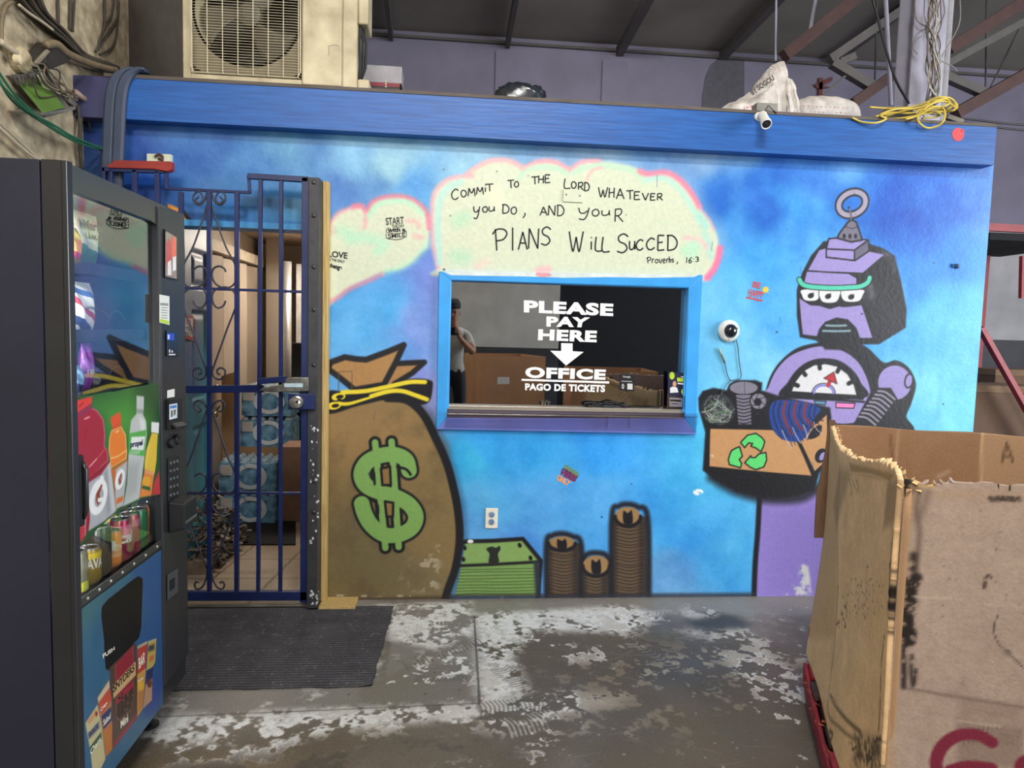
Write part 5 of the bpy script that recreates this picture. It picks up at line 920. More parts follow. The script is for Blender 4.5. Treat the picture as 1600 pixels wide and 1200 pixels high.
M_crm = mat('print_cream', (232, 226, 206), .4); M_drk = mat('print_dark', (40, 26, 24), .4); b = MB(); put_text(b, 'SNYDERS', [V3(*p, -.0020) for p in R([(306,515),(498,310),(498,245),(306,440)])], .02); b.build('print_lettering', M_drk, vm, world=False, fixn=False)
b = MB()
for body, q_ in (('Mini',[(372,840),(440,775),(440,700),(372,770)]),('PUSH',[(212,200),(318,120),(314,88),(206,160)]),('BAR',[(538,300),(592,235),(595,130),(536,200)]),('Salted',[(215,820),(280,745),(280,690),(212,760)]),('Crisps',[(190,700),(250,620),(250,580),(190,650)]),('cookies',[(528,420),(580,385),(580,360),(528,392)]),('Oats',[(95,1090),(190,950),(190,900),(95,1030)])): put_text(b, body, [V3(*p, -.0020) for p in R(q_)], .02)
b.build('print_lettering', M_crm, vm, world=False, fixn=False)
b = MB()
for body, q_ in (('SNACK',[(78,935),(172,830),(170,780),(76,880)]),('CHEW',[(622,130),(682,110),(682,70),(624,95)])): put_text(b, body, [V3(*p, -.0020) for p in R(q_)], .02)
b.build('print_lettering', mat('print_slate', (60, 66, 100), .4), vm, world=False, fixn=False)
# delivery bin box and flap
ba0 = min(p[0] for p in binout); ba1 = max(p[0] for p in binout); bz0 = min(p[1] for p in binout); bz1 = max(p[1] for p in binout)
def binf(b):
    b.box2((ba0-.01, .22, bz0-.01), (ba1+.01, .225, bz1+.01)); b.box2((ba0-.015, DT, bz0-.01), (ba0-.008, .225, bz1+.01)); b.box2((ba1+.008, DT, bz0-.01), (ba1+.015, .225, bz1+.01)); b.box2((ba0-.01, DT, bz1+.008), (ba1+.01, .225, bz1+.014)); b.box2((ba0-.01, DT, bz0-.014), (ba1+.01, .225, bz0-.008))
bn = vb('delivery_bin', M_bk2, binf, None, 0)
vb('bin_flap', mat('flap_black', (30, 30, 33), .35), lambda b: b.prism([(ba0+.004, .03, bz0+.004), (ba1-.012, .03, bz0+.004), (ba1-.012, .12, bz0+.10), (ba0+.004, .12, bz0+.10)], (0, .006, .0)), bn, .001)
for (x, y) in ((.07, .10), (VW-.07, .10), (.07, VD-.1), (VW-.07, VD-.1)):
    lg = vb('leg', M_bk2, lambda b: b.prism([(x-.035, y-.035, VZ0), (x+.035, y-.035, VZ0), (x+.035, y+.035, VZ0), (x-.035, y+.035, VZ0)], (0, 0, -.085)), None, .006); vb('foot', M_bk2, lambda b: b.lathe([(.030, .0005), (.030, .010), (.012, .016), (.012, .062)], (x, y, 0), (0, 0, 1), 18), lg, 0)
# --- goods inside: cans behind the lower glass (things of their own)
CSZ = VM(112, 955)[1]-.004
M_can = mat('can_aluminium', (196, 198, 200), .25, metal=.9, var=.05)
def can(px, label, cols, h, r=.031, text=None, dep=.060, group=None, name='drink_can'):
    a = VM(px, 880, dep)[0]; x, y, z = VW3(a, dep, CSZ); t = thing(name, (x, y, z+.0005), label, 'can', group)
    b = MB(); n = 28; prof = [(r*.82, 0), (r, .008), (r, h-.018), (r*.86, h-.004)]; b.lathe(prof, (x, y, z+.0005), (0, 0, 1), n); m = []
    o = b.build('body', cols[0], t, smooth=False); shade_auto(o, 50)
    if len(cols) > 1:
        b = MB(); b.lathe([(r+.0004, h*cols[2]), (r+.0004, h*cols[3])], (x, y, z), (0, 0, 1), n); o = b.build('band', cols[1], t, fixn=True); shade_auto(o, 50)
    b = MB(); b.lathe([(r*.87, h-.005), (r*.87, h), (r*.80, h), (r*.78, h-.004), (.002, h-.004)], (x, y, z+.0005), (0, 0, 1), n); b.box2((x-.010, y-.004, z+h-.003), (x+.006, y+.004, z+h-.001)); b.build('lid', M_can, t)
    if text:
        b = MB(); V, F = text2d(text, .02); th0 = VRZ-math.pi/2-.55; P = []
        for u, v in V: an = th0+(u-.5)*1.5; P.append((x+(r+.0009)*math.cos(an), y+(r+.0009)*math.sin(an), z+h*(.45+.28*v)))
        b.add(P, F); b.build('lettering', cols[4] if len(cols) > 4 else M_lab, t, fixn=False)
    return t
def C_(n, c, m=.35): return mat('can_'+n, c, .3, metal=m, var=.06, scale=30)
can(117, 'grey green patterned can nearest in the row behind the glass', [C_('greengrey', (120, 122, 104)), C_('lime', (196, 196, 70)), .06, .28], .118)
can(139, 'yellow and gold can with a round brown badge, second in the row', [C_('gold', (140, 116, 40)), C_('yellow', (226, 200, 50)), .72, .88], .104, text='AVA')
can(156, 'tall black can third in the row behind the glass', [C_('black', (36, 37, 42)), C_('black2', (50, 52, 56)), .8, .84], .148)
can(177, 'clear bottle of orange drink fourth in the row behind the glass', [C_('orangeb', (232, 132, 50), 0), C_('tan', (226, 168, 110), 0), .28, .62], .112, r=.023, text='b', name='drink_bottle')
can(189, 'pink can with white script fifth in the row behind the glass', [C_('dpink', (160, 40, 76)), C_('pink', (226, 120, 150)), .55, .86], .134, text='cal')
can(203, 'magenta can sixth in the row behind the glass', [C_('magenta', (170, 56, 84)), C_('pink', (226, 120, 150)), .7, .86], .134)
can(215, 'green can seventh in the row behind the glass', [C_('green', (46, 130, 78)), C_('dgreen', (30, 104, 60)), .1, .3], .134)
can(229, 'orange can farthest in the row behind the glass', [C_('orange', (206, 124, 60)), C_('brown', (170, 96, 60)), .15, .7], .134)
can(166, 'pale yellow can standing behind the black can', [C_('paleyellow', (236, 222, 130), .1)], .15, dep=.135)
# snack bags on the trays
def bag(a, dep, z, w_, h_, d_, label, bands, tilt=0.0, text=None, name='snack_bag', cat='snack bag', wx=0.0):
    P0 = VW3(a, dep, z); t = thing(name, P0, label, cat, rz=VRZ+wx); n, m = 40, 60; rows = []
    for j in range(m+1):
        v = j/m; wid = w_*(1-.06*math.sin(math.pi*v)); th = d_*max(0.03, (1-abs(2*v-1)**3.2)); row = []
        for i in range(2*n):
            an = 2*math.pi*i/(2*n); cx = math.cos(an); cyy = math.sin(an)
            row.append((wid/2*(abs(cx)**.8)*math.copysign(1, cx)+tilt*v*h_, th/2*cyy*(1+.12*math.sin(9*v+3*cx))+.006*math.sin(7*cx+5*v)*(1-abs(2*v-1)), v*h_))
        rows.append(row)
    b = MB(); P = np.array(rows); nv = P.shape[0]; nu = P.shape[1]
    fs_, ms_ = [], []
    for j in range(nv-1):
        for i in range(nu):
            fs_.append((j*nu+i, j*nu+(i+1) % nu, (j+1)*nu+(i+1) % nu, (j+1)*nu+i)); v = (j+.5)/m; mi = 0
            for k, (v0, v1, sl, _) in enumerate(bands):
                vv = v+sl*(math.cos(2*math.pi*(i+.5)/nu))
                if v0 <= vv < v1: mi = k
            ms_.append(mi)
    b.add(P.reshape(-1, 3), fs_); b.m = ms_; o = b.build('pouch', [bd[3] for bd in bands], t, world=False, smooth=True)
    if text:
        b = MB()
        for body, x0, z0, x1, z1, mm in text: put_text(b, body, [(x0, -d_*.56, z0), (x1, -d_*.56, z0), (x1, -d_*.54, z1), (x0, -d_*.54, z1)], .03)
        b.build('lettering', text[0][5], t, world=False, fixn=False)
    return t
def Bm(n, c): return mat('foil_'+n, c, .35, metal=.1, var=.1, scale=20)
h1 = VM(130,332,.1)[1]-trz[0]
bag(VM(128,370,.10)[0], .10, trz[0], .15, h1, .05, 'cream and green snack bag on the top shelf of the machine', [(0, 2, 0, Bm('cream', (226, 218, 180))), (-1, .32, .1, Bm('green', (70, 132, 70))), (.45, .5, .2, Bm('white', (236, 236, 226)))], .05, [('Maria', -.05, h1*.66, .06, h1*.84, M_lbk), ('Lucas', -.02, h1*.5, .06, h1*.62, M_lbk)])
bag(VM(113,388,.075)[0], .075, trz[0], .06, h1*.62, .035, 'red and orange snack bag at the near end of the top shelf', [(0, 2, 0, Bm('lemon', (222, 200, 80))), (-1, .3, 0, Bm('crimson', (206, 50, 76))), (.3, .65, .1, Bm('amber', (232, 150, 60)))], -.05)
h2 = VM(118,440,.1)[1]-trz[1]
bag(VM(127,480,.10)[0], .10, trz[1], .13, h2, .05, 'white, red and blue snack bag on the second shelf of the machine', [(0, 2, 0, Bm('white', (236, 236, 226))), (.32, .46, .3, Bm('red', (190, 50, 60))), (.0, .16, .2, Bm('navyfoil', (44, 64, 110))), (.7, .82, .1, Bm('bluefoil', (70, 110, 170)))], -.12, [('crisps', -.03, h2*.42, .04, h2*.52, M_lbk)])
h3 = VM(138,536,.1)[1]-trz[2]
bag(VM(133,570,.10)[0], .10, trz[2], .055, h3, .03, 'purple snack packet standing upright on the third shelf of the machine', [(0, 2, 0, Bm('purple', (132, 62, 156)))], .05, [('aut', -.022, h3*.34, .02, h3*.46, M_lab)])
h4 = VM(118,570,.1)[1]-trz[2]
bag(VM(116,590,.085)[0], .085, trz[2], .07, h4, .035, 'pale blue snack packet at the near end of the third shelf', [(0, 2, 0, Bm('paleblue', (120, 160, 196))), (-1, .3, .1, Bm('navyfoil', (44, 64, 110)))], -.06)
bag(VM(142,596,.12)[0], .12, trz[2], .06, h4*.5, .04, 'small clear grey packet right of the purple snack packet', [(0, 2, 0, Bm('greyclear', (126, 122, 128)))], .0)
# ------------------------------------------------------------------ big cardboard box on a red pallet (local axes: x along its near face to the right, y away along its left face)
BZT, BZ0 = 1.11, .135
NB = atZ(1415, 745, BZT); FB = atZ(1303, 662, BZT); NB[2] = FB[2] = 0; BL = float(np.linalg.norm(FB-NB)); by = (FB-NB)/BL; bx = np.array([by[1], -by[0], 0]); BRZ = math.atan2(bx[1], bx[0]); BW = .98; BT = .014
bxo = thing('cardboard_box', tuple(NB+np.array([0, 0, BZ0])), 'large open battered cardboard bin box with green stickers at the right', 'cardboard box', rz=BRZ)
zz = BZ0
def BLc(px, py): p = atPlane(px, py, NB, bx)-NB; return (float(p@by), float(p[2]))     # left face: along y
def BRc(px, py): p = atPlane(px, py, NB, by)-NB; return (float(p@bx), float(p[2]))     # near face: along x
M_card = paint_mat('cardboard_print', rough=.85, bump=.3, scale=120, var=.07, spec=.15); M_core = mat('cardboard_edge', (196, 158, 104), .9, var=.3, scale=60)
def bulge(v, u): return -.035*np.clip((zz+.55-v)/.55, 0, 1)**1.3*np.clip(u/.3, 0, 1)
RIM = np.array(sorted([(0.0, BZT-.004)]+[BLc(*p) for p in ((1303.5,664),(1306,672),(1309,684),(1313,695),(1319,704),(1327,709),(1336,713),(1350,715),(1361,717),(1373,718),(1388,724),(1402,732),(1410,738))]))
RN = np.random.default_rng(5).normal(0, 1, 90).clip(-1.6, 1.6)
def topL(u):   # torn rim of the left face
    return np.interp(u, RIM[:, 0], RIM[:, 1])+.0045*np.interp(u, np.linspace(0, BL, 90), RN)
def topR(u): return BZT-.004-.012*np.exp(-((u-.06)/.05)**2)+.008*np.sin(np.clip(u, 0, 1)*5+.4)-.004+.002*np.sin(u*80)
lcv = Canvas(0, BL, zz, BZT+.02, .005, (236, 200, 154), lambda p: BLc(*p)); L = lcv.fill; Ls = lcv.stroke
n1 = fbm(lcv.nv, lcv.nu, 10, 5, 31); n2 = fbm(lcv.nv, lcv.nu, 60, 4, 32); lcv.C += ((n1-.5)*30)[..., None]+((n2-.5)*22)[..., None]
def Y3(pts): return [(1240+x/3.333, 640+y/3.333) for x, y in pts]
def Y4(pts): return [(1220+x/4, 900+y/4) for x, y in pts]
L(Y3([(200,80),(270,300),(255,700),(250,1200),(100,1200),(160,500)]), (206, 168, 126), .03, .7); L(Y3([(260,300),(330,320),(250,620),(230,500)]), (150,124,96), .03, .5); L(Y3([(520,380),(600,360),(620,500),(560,600),(500,620)]), (150,124,96), .02, .6)
L(Y3([(320,280),(560,340),(530,380),(330,330)]), (176,140,98), .008, .8); Ls(Y3([(320,330),(420,340),(525,380)]), .006, (226,196,150), .003); Ls(Y3([(265,330),(255,600),(258,900),(250,1180)]), .006, (128,100,72), .005, .8, smooth=False); Ls(Y4([(392,60),(390,250),(385,480),(378,760)]), .006, (120,96,74), .004, .8, smooth=False); Ls(Y4([(378,820),(380,980),(388,1200)]), .006, (130,100,74), .004, .8, smooth=False)
Ls(Y3([(560,640),(545,800),(535,1000)]), .008, (120,96,72), .006, .8); Ls(Y4([(690,380),(668,560),(655,820),(640,1010)]), .008, (110,88,66), .005, .8, noise=thr(n2,.35,.5))
for pts in ([(540,950),(545,1020),(530,1040)],[(545,820),(555,870)],[(535,1090),(530,1160)]): Ls(Y3(pts), .022, (38,34,32), .008, .85, noise=thr(n2,.35,.5))
for pts in ([(735,10),(740,60),(725,110)],[(740,110),(730,160),(720,190)],[(720,270),(726,280)]): Ls(Y4(pts), .02, (36,32,30), .008, .9, noise=thr(n2,.3,.5))
for i in range(70): x = 330+rng.normal(0,45)+70; y = 960+rng.normal(0,70)+20; Ls(Y3([(x,y),(x+rng.uniform(-8,8),y+rng.uniform(-8,8))]), .004, (96,76,56), .002, .7)
for pts in ([(318,365),(330,420),(325,450)],[(335,370),(345,410)],[(350,365),(362,400),(352,430)]): Ls(Y3(pts), .005, (128,112,98), .003, .8)
for i in range(16): x = 280+rng.normal(0,18); y = 1090+rng.normal(0,30); Ls(Y3([(x,y),(x+rng.uniform(-14,14),y+rng.uniform(-14,14))]), .008, (214,178,140) if i % 2 else (110,84,62), .003, .9)
Ls(Y4([(390,765),(450,850),(560,985)]), .016, (132,106,78), .006, .9); Ls(Y4([(385,770),(470,860),(560,960)]), .006, (222,196,160), .003, .8); Ls(Y4([(380,790),(400,900),(470,970),(540,1040)]), .012, (150,122,92), .005, .8)
L(Y4([(530,1000),(600,1000),(650,1040),(655,1200),(520,1200),(545,1080)]), (84,72,60), .02, .8, noise=thr(n2,.3,.55))
for i in range(30): x = rng.uniform(520,660); y = rng.uniform(1000,1200); Ls(Y4([(x,y),(x+rng.uniform(-20,20),y+rng.uniform(10,40))]), .006, (50,42,36) if i % 2 else (176,146,110), .003, .8)
Ls(Y4([(410,990),(430,1010),(420,1050)]), .012, (70,56,44), .006, .7)
for i in range(25): y = rng.uniform(300,1180); x = 150+rng.uniform(-40,90); Ls(Y3([(x,y),(x+rng.uniform(-2,2),y+rng.uniform(20,90))]), .003, (150,116,84), .003, .5)
def lwall(off, keepmat, name, m):
    return lcv.mesh(name, lambda u, v: (off+bulge(v, u)+.004*np.sin(u*9+v*5), u, np.minimum(v, topL(u))-zz), m, parent=bxo, keep=lambda u, v: v < topL(u)+.004, smooth=True)
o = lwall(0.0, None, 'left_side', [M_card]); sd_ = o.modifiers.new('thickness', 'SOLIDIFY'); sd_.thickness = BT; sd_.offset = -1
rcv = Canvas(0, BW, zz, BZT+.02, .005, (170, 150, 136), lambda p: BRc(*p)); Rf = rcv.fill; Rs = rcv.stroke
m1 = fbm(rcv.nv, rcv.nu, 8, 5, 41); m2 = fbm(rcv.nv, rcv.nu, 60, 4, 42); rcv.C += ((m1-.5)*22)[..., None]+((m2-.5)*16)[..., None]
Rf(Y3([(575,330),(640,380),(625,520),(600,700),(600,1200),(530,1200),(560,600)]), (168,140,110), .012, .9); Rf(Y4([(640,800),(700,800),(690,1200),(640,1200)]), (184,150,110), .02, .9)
Rf(Y3([(560,330),(620,330),(625,385),(590,420)]), (44,40,36), .01, .9, noise=thr(m2,.25,.5)); Rf(Y3([(640,390),(740,385),(735,410),(640,405)]), (196,164,116), .004); Rf(Y3([(640,430),(720,420),(1200,440),(1200,470),(760,450)]), (176,146,116), .02, .6)
for i in range(26): x = rng.uniform(1000,1190); Rs(Y3([(x,456),(x+8,474)]), .005, (70,60,54), .003, .7)
Rs(Y3([(655,420),(640,520),(655,640),(640,800),(620,960)]), .012, (112,92,80), .008, .8); Rs(Y3([(700,430),(680,500),(650,560)]), .014, (108,90,82), .012, .6)
for pts, w_ in (([(575,360),(585,400),(590,430)],.02),([(625,760),(620,830)],.016),([(610,900),(600,960),(612,1000)],.03),([(595,1000),(590,1080),(600,1190)],.034)): Rs(Y3(pts), w_, (40,36,34), .01, .9, noise=thr(m2,.3,.5))
for pts, w_ in (([(850,10),(820,80),(800,180)],.026),([(795,180),(800,240),(790,300)],.022),([(795,370),(790,395)],.04),([(772,400),(770,560),(768,695)],.013),([(820,500),(815,600),(825,690)],.008),([(845,590),(835,670)],.008)): Rs(Y4(pts), w_, (44,38,36), .006, .9, noise=thr(m2,.25,.45))
Rs(Y3([(625,975),(820,985)]), .005, (196,178,160), .003, .8); Rs(Y3([(860,990),(1010,1015),(1200,1030)]), .006, (180,160,144), .004, .8); Rs(Y4([(800,705),(1100,760),(1520,830)]), .008, (120,102,92), .005, .8); Rs(Y4([(1360,250),(1335,330),(1360,420),(1420,480),(1520,580)]), .003, (70,60,56), .002, .8)
Rf(Y4([(1100,760),(1520,830),(1520,940),(1120,900)]), (128,108,96), .03, .5); Rf(Y4([(1100,900),(1520,960),(1520,1200),(1110,1200)]), (124,104,94), .012, .6); Rs(Y4([(1100,910),(1380,950)]), .008, (172,154,140), .003, .9)
for k in range(14): Rs(Y4([(1120+k*30,950),(1118+k*30,1060)]), .004, (96,80,70), .003, .5, noise=thr(m2,.4,.5))
Rs(Y3([(1000,880),(1015,865),(1035,880)]), .004, (50,42,40), .003); Rs(Y3([(1000,900),(995,930)]), .006, (60,40,36), .003); Rf(ell(*Y4([(1420,485)])[0],6,5), (100,86,78), .006, noise=m2); Rf(ell(*Y4([(1150,680)])[0],9,12), (128,112,102), .01, .7, noise=thr(m2,.4,.6))
Rs(Y4([(1320,1045),(1250,1005),(1150,995),(1070,1020),(1010,1070),(978,1130),(970,1180),(990,1230),(1060,1260)]), .030, (122,44,62), .003); Rs(Y4([(1060,1215),(1180,1190),(1320,1205)]), .028, (122,44,62), .003); Rs(Y4([(1500,1200),(1520,1170),(1560,1150)]), .028, (122,44,62), .003)
for i in range(40): x = rng.uniform(640,1500); y = rng.uniform(480,1180); Rf(ell(*Y3([(x,y)])[0],1,.8), (70,58,52), .003, .7)
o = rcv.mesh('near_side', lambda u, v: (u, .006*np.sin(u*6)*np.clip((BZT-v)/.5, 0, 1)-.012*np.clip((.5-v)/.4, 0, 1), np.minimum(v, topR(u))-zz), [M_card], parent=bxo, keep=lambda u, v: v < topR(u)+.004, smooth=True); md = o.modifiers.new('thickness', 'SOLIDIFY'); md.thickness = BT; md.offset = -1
# back and right walls (their inner faces show)
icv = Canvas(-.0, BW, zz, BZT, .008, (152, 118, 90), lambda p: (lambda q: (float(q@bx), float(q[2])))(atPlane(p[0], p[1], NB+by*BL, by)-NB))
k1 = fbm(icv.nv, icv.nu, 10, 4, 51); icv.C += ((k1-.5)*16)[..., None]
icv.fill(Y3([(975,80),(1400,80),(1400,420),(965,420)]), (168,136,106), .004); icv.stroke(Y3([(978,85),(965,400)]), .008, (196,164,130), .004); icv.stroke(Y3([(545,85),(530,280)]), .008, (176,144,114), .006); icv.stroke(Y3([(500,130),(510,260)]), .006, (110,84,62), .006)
for pts in ([(1100,170),(1080,250),(1075,270)],[(1100,170),(1125,240),(1130,270)],[(1085,240),(1120,240)]): icv.stroke(Y3(pts), .008, (100,78,60), .004)
icv.stroke(Y3([(750,345),(800,320)]), .014, (180,156,136), .01, .7)
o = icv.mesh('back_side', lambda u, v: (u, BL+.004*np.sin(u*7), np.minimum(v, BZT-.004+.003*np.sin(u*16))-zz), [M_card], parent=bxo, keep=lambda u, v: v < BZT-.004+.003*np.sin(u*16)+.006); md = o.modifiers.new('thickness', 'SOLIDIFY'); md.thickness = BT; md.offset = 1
M_cplain = mat('plain_cardboard', (170, 134, 98), .85, var=.08, scale=8)
MB().box2((BW-BT, BT, 0), (BW, BL-BT, BZT-zz-.006)).build('right_side', M_cplain, bxo, world=False); MB().box2((BT, BT, .001), (BW-BT, BL-BT, .016)).build('bottom', M_cplain, bxo, world=False)
# torn fuzzy rim
b = MB(); r3 = random.Random(11)
for i in range(300):
    u = r3.uniform(.0, BL*.99) if r3.random() < .8 else r3.uniform(BL*.8, BL); z = float(topL(np.array(u)))-zz; L_ = r3.uniform(.002, .009); d_ = Vector((r3.uniform(-.8, .9), r3.uniform(-.7, .7), r3.uniform(.0, .7))).normalized(); p = Vector((r3.uniform(-.002, BT), u, z-.006)); s_ = d_.orthogonal().normalized()*r3.uniform(.001, .004); b.add([p-s_, p+s_, p+d_*L_+s_*.5, p+d_*L_*.9-s_*.4, p+Vector((0, 0, -.006))], [(0, 1, 2, 3), (0, 3, 4), (1, 4, 2)])
for i in range(16): p = Vector((r3.uniform(-.008, .03), r3.uniform(-.006, .03), BZT-zz-.02+r3.uniform(-.03, .012))); d_ = Vector((r3.uniform(-1, 1), r3.uniform(-1, .4), r3.uniform(-.5, .6))).normalized(); s_ = d_.orthogonal().normalized()*r3.uniform(.003, .008); b.add([p-s_, p+s_, p+d_*.014+s_, p+d_*.013-s_], [(0, 1, 2, 3)])
MB().tube([(.010, .010, z) for z in np.linspace(.0, BZT-zz-.03, 12)], .0125, 10).build('corner_edge', M_cplain, bxo, world=False, smooth=True)
o = b.build('torn_rim', mat('torn_paper', (214, 182, 130), .95, var=.2, scale=50, rgb2=(176, 144, 98)), bxo, world=False, fixn=False); o['kind'] = 'stuff'
# flap hanging beyond the far left corner
def bk(px, py): p = atPlane(px, py, NB+by*(BL+.012), by)-NB; return (float(p@bx), BL+.012, float(p[2])-zz)
fl_ = MB(); fl_.prism([bk(*p) for p in Y3([(215,55),(185,55),(165,220),(120,430),(110,600),(108,668),(155,668),(175,500),(200,300),(235,100)])], tuple((0, .012, 0))); fl_.build('loose_flap', mat('dark_cardboard', (112, 86, 68), .9, var=.15, scale=14, stretch=(10, 10, 1)), bxo, world=False)
tb = MB(); tb.box2((-.035-.012, BL*.985, BLc(1268,985)[1]-zz+.06), (-.02, BL+.015, BLc(1268,985)[1]-zz+.12)); tb.build('corner_tab', M_cplain, bxo, world=False, bevel=.004)
# stickers on the box's left face
def lsurf(px, py, o_=.006):
    u, v = BLc(px, py); return (float(bulge(np.array(v), np.array(u)))+.004*math.sin(u*9+v*5)-o_, u, v-zz)
M_neon = mat('neon_green', (70, 226, 40), .5, var=.04); M_lime = mat('neon_lime', (196, 226, 84), .5, var=.05)
def bsticker(label, px, m, text, q, extra=None):
    P = [lsurf(*p) for p in px]; base = NB+bx*P[0][0]+by*P[0][1]; t = thing('green_sticker', (base[0], base[1], P[0][2]+zz), label, 'sticker', rz=BRZ); P = [(p[0]-P[0][0], p[1]-P[0][1], p[2]-P[0][2]) for p in P]; o0 = lsurf(*px[0])
    MB().prism(P, (-.001, 0, 0)).build('paper', m, t, world=False)
    Qp = [lsurf(*p, .0075) for p in q]; b = MB(); put_text(b, text, [(p[0]-o0[0], p[1]-o0[1], p[2]-o0[2]) for p in Qp], .01); b.build('lettering', M_ink, t, world=False, fixn=False)
    if extra: MB().prism([tuple(np.array(lsurf(*p))-np.array(o0)) for p in extra], (-.001, 0, 0)).build('peeled_strip', mat('peeled_white', (206, 226, 200), .5), t, world=False)
bsticker('bright neon green sticker on the tan side of the big cardboard box', Y4([(562,305),(640,352),(632,482),(545,392)]), M_neon, '10', Y4([(598,432),(622,455),(622,425),(598,405)]), Y4([(497,360),(510,345),(552,375),(540,402)]))
bsticker('small yellow green torn sticker higher on the tan side of the big box', Y3([(197,638),(233,690),(237,740),(229,842),(210,760),(188,715)]), M_lime, 'NO', Y3([(203,690),(230,740),(230,715),(205,668)]))
# ------------------------------------------------------------------ red pallet under it
M_redw = mat('red_pallet_paint', (142, 36, 48), .7, var=.25, scale=8, stretch=(8, 1, 8), bump=.2); M_oldw = mat('dark_worn_wood', (66, 48, 46), .85, var=.3, scale=9)
pal = thing('pallet', tuple(NB), 'worn red wooden pallet under the big cardboard box', 'pallet', rz=BRZ)
PO, PY1 = -.055, BL-.10
for k in range(7): y = -.03+k*(PY1+.03)/6.6; MB().box2((PO+.012*math.sin(k*2.1), y, .112), (BW+.04, y+.115, .131)).build('deck_board', M_redw if k % 2 == 0 else M_oldw, pal, world=False, bevel=.003)
for x in (PO+.012, BW/2, BW): MB().box2((x, -.02, .021), (x+.04, PY1+.02, .1115)).build('stringer', M_oldw if x < 0 else M_redw, pal, world=False, bevel=.003)
for y in (0, PY1/2, PY1-.1): MB().box2((PO, y, .001), (BW+.04, y+.1, .0205)).build('bottom_board', M_redw, pal, world=False, bevel=.003)
MB().prism([(PO-.002, .10, .028), (PO-.002, PY1-.1, .028), (PO-.002, PY1+.02, .06), (PO-.002, PY1+.02, .131), (PO-.002, PY1-.05, .131), (PO-.002, PY1-.12, .112), (PO-.002, .5, .095), (PO-.002, .1, .108)], (-.014, 0, 0)).build('side_board', M_redw, pal, world=False, bevel=.003)
b = MB()
for i in range(26): y = r3.uniform(.2, PY1); p = Vector((PO-.018+r3.uniform(-.004, .02), y, .108+r3.uniform(-.012, .006))); d_ = Vector((r3.uniform(-.3, .3), r3.uniform(-1, 1), r3.uniform(-.2, .3))).normalized(); s_ = Vector((r3.uniform(-.2, .2), 0, 1)).normalized()*.004; b.add([p-s_, p+s_, p+d_*.035+s_*.3, p+d_*.038-s_*.3], [(0, 1, 2, 3)])
o = b.build('splinters', mat('splinter_wood', (196, 110, 84), .8, var=.4, scale=40), pal, world=False, fixn=False); o['kind'] = 'stuff'
# ------------------------------------------------------------------ on the office roof: air conditioner
ACY = FY+.03
def A3(x, y, Y=ACY): return Vector(tuple(atY(x, y, Y)))
pL = A3(286, 126); pR = A3(557, 138); AZ0 = min(pL.z, pR.z)+.0; AZ0 = max(AZ0, ROOFZ+.02); AX0, AX1 = pL.x, pR.x; AH = .66; AD = .30
ac = thing('air_conditioner', ((AX0+AX1)/2, ACY+AD/2, AZ0), 'dirty cream outdoor air conditioner unit standing on the office roof', 'air conditioner')
M_ac = mat('aged_cream_enamel', (200, 188, 156), .5, var=.08, scale=7, rgb2=(164, 152, 122)); M_grl = mat('grille_cream', (196, 186, 158), .5, var=.1)
gx0, gx1 = A3(297, 60).x, A3(471, 60).x; gz0 = A3(380, 126).z-.0; gz0 = AZ0+.035; gz1 = AZ0+AH-.03
def acb(name, a, b_, m=M_ac, bev=.004, par=None): return MB().box2(a, b_).build(name, m, par or ac, bevel=bev)
acb('case_left', (AX0, ACY, AZ0), (gx0, ACY+AD, AZ0+AH)); acb('case_right', (gx1, ACY+.004, AZ0), (AX1, ACY+AD, AZ0+AH))
acb('case_bottom', (gx0, ACY, AZ0), (gx1, ACY+AD, gz0)); acb('case_top', (gx0, ACY, gz1), (gx1, ACY+AD, AZ0+AH)); acb('case_back', (gx0, ACY+AD-.02, gz0), (gx1, ACY+AD, gz1), mat('coil_grey', (44, 42, 38), .8))
px1 = A3(534, 60).x; acb('front_panel', (gx1+.006, ACY-.004, AZ0+.012), (px1, ACY+.004, AZ0+AH-.01)); acb('corner_strip', (px1+.006, ACY-.006, AZ0+.004), (AX1-.004, ACY+.004, AZ0+AH-.004))
b = MB(); b.tube([A3(x, y, ACY-.0045) for x, y in ((514,87),(514,72),(524,70),(530,73))], .0012, 4); b.build('scrawl', mat('pencil_grey', (96, 92, 84), .8), ac)
gr = thing('fan_guard', (0, 0, 0), None, None); gr.parent = ac; gr.location = (0, 0, 0); bpy.data.objects.remove(gr)
b = MB(); ym = ACY-.006; gxm = (gx0+gx1)/2; gzm = AZ0+AH*.5
for k in range(46):
    z = gz0+.006+k*(gz1-gz0-.012)/45; b.tube([(gx0+.004, ACY+.01, z), (gx0+.012, ym, z), (gx0+.03, ym-.004, z), (gx1-.03, ym-.004, z), (gx1-.012, ym, z), (gx1-.004, ACY+.01, z)], .0013, 5)
for k in range(8): x = gx0+.012+k*(gx1-gx0-.024)/7; b.tube([(x, ym-.006, gz0), (x, ym-.006, gz1)], .0022, 5)
b.tube([(gx0+.004, ym, gz0+.03), (gx0+.02, ym, gz0+.004), (gx1-.02, ym, gz0+.004), (gx1-.004, ym, gz0+.03), (gx1-.004, ym, gz1), (gx0+.004, ym, gz1)], .0035, 6, closed=True); b.build('fan_guard', M_grl, ac)
b = MB(); fcx, fcz, fr_ = gxm, AZ0+AH*.53, min(gx1-gx0, gz1-gz0)/2-.012
b.lathe([(fr_+.012, 0), (fr_, .0), (fr_, .10), (fr_+.012, .10)], (fcx, ACY+.03, fcz), (0, 1, 0), 40, cap=False); b.build('fan_shroud', M_ac, ac)
b = MB(); n = 40; out_ = [(gx0, gz0), (gx1, gz0), (gx1, gz1), (gx0, gz1)]
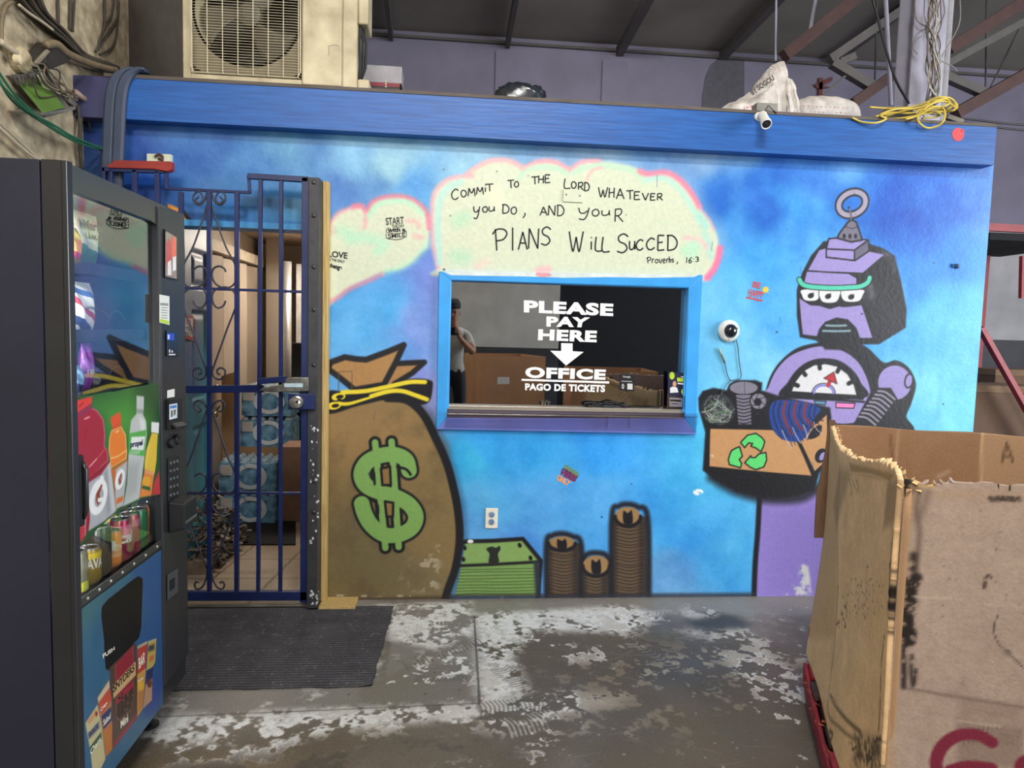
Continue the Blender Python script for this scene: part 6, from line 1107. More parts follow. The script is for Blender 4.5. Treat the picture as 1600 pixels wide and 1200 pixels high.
for k in range(n):
    a0 = 2*math.pi*k/n; a1 = 2*math.pi*(k+1)/n
    def sq(a): c_, s_ = math.cos(a), math.sin(a); t = 1/max(abs(c_)/((gx1-gx0)/2), abs(s_)/((gz1-gz0)/2)); return (max(gx0, min(gx1, fcx+c_*t)), max(gz0, min(gz1, fcz+s_*t)))
    p, q_ = sq(a0), sq(a1); b.poly([(fcx+fr_*math.cos(a0), ACY+.03, fcz+fr_*math.sin(a0)), (fcx+fr_*math.cos(a1), ACY+.03, fcz+fr_*math.sin(a1)), (q_[0], ACY+.03, q_[1]), (p[0], ACY+.03, p[1])])
b.build('fan_plate', mat('fan_plate_cream', (120, 110, 88), .7, var=.1), ac)
b = MB()
for k in range(3):
    P = []
    for i in range(9):
        r_ = .05+(fr_-.065)*i/8
        P.append([(fcx+r_*math.cos(2.09*k+.5+da+i*.05), ACY+.075-.05*(da-.4)+.0, fcz+r_*math.sin(2.09*k+.5+da+i*.05)) for da in np.linspace(0, .85, 8)])
    b.grid(P)
fo = b.build('fan_blades', mat('fan_grey', (84, 78, 66), .6, var=.1), ac, smooth=True, fixn=False); md = fo.modifiers.new('thickness', 'SOLIDIFY'); md.thickness = .004
MB().lathe([(.055, 0), (.055, .05), (.03, .06)], (fcx, ACY+.10, fcz), (0, -1, 0), 24).build('fan_hub', mat('fan_grey', (112, 106, 92), .6), ac)
acb('valve_cover', (AX1, ACY+.03, A3(560, 33).z), (A3(574, 30).x, ACY+.2, AZ0+AH-.08), M_ac, .008); acb('valve_foot', (AX1, ACY+.02, AZ0), (A3(576, 130).x, ACY+.16, AZ0+.062), M_ac, .01)
b = MB()
for k in range(3): b.tube([(AX1+.004, ACY+.05+k*.02, AZ0+.06), (AX1+.012+.01*k, ACY+.05+k*.02, AZ0+.14), (AX1+.006+.014*k, ACY+.05+k*.02, AZ0+.26), (AX1+.012, ACY+.06+k*.02, AZ0+.35)], .007, 8)
b.build('pipes', mat('black_pipe_foam', (40, 40, 42), .8), ac, smooth=True)
for x in (AX0+.12, AX1-.12): MB().box2((x-.03, ACY+.02, ROOFZ), (x+.03, ACY+AD-.02, AZ0)).build('foot', mat('black_steel_chipped', (54, 54, 58)), ac)
# printed carton and dark spool beside it
y0 = FY+.37
t = thing('appliance_box', tuple(atY(605, 120, y0)), 'small flat white and dark red box on the roof beside the air conditioner', 'box'); q0 = atY(561, 124, y0); q1 = atY(628, 104, y0)
t.location.z = ROOFZ
MB().box2((q0[0], y0, q0[2]-.01), (q1[0], y0+.16, q1[2])).build('lid', mat('box_white', (150, 146, 150), .6), t, bevel=.003); MB().box2((q0[0]+.02, y0, ROOFZ+.012), (q1[0]-.01, y0+.15, q0[2]-.0105)).build('tray', mat('box_dark', (48, 46, 50), .6), t, bevel=.003); MB().box2((q0[0]+.02, y0-.002, q0[2]-.03), (q1[0]-.01, y0+.1, q0[2]-.0102)).build('red_stripe', mat('box_red', (126, 40, 52), .6), t)
MB().box2((q0[0]+.0, y0-.001, ROOFZ), (q1[0], y0+.15, ROOFZ+.0118)).build('base', mat('box_dark', (48, 46, 50), .6), t)
for k in range(3): p = atY(603, 127+k*4, y0-.001); MB().box2((p[0]-.004, y0-.0025, p[2]-.004), (p[0]+.004, y0, p[2]+.003)).build('print_mark', mat('box_mark', (200, 196, 160), .6), t)
def lump(name, m, P0, size, seed, parent=None, nseg=28, amp=.14, sharp=1.0):
    """a soft bag shape: squashed ball with creases, flat underneath"""
    r_ = np.random.default_rng(seed); ph = r_.uniform(0, 6.28, (10, 3)); fr = r_.uniform(1.5, 7, (10, 3)); rows = []
    for j in range(nseg+1):
        v = math.pi*j/nseg; row = []
        for i in range(nseg*2):
            u = 2*math.pi*i/(nseg*2); d_ = np.array([math.sin(v)*math.cos(u), math.sin(v)*math.sin(u), math.cos(v)]); e = .72
            d2 = np.sign(d_)*np.abs(d_)**e
            w_ = sum(math.sin(fr[k]@d_+ph[k, 0])*(1 if k < 5 else .5)*(1-abs(math.sin(fr[k, 0]*3*d_[0]+fr[k, 1]*2*d_[2]+ph[k, 1])))**sharp for k in range(10))/4
            p = d2*np.array(size)/2*(1+amp*w_); p[2] = max(p[2], -size[2]*.42)
            row.append(np.array(P0)+p+np.array([0, 0, size[2]*.42]))
        rows.append(row)
    b = MB(); P = np.array(rows); nv, nu = P.shape[:2]
    b.add(P.reshape(-1, 3), [(j*nu+i, j*nu+(i+1) % nu, (j+1)*nu+(i+1) % nu, (j+1)*nu+i) for j in range(nv-1) for i in range(nu)])
    return b.build(name, m, parent, smooth=True)
p = atY(814, 148, FY+.22); o = lump('plastic_bag', mat('black_plastic_film', (34, 40, 48), .22, var=.3, scale=20, spec=.7), (p[0], FY+.24, ROOFZ), (.27, .2, float(atY(820, 131, FY+.2)[2])-ROOFZ+.02), 5, amp=.22); tag(o, 'crumpled black plastic bag behind the middle of the fascia', 'bag')
# white sacks
M_sack = mat('woven_sack', (212, 206, 198), .5, var=.08, scale=16, bump=.7, rgb2=(180, 172, 166)); M_prt = mat('sack_print', (150, 70, 66), .7); M_sblk = mat('sack_black_print', (40, 38, 40), .7)
SY = FY+.17
def SP(x, y, Y=SY): return Vector(tuple(atY(x, y, Y)))
def sack(label, cx, cy_, ln, ht, dp, seed, tag_):
    t = thing('sack', (cx, SY+dp/2, ROOFZ), label, 'sack'); o = lump('sack_body', M_sack, (cx, SY+dp/2, ROOFZ), (ln, dp, ht), seed, t, 40, .10, .6); return t
s1x0, s1x1 = SP(1243, 170).x, SP(1362, 175).x; ht1 = (SP(1290, 149).z-ROOFZ)*1.28
t = sack('full white woven sack lying flat with red print, beside the yellow cord', (s1x0+s1x1)/2, 0, s1x1-s1x0, ht1, .36, 21, 0)
b = MB(); rr = random.Random(3)
for k in range(26):
    x = 1238+k*3.4; y = (164+(x-1238)*.05 if k % 2 else 173+(x-1238)*.035); w_ = rr.uniform(1.5, 3); q_ = [SP(x, y, SY-.004), SP(x+w_, y+w_*.06, SY-.004), SP(x+w_, y+.9+w_*.06, SY-.004), SP(x, y+.9, SY-.004)]; b.poly(q_)
lab = b
s2x0, s2x1 = SP(1128, 170).x, SP(1250, 170).x; ht2 = SP(1190, 140).z-ROOFZ
t2 = thing('sack', ((s2x0+s2x1)/2, SY+.1, ROOFZ), 'half empty white sack with a crumpled top standing up left of the flat sack', 'sack')
# a draped sheet body: low at the left, rising to a twisted open mouth
top = [(1128,172),(1140,160),(1160,152),(1180,138),(1196,118),(1206,103),(1214,96),(1227,90),(1226,112),(1224,122),(1232,116),(1238,124),(1238,146),(1234,152),(1228,158),(1234,162),(1236,168)]
cs = catmull(top, False, 4); rows = []; r_ = np.random.default_rng(9); nd = 14
for i, (x, y) in enumerate(cs):
    zt = float(atY(x, y, SY+.05)[2]); xx = float(atY(x, y, SY+.05)[0]); h_ = max(zt-ROOFZ, .012); row = []
    for k in range(nd+1):
        a = math.pi*k/nd; dpt = .03+.13*min(1, .28/ (h_+.06))*(1-.35*abs(2*i/len(cs)-1)); wz = .012*math.sin(k*2.3+i*.55)+.008*math.sin(k*4.1-i*.8); sh_ = .03*math.sin(i*.7+k*.6)*(1-abs(math.cos(a)))
        row.append((xx+.012*math.sin(i*.9+k*1.3)+.006*math.sin(i*2.1-k), SY+.10-dpt*math.cos(a)+wz*1.4, ROOFZ+h_*(math.sin(a)**.7 if math.sin(a) > 0 else 0)+(wz*.8 if 0 < k < nd else 0)))
    rows.append(row)
b = MB(); b.grid(rows); o = b.build('sack_body', M_sack, t2, smooth=True, fixn=False); md = o.modifiers.new('thickness', 'SOLIDIFY'); md.thickness = .003; md = o.modifiers.new('sub', 'SUBSURF'); md.levels = md.render_levels = 1
b = MB(); put_text(b, 'BY SOGOU', [SP(1176, 149, SY-.075), SP(1211, 124, SY-.03), SP(1206, 117, SY-.03), SP(1171, 142, SY-.075)], .03); b.build('lettering', M_sblk, t2, fixn=False)
b = MB(); put_text(b, 'Dry', [SP(1163, 174, SY-.075), SP(1177, 168, SY-.075), SP(1176, 162, SY-.075), SP(1162, 168, SY-.075)], .02); b.build('lettering', mat('sack_pink', (190, 90, 110), .7), t2, fixn=False)
lab.build('print', M_prt, t, fixn=False)
q0 = SP(1180, 178, FY+.02); q1 = SP(1214, 163, FY+.02); b = MB(); b.box2((q0.x, FY+.005, fz(q0.x, fz1a, fz1b)+.0165), (q1.x, FY+.07, q1.z)); tag(b.build('junction_box', mat('grey_green_box', (132, 130, 122), .5), bevel=.003), 'small grey junction box on the fascia top above the bullet camera', 'junction box')
# yellow extension cord in loops, grey adapter
M_ycord = mat('yellow_cord', (206, 182, 74), .45, var=.12, scale=20)
def C3(pts): return [(1100+x/3.2, 70+y/3.2) for x, y in pts]
yc = thing('extension_cord', tuple(atY(1420, 185, FY+.05)), 'yellow extension cord coiled on the fascia top at the right', 'cord')
paths = [([(830,312),(930,318),(1030,312),(1110,290),(1180,262),(1240,275),(1266,310),(1230,332),(1160,320),(1090,330),(1060,350),(990,372),(900,378)],.06), ([(742,365),(790,386),(860,390),(910,370),(880,350),(960,322),(1060,318),(1120,300),(1200,270),(1228,290),(1190,310),(1130,305)],-.02), ([(1010,372),(1080,352),(1140,312),(1195,318),(1204,360),(1180,400),(1120,416),(1080,395),(1068,360),(1090,330),(1150,290),(1210,285),(1262,318)],-.025), ([(860,358),(940,340),(1040,340),(1100,310),(1150,268),(1220,264),(1255,290),(1250,325),(1200,332),(1110,345),(1000,365),(850,384)],.02), ([(900,360),(1000,330),(1080,320),(1150,335),(1210,325),(1240,300),(1200,275),(1130,280),(1080,305)],.05), ([(1040,365),(1110,335),(1180,345),(1160,360),(1090,368)],.03)]
for pts, dy in paths:
    P = []
    for i, (x, y) in enumerate(catmull(C3(pts), False, 7)):
        q_ = atY(x, y, FY+dy+.012*math.sin(i*.35)); zmin = fz(q_[0], fz1a, fz1b)+.016+.0055 if q_[1] > FY-.004 else -9; P.append((q_[0], q_[1], max(q_[2], zmin)))
    MB().tube(P, .0055, 7).build('cord', M_ycord, yc, smooth=True)
b = MB(); rr = random.Random(8)
for k in range(5): b.tube([(lambda q_: (q_[0], q_[1], max(q_[2], fz(q_[0], fz1a, fz1b)+.022)))(atY(x, y, FY+.05+.01*k)) for x, y in catmull(C3([(1020+k*20,360),(1090,340-k*6),(1150,350-k*9),(1200,345-k*8),(1230,330)]), False, 5)], .003, 5)
b.build('tangled_wire', mat('dark_wire', (52, 50, 48), .6), yc, smooth=True)
t = thing('power_adapter', tuple(C3([(1250, 385)])[0])+(0,), 'grey plastic power adapter at the right end of the yellow cord', 'adapter'); q_ = atY(*C3([(1252, 378)])[0], FY+.05); t.location = (q_[0], q_[1], fz(q_[0], fz1a, fz1b)+.016)
b = MB(); b.bar(atY(*C3([(1214, 360)])[0], FY+.04), atY(*C3([(1290, 388)])[0], FY+.03), .03, .026); b.build('case', mat('adapter_grey', (118, 112, 104), .5), t, bevel=.004)
t = thing('black_cable', tuple(atY(1520, 190, 4.2)), 'two thin black cables running right from the grey adapter', 'cable')
for y0_, y1_ in ((184, 196), (190, 205)): MB().tube([atY(x, y, 4.2) for x, y in catmull([(1490, y0_), (1530, y0_+4), (1570, (y0_+y1_)/2+3), (1640, y1_+2)], False, 5)], .006, 6).build('cable', M_blk, t, smooth=True)
b = MB(); q_ = atY(*C3([(980, 315)])[0], FY+.22); o = lump('tyre_tube', mat('black_rubber', (28, 28, 30), .6), (q_[0], FY+.25, ROOFZ), (.22, .16, .17), 3, amp=.05); tag(o, 'black rubber roll lying behind the yellow cord on the roof', 'rubber roll')
# ------------------------------------------------------------------ ceiling: purlins, column, truss, pipes, cables
M_purl = mat('grey_steel_beam', (88, 84, 82), .7, var=.1); M_rust = mat('brown_red_steel', (74, 50, 47), .7, var=.15); M_colm = mat('lavender_white_steel', (166, 164, 180), .6, var=.06)
ZP = ZC-.05
for i, (a, c) in enumerate((((611,60),(602,-20)), ((690,70),(704,-20)), ((793,72),(809,-20)), ((968,84),(1022,-20)), ((1129,90),(1232,-20)), ((1300,99),(1440,-10)))):
    p = atY(a[0], a[1]-3, YBK-.02); d_ = atZ(c[0], c[1], float(p[2])); d_ = p+(d_-p)*1.6; w_ = .09 if i > 2 else .05
    if i == 1: continue
    b = MB(); b.bar(p, d_, w_, .10); tag(b.build('ceiling_beam', M_purl), ['thin dark purlin above the small white box', '', 'thin purlin above the middle of the fascia', 'wider grey purlin meeting the back wall left of the white sacks', 'grey steel purlin above the white sacks', 'grey steel purlin slanting up to the right behind the column'][i], 'beam', group=None)
b = MB(); pa = atY(560, 52, YBK-.03); pb_ = atY(1600, 121, YBK-.03); b.bar(pa, pb_, .03, .03); tag(b.build('trim_3a', M_purl), 'thin ledge along the top of the back wall', 'trim', kind='structure'); bpy.data.objects['trim_3a'].name = 'trim_4'
for i, (x0, x1) in enumerate(((775, 806), (942, 979))):
    b = MB(); p = atY(x0, 80+i*14, YBK-.015); q_ = atY(x1, 170, YBK-.015); b.box2((p[0], YBK-.02, ROOFZ), (q_[0], YBK-.001, p[2])); tag(b.build('trim_%d' % (5+i), M_back), 'flat pilaster strip on the back wall', 'trim', kind='structure')
b = MB(); b.prism([atY(x, y, YBK-.004) for x, y in [(1095,200),(1097,150),(1102,120),(1110,102),(1120,93),(1163,93),(1163,200)]], (0, .003, 0)); tag(b.build('trim_7', mat('dark_grey_patch', (92, 90, 100), .8)), 'darker grey painted patch on the back wall', 'painted patch', kind='structure')
CY = 4.6
b = MB(); q0 = atY(1419, 170, CY); q1 = atY(1470, 170, CY); b.box2((q0[0], CY, ROOFZ), (q1[0], CY+.012, ZC)); b.box2((q0[0]+.085, CY+.012, ROOFZ), (q0[0]+.095, CY+.16, ZC)); b.box2((q0[0], CY+.16, ROOFZ), (q1[0], CY+.172, ZC)); tag(b.build('steel_column', M_colm), 'pale lavender steel column rising behind the yellow cord', 'column')
b = MB(); q0 = atY(1478, 120, CY+.02); b.tube([(q0[0], CY+.05, ROOFZ), (q0[0], CY+.05, ZC)], .035, 14); tag(b.build('wall_pipe', mat('grey_white_pipe', (150, 148, 152), .5)), 'grey pipe standing right beside the pale column', 'pipe')
rr = random.Random(12); cbt = thing('cable_bundle', tuple(atY(1455, 150, CY-.06)), 'tangle of thin pale cables hanging down the right side of the steel column', 'cables')
for k in range(16):
    pts = []; x = 1458+rr.uniform(-8, 12); y = -20
    while y < 158: pts.append((x+rr.uniform(-9, 9), y, CY-.05-rr.uniform(0, .08))); y += rr.uniform(22, 40)
    pts.append((1452+rr.uniform(-8, 10), 160+rr.uniform(-6, 6), CY-.05)); P = [atY(a, b_, c) for a, b_, c in pts]; MB().tube(catmull(P, False, 5), .0035+rr.uniform(0, .0025), 5).build('cable', mat(('pale_cable', 'grey_cable2', 'brown_cable')[k % 3], ((178,174,166),(136,132,128),(110,90,80))[k % 3], .6), cbt, smooth=True)
for pts in ([(1430,0),(1432,30),(1448,42)], [(1448,44),(1432,55),(1427,75),(1434,84)], [(1500,0),(1498,40),(1470,90)], [(1470,95),(1490,105),(1495,112)]): MB().tube([atY(x, y, CY-.06) for x, y in catmull(pts, False, 5)], .004, 5).build('cable', mat('grey_cable2', (136,132,128), .6), cbt, smooth=True)
b = MB(); b.tube([atY(x, y, CY-.2) for x, y in catmull([(1358,-20),(1372,30),(1388,90),(1402,130),(1421,162)], False, 6)], .008, 8); tag(b.build('black_cable', M_blk, smooth=True), 'single black cable sagging down left of the pale column', 'cable')
for x0, y0_, x1, y1_, Y_, lab_ in ((1213,-20,1212,95,6.2,'thin pale pipe hanging above the white sacks'),(1383,-20,1392,165,5.4,'pale vertical pipe left of the black cable'),(1278,-20,1266,46,6.2,'short pale rod slanting above the brown beam'),(1371,-30,1367,125,6.6,'thin chain rod hanging behind the truss'),(1542,-30,1540,148,6.6,'thin rod hanging at the right behind the truss'),(1600,30,1546,140,6.4,'thin slanted rod at the far right')):
    pa, pz_ = atY(x0, y0_, Y_), atY(x1, y1_, Y_); pa = pz_+(pa-pz_)*((ZC-pz_[2])/(pa[2]-pz_[2]))
    b = MB(); b.tube([pa, pz_], .016 if 'chain' not in lab_ and 'thin' not in lab_ else .009, 8); tag(b.build('hanging_pipe', M_colm if 'pale' in lab_ else M_purl), lab_, 'pipe')
tr = thing('roof_truss', tuple(atY(1420, 170, 6.0)), 'dark steel roof truss with slanting bars crossing behind the pale column', 'truss')
for nm, (x0, y0_, x1, y1_), w_, m in (('chord', (1225,88,1345,-8), .10, M_rust), ('web', (1300,98,1366,138), .075, M_purl), ('web', (1332,162,1420,100), .085, M_rust), ('web', (1312,98,1335,88), .06, M_purl), ('web', (1296,93,1425,5), .07, M_purl), ('web', (1474,118,1542,148), .07, M_purl), ('chord', (1492,178,1640,95), .10, M_rust), ('chord', (1480,78,1640,-22), .10, M_rust), ('web', (1480,100,1640,12), .06, M_purl), ('web', (1262,172,1330,110), .02, M_purl)):
    pa, pz_ = atY(x0, y0_, 6.0), atY(x1, y1_, 6.0)
    if y1_ < 15: pz_ = pa+(pz_-pa)*((ZC-pa[2])/(pz_[2]-pa[2]))
    elif y1_ == 95: pz_ = pa+(pz_-pa)*2.2
    MB().bar(pa, pz_, w_, w_).build(nm, m, tr)
# red bracket on the back wall
b = MB(); [b.prism([atY(x, y, YBK-.03) for x, y in pp], (0, .028, 0)) for pp in ([(1280,122),(1286,121),(1285,150),(1279,152)], [(1272,133),(1302,120),(1300,126),(1286,134),(1297,136),(1280,140)])]; tag(b.build('red_bracket', mat('faded_red', (112, 62, 62), .8)), 'small faded red bracket on the back wall behind the sacks', 'bracket')
# ------------------------------------------------------------------ right edge of the picture: red rack, dividers and cartons
M_redsteel = mat('red_rack_steel', (150, 50, 56), .5, var=.15); RY = 6.3
rk = thing('storage_rack', tuple(atY(1570, 640, RY)), 'red steel storage rack beyond the right end of the blue office', 'rack')
def rb_(nm, x0, y0_, x1, y1_, w_, h_, m=M_redsteel): MB().bar(atY(x0, y0_, RY), atY(x1, y1_, RY), w_, h_).build(nm, m, rk)
rb_('beam', 1535, 354.5, 1680, 362, .05, .07); rb_('post', 1599.5, 400, 1598, 466, .06, .04)
b = MB(); p0 = atY(1535, 362, RY+.1); p1 = atY(1700, 380, RY+.1); b.box2((p0[0], RY, p1[2]-.02), (p1[0], RY+1.2, p1[2]+.05)); b.build('shelf', M_dark, rk)
pa, pz_ = atY(1532, 512, 4.9), atY(1622, 672, 4.9); pz_ = pa+(pz_-pa)*((.01-pa[2])/(pz_[2]-pa[2])); MB().bar(pa, pz_, .05, .035).build('brace', M_redsteel, rk)
for px_ in (1531, 1684):
    for dy in (0, 1.15): p_ = atY(px_, 356, RY); MB().box2((p_[0]-.035, RY+dy-.03, 0), (p_[0]+.035, RY+dy+.03, p_[2]+.04)).build('upright', M_redsteel, rk)
pz = float(atY(1560, 531, YBK)[2]); wbox('wall_back_dado', (3.0, YBK-.02, 0), (10.4, YBK-.001, pz), M_dado, 'dark grey painted lower part of the back wall at right'); wbox('wall_back_panel', (3.0, YBK-.015, pz), (10.4, YBK-.0015, float(atY(1570, 352, YBK)[2])), mat('pale_back_wall', (176, 174, 180), .8, var=.1, scale=4), 'pale part of the back wall at the right')
for i, (x0, y0_, x1, Y_, lab_) in enumerate(((1518, 603, 1640, 5.05, 'brown cardboard box just right of the blue wall end'), (1556, 578, 1660, 5.7, 'cardboard box stacked behind the first brown box at the far right'))):
    p = atY(x0, y0_, Y_); q_ = atY(x1, y0_, Y_); t = thing('cardboard_box', ((p[0]+q_[0])/2, Y_+.4, 0), lab_, 'cardboard box'); MB().box2((p[0], Y_, 0.001), (q_[0], Y_+.55, p[2])).build('carton', mat('shaded_cardboard', (96, 74, 58), .85, var=.08), t, bevel=.004)
    MB().box2((p[0]-.005, Y_-.006, p[2]-.05), (q_[0]+.005, Y_+.3, p[2]+.006)).build('lid_flap', mat('shaded_flap', (116, 92, 70), .85), t, bevel=.003)
# ------------------------------------------------------------------ left plaster wall: conduits, cables, open electrical box
LX = XL+.012
def L3(pts, off=.02): return [tuple(atX(x, y, XL+off)) for x, y in pts]
def z8(pts): return [(x/7.27, y/7.27) for x, y in pts]
M_cond = mat('dusty_conduit', (112, 98, 74), .7, var=.2); M_dcab = mat('dusty_dark_cable', (62, 55, 46), .75, var=.25); M_gcab = mat('green_cable', (36, 96, 66), .5); M_wcab = mat('dusty_white_cable', (176, 164, 140), .6, var=.1)
def ltube(name, px, r, m, label, off=.02, cat='cable', group=None, closed=False):
    o = MB().tube(L3(catmull(px, False, 6), off), r, 7).build(name, m, smooth=True); return tag(o, label, cat, group)
ltube('conduit', z8([(520,510),(640,500),(760,600),(950,690),(1180,770),(1320,800)]), .017, M_cond, 'thick dusty conduit slanting down the plaster wall to the fascia corner', .09, 'conduit')
G_ = 'dark cables bundled down the plaster wall'; lb = 'dusty dark cable in the slanting bundle on the plaster wall'
for k in range(9):
    d_ = k*11; pts = [(150+d_*3.2,-40),(330+d_*2.4,130+d_*.2),(520+d_*2.3,300+d_*.5),(700+d_*2.0,440+d_*.9),(900+d_*1.2,600+d_*.6),(1120+d_*.9,720-d_*.1),(1340,800-d_*.3)]
    pts = [(x+rr.uniform(-14, 14), y+rr.uniform(-14, 14)) for x, y in pts]; ltube('cable', z8(pts), .0075 if k % 3 else .011, M_dcab, lb, (.014, .038, .062)[k % 3], group=G_)
ltube('cable', z8([(215,55),(330,150),(480,250),(600,340)]), .006, M_wcab, 'pale cable lying over the dark bundle at the upper left', .085)
ltube('conduit', z8([(15,470),(20,250),(60,90),(150,25),(215,50)]), .008, M_cond, 'thin conduit bent in an arch at the left picture edge', .02, 'conduit')
ltube('conduit', z8([(0,470),(120,560),(230,620),(330,660)]), .013, M_wcab, 'pale conduit running into the black switch box', .03, 'conduit')
for k, (px_, lab_) in enumerate((([(800,-10),(798,340)],'left of two vertical cables in the middle of the plaster wall'),([(845,-10),(825,360)],'right of two vertical cables in the middle of the plaster wall'),([(660,-10),(664,260)],'thin vertical cable above the slanting bundle'),([(1290,-10),(1270,160),(1180,330),(1110,570)],'thin looped cable hanging from the top right of the plaster wall'),([(1340,-10),(1330,200),(1200,420),(1090,590)],'second looped cable at the top right of the plaster wall'),([(1350,20),(1325,380),(1270,540),(1140,620)],'rightmost looped cable on the plaster wall'),([(1190,-10),(1185,340)],'straight vertical cable left of the looped cables'))): ltube('cable', z8(px_), .006, M_dcab, lab_, .012)
t = thing('switch_box', tuple(atX(52, 90, XL+.05)), 'black switch box with a cracked grey cover on the plaster wall', 'switch box')
MB().prism(L3(z8([(300,610),(400,480),(500,500),(640,620),(560,700),(350,780),(290,700)]), .01), (.08, 0, 0)).build('case', mat('dusty_black_box', (48, 44, 40), .6, var=.2), t, bevel=.005)
MB().prism(L3(z8([(340,740),(510,560),(545,580),(380,765)]), .095), (.012, 0, 0)).build('cover_rim', mat('dusty_grey_rim', (128, 120, 100), .6), t, bevel=.003)
t = thing('lamp_socket', tuple(atX(24, 92, XL+.03)), 'round dusty white socket on the plaster wall left of the switch box', 'socket'); b = MB(); b.lathe([(.052, 0), (.052, .03), (.04, .045), (.02, .05)], atX(24, 93, XL+.001), (1, 0, 0), 20); b.build('base', mat('dusty_cream', (176, 160, 128), .6), t, smooth=False, bevel=.003); MB().lathe([(.02, 0), (.018, .02), (.008, .025)], atX(24, 93, XL+.052), (1, 0, 0), 16).build('button', mat('pale_cream', (206, 192, 158), .5), t)
t = thing('electrical_box', tuple(atX(70, 160, XL+.06)), 'open steel electrical box with a green panel and loose wires on the plaster wall', 'electrical box')
b = MB(); E_ = L3([(8,118),(62,110),(120,168),(66,183)], .0); b.prism(E_, (.02, 0, 0))
o = b.build('back_plate', mat('grey_steel_box', (118, 114, 104), .5, metal=.1), t)
MB().prism([tuple(atX(x, y, XL+o_)) for x, y, o_ in ((27,129,.03),(64,121,.03),(99,168,.13),(66,176,.13))], (.006, 0, 0)).build('green_panel', mat('green_card', (78, 108, 44), .6, var=.12), t)
MB().prism([tuple(atX(x, y, XL+.13)) for x, y in ((64,176),(117,168),(117,171.5),(66,180))], (-.12, 0, 0)).build('lower_flange', mat('grey_steel_box', (118, 114, 104)), t)
for k in range(14): x = 58+rr.uniform(-12, 30); y = 100+rr.uniform(-4, 20); MB().tube(L3(catmull([(x, y), (x+rr.uniform(4, 16), y+rr.uniform(2, 16)), (x+rr.uniform(14, 30), y+rr.uniform(16, 34)), (112+rr.uniform(-6, 10), 150+rr.uniform(-12, 16))], False, 4), .05+rr.uniform(0, .06)), .0035, 5).build('wire', (M_dcab, M_wcab, M_cond)[k % 3], t, smooth=True)
for k in range(8): x = 20+k*6; MB().tube(L3(catmull([(x, 118+rr.uniform(-3, 3)), (x+3, 126), (x+rr.uniform(-3, 8), 133)], False, 4), .06), .004, 5).build('wire', M_dcab, t, smooth=True)
for k, px_ in enumerate(([(-5,108),(25,150),(70,190),(110,215),(150,228),(192,247)], [(-5,116),(20,158),(80,200),(120,222),(165,237),(190,250)], [(-5,125),(40,170),(85,196),(115,214),(160,232),(195,246)])): ltube('green_cable', px_, .005, M_gcab, ['upper', 'lower', 'middle'][k]+' of three green cables hanging from the left edge to the gate', .10+.02*k)
for k, px_ in enumerate(([(-5,188),(35,225),(70,255),(110,272)], [(-5,196),(30,228),(60,250),(95,262)])): ltube('white_cable', px_, .006, M_wcab, ['lower', 'upper'][k]+' of two dusty white cables above the vending machine', .04+.02*k)
for k, (px_, lab_) in enumerate((([(126,120),(128,170),(124,220),(129,268)],'dark cable hanging in the wall corner, nearest the plaster'),([(131,150),(136,180),(146,225),(150,252)],'bent cable in the corner beside the fascia end'),([(122,165),(126,215),(127,270)],'second dark cable in the wall corner'))): ltube('corner_cable', px_, .007, M_dcab, lab_, .03)
b = MB(); b.tube(L3([(117,143),(128,152),(140,160)], .05), .013, 10); tag(b.build('pipe_stub', mat('pinkish_pipe', (146, 124, 112), .6), smooth=True), 'short pinkish pipe stub beside the fascia end', 'pipe')
# grey cable cover bent over the fascia end
cc = thing('cable_cover', tuple(atY(180, 300, FY-.05)), 'two grey cable covers bent over the left end of the fascia and running down', 'cable cover')
M_cov = mat('dusty_blue_grey_cover', (58, 68, 88), .6, var=.15, scale=6)
for dx, Y_ in ((-3, FY-.014), (13, FY-.016)):
    P = [atY(x+dx, y, Y_) for x, y in catmull([(204,108),(192,113),(183,124),(177,142),(174,170),(172,215),(170,262),(168,330)], False, 6)]
    P = [atY(222+dx*.3, 112, FY+.16), atY(214+dx*.4, 108, FY+.05)]+P; xs_ = []; N_ = len(P)
    for i in range(N_):
        t_ = np.array(P[min(i+1, N_-1)])-np.array(P[max(i-1, 0)]); nrm_ = np.array([0, -abs(t_[2])-1e-6, abs(t_[1])*1.0]); nrm_ /= np.linalg.norm(nrm_); p_ = np.array(P[i]); w_ = np.array([.0265, 0, 0])
        xs_.append([p_-w_-nrm_*.012, p_-w_+nrm_*.002, p_-w_*.6+nrm_*.010, p_+w_*.6+nrm_*.010, p_+w_+nrm_*.002, p_+w_-nrm_*.012, p_-w_-nrm_*.012])
    MB().grid(xs_).build('cover_strip', M_cov, cc, smooth=False)
# ------------------------------------------------------------------ inside the corridor
FZ = .0185
t = thing('open_door', (DX0+.035, D+WT, FZ), 'turquoise panelled door standing open inside the gate', 'door'); DTX = DX0+.07
M_tdoor = paint_mat('turquoise_door_paint', rough=.4, bump=.1, scale=30)
dc = Canvas(0, .80, 0, 2.02, .01, (96, 150, 170)); dn = fbm(dc.nv, dc.nu, 8, 4, 77); dc.C += ((dn-.5)*90)[..., None]*np.array([.8, .7, .5])
dc.fill([(0,1.55),(.5,1.45),(.8,1.7),(.8,2.1),(0,2.1)], (60,110,180), .12, .9, raw=True); dc.fill([(.68,.9),(.8,.9),(.8,1.8),(.7,1.7)], (200,160,170), .06, .6, raw=True); dc.fill([(.1,1.1),(.6,1.0),(.7,1.5),(.1,1.5)], (104,112,160), .1, .7, raw=True); dc.fill([(.55,.0),(.8,.0),(.8,1.6),(.6,1.4)], (70,170,190), .1, .6, raw=True)
pans = [(.09,.2,.36,.8),(.46,.2,.72,.8),(.09,.95,.36,1.5),(.46,.95,.72,1.5),(.09,1.62,.36,1.86),(.46,1.62,.72,1.86)]
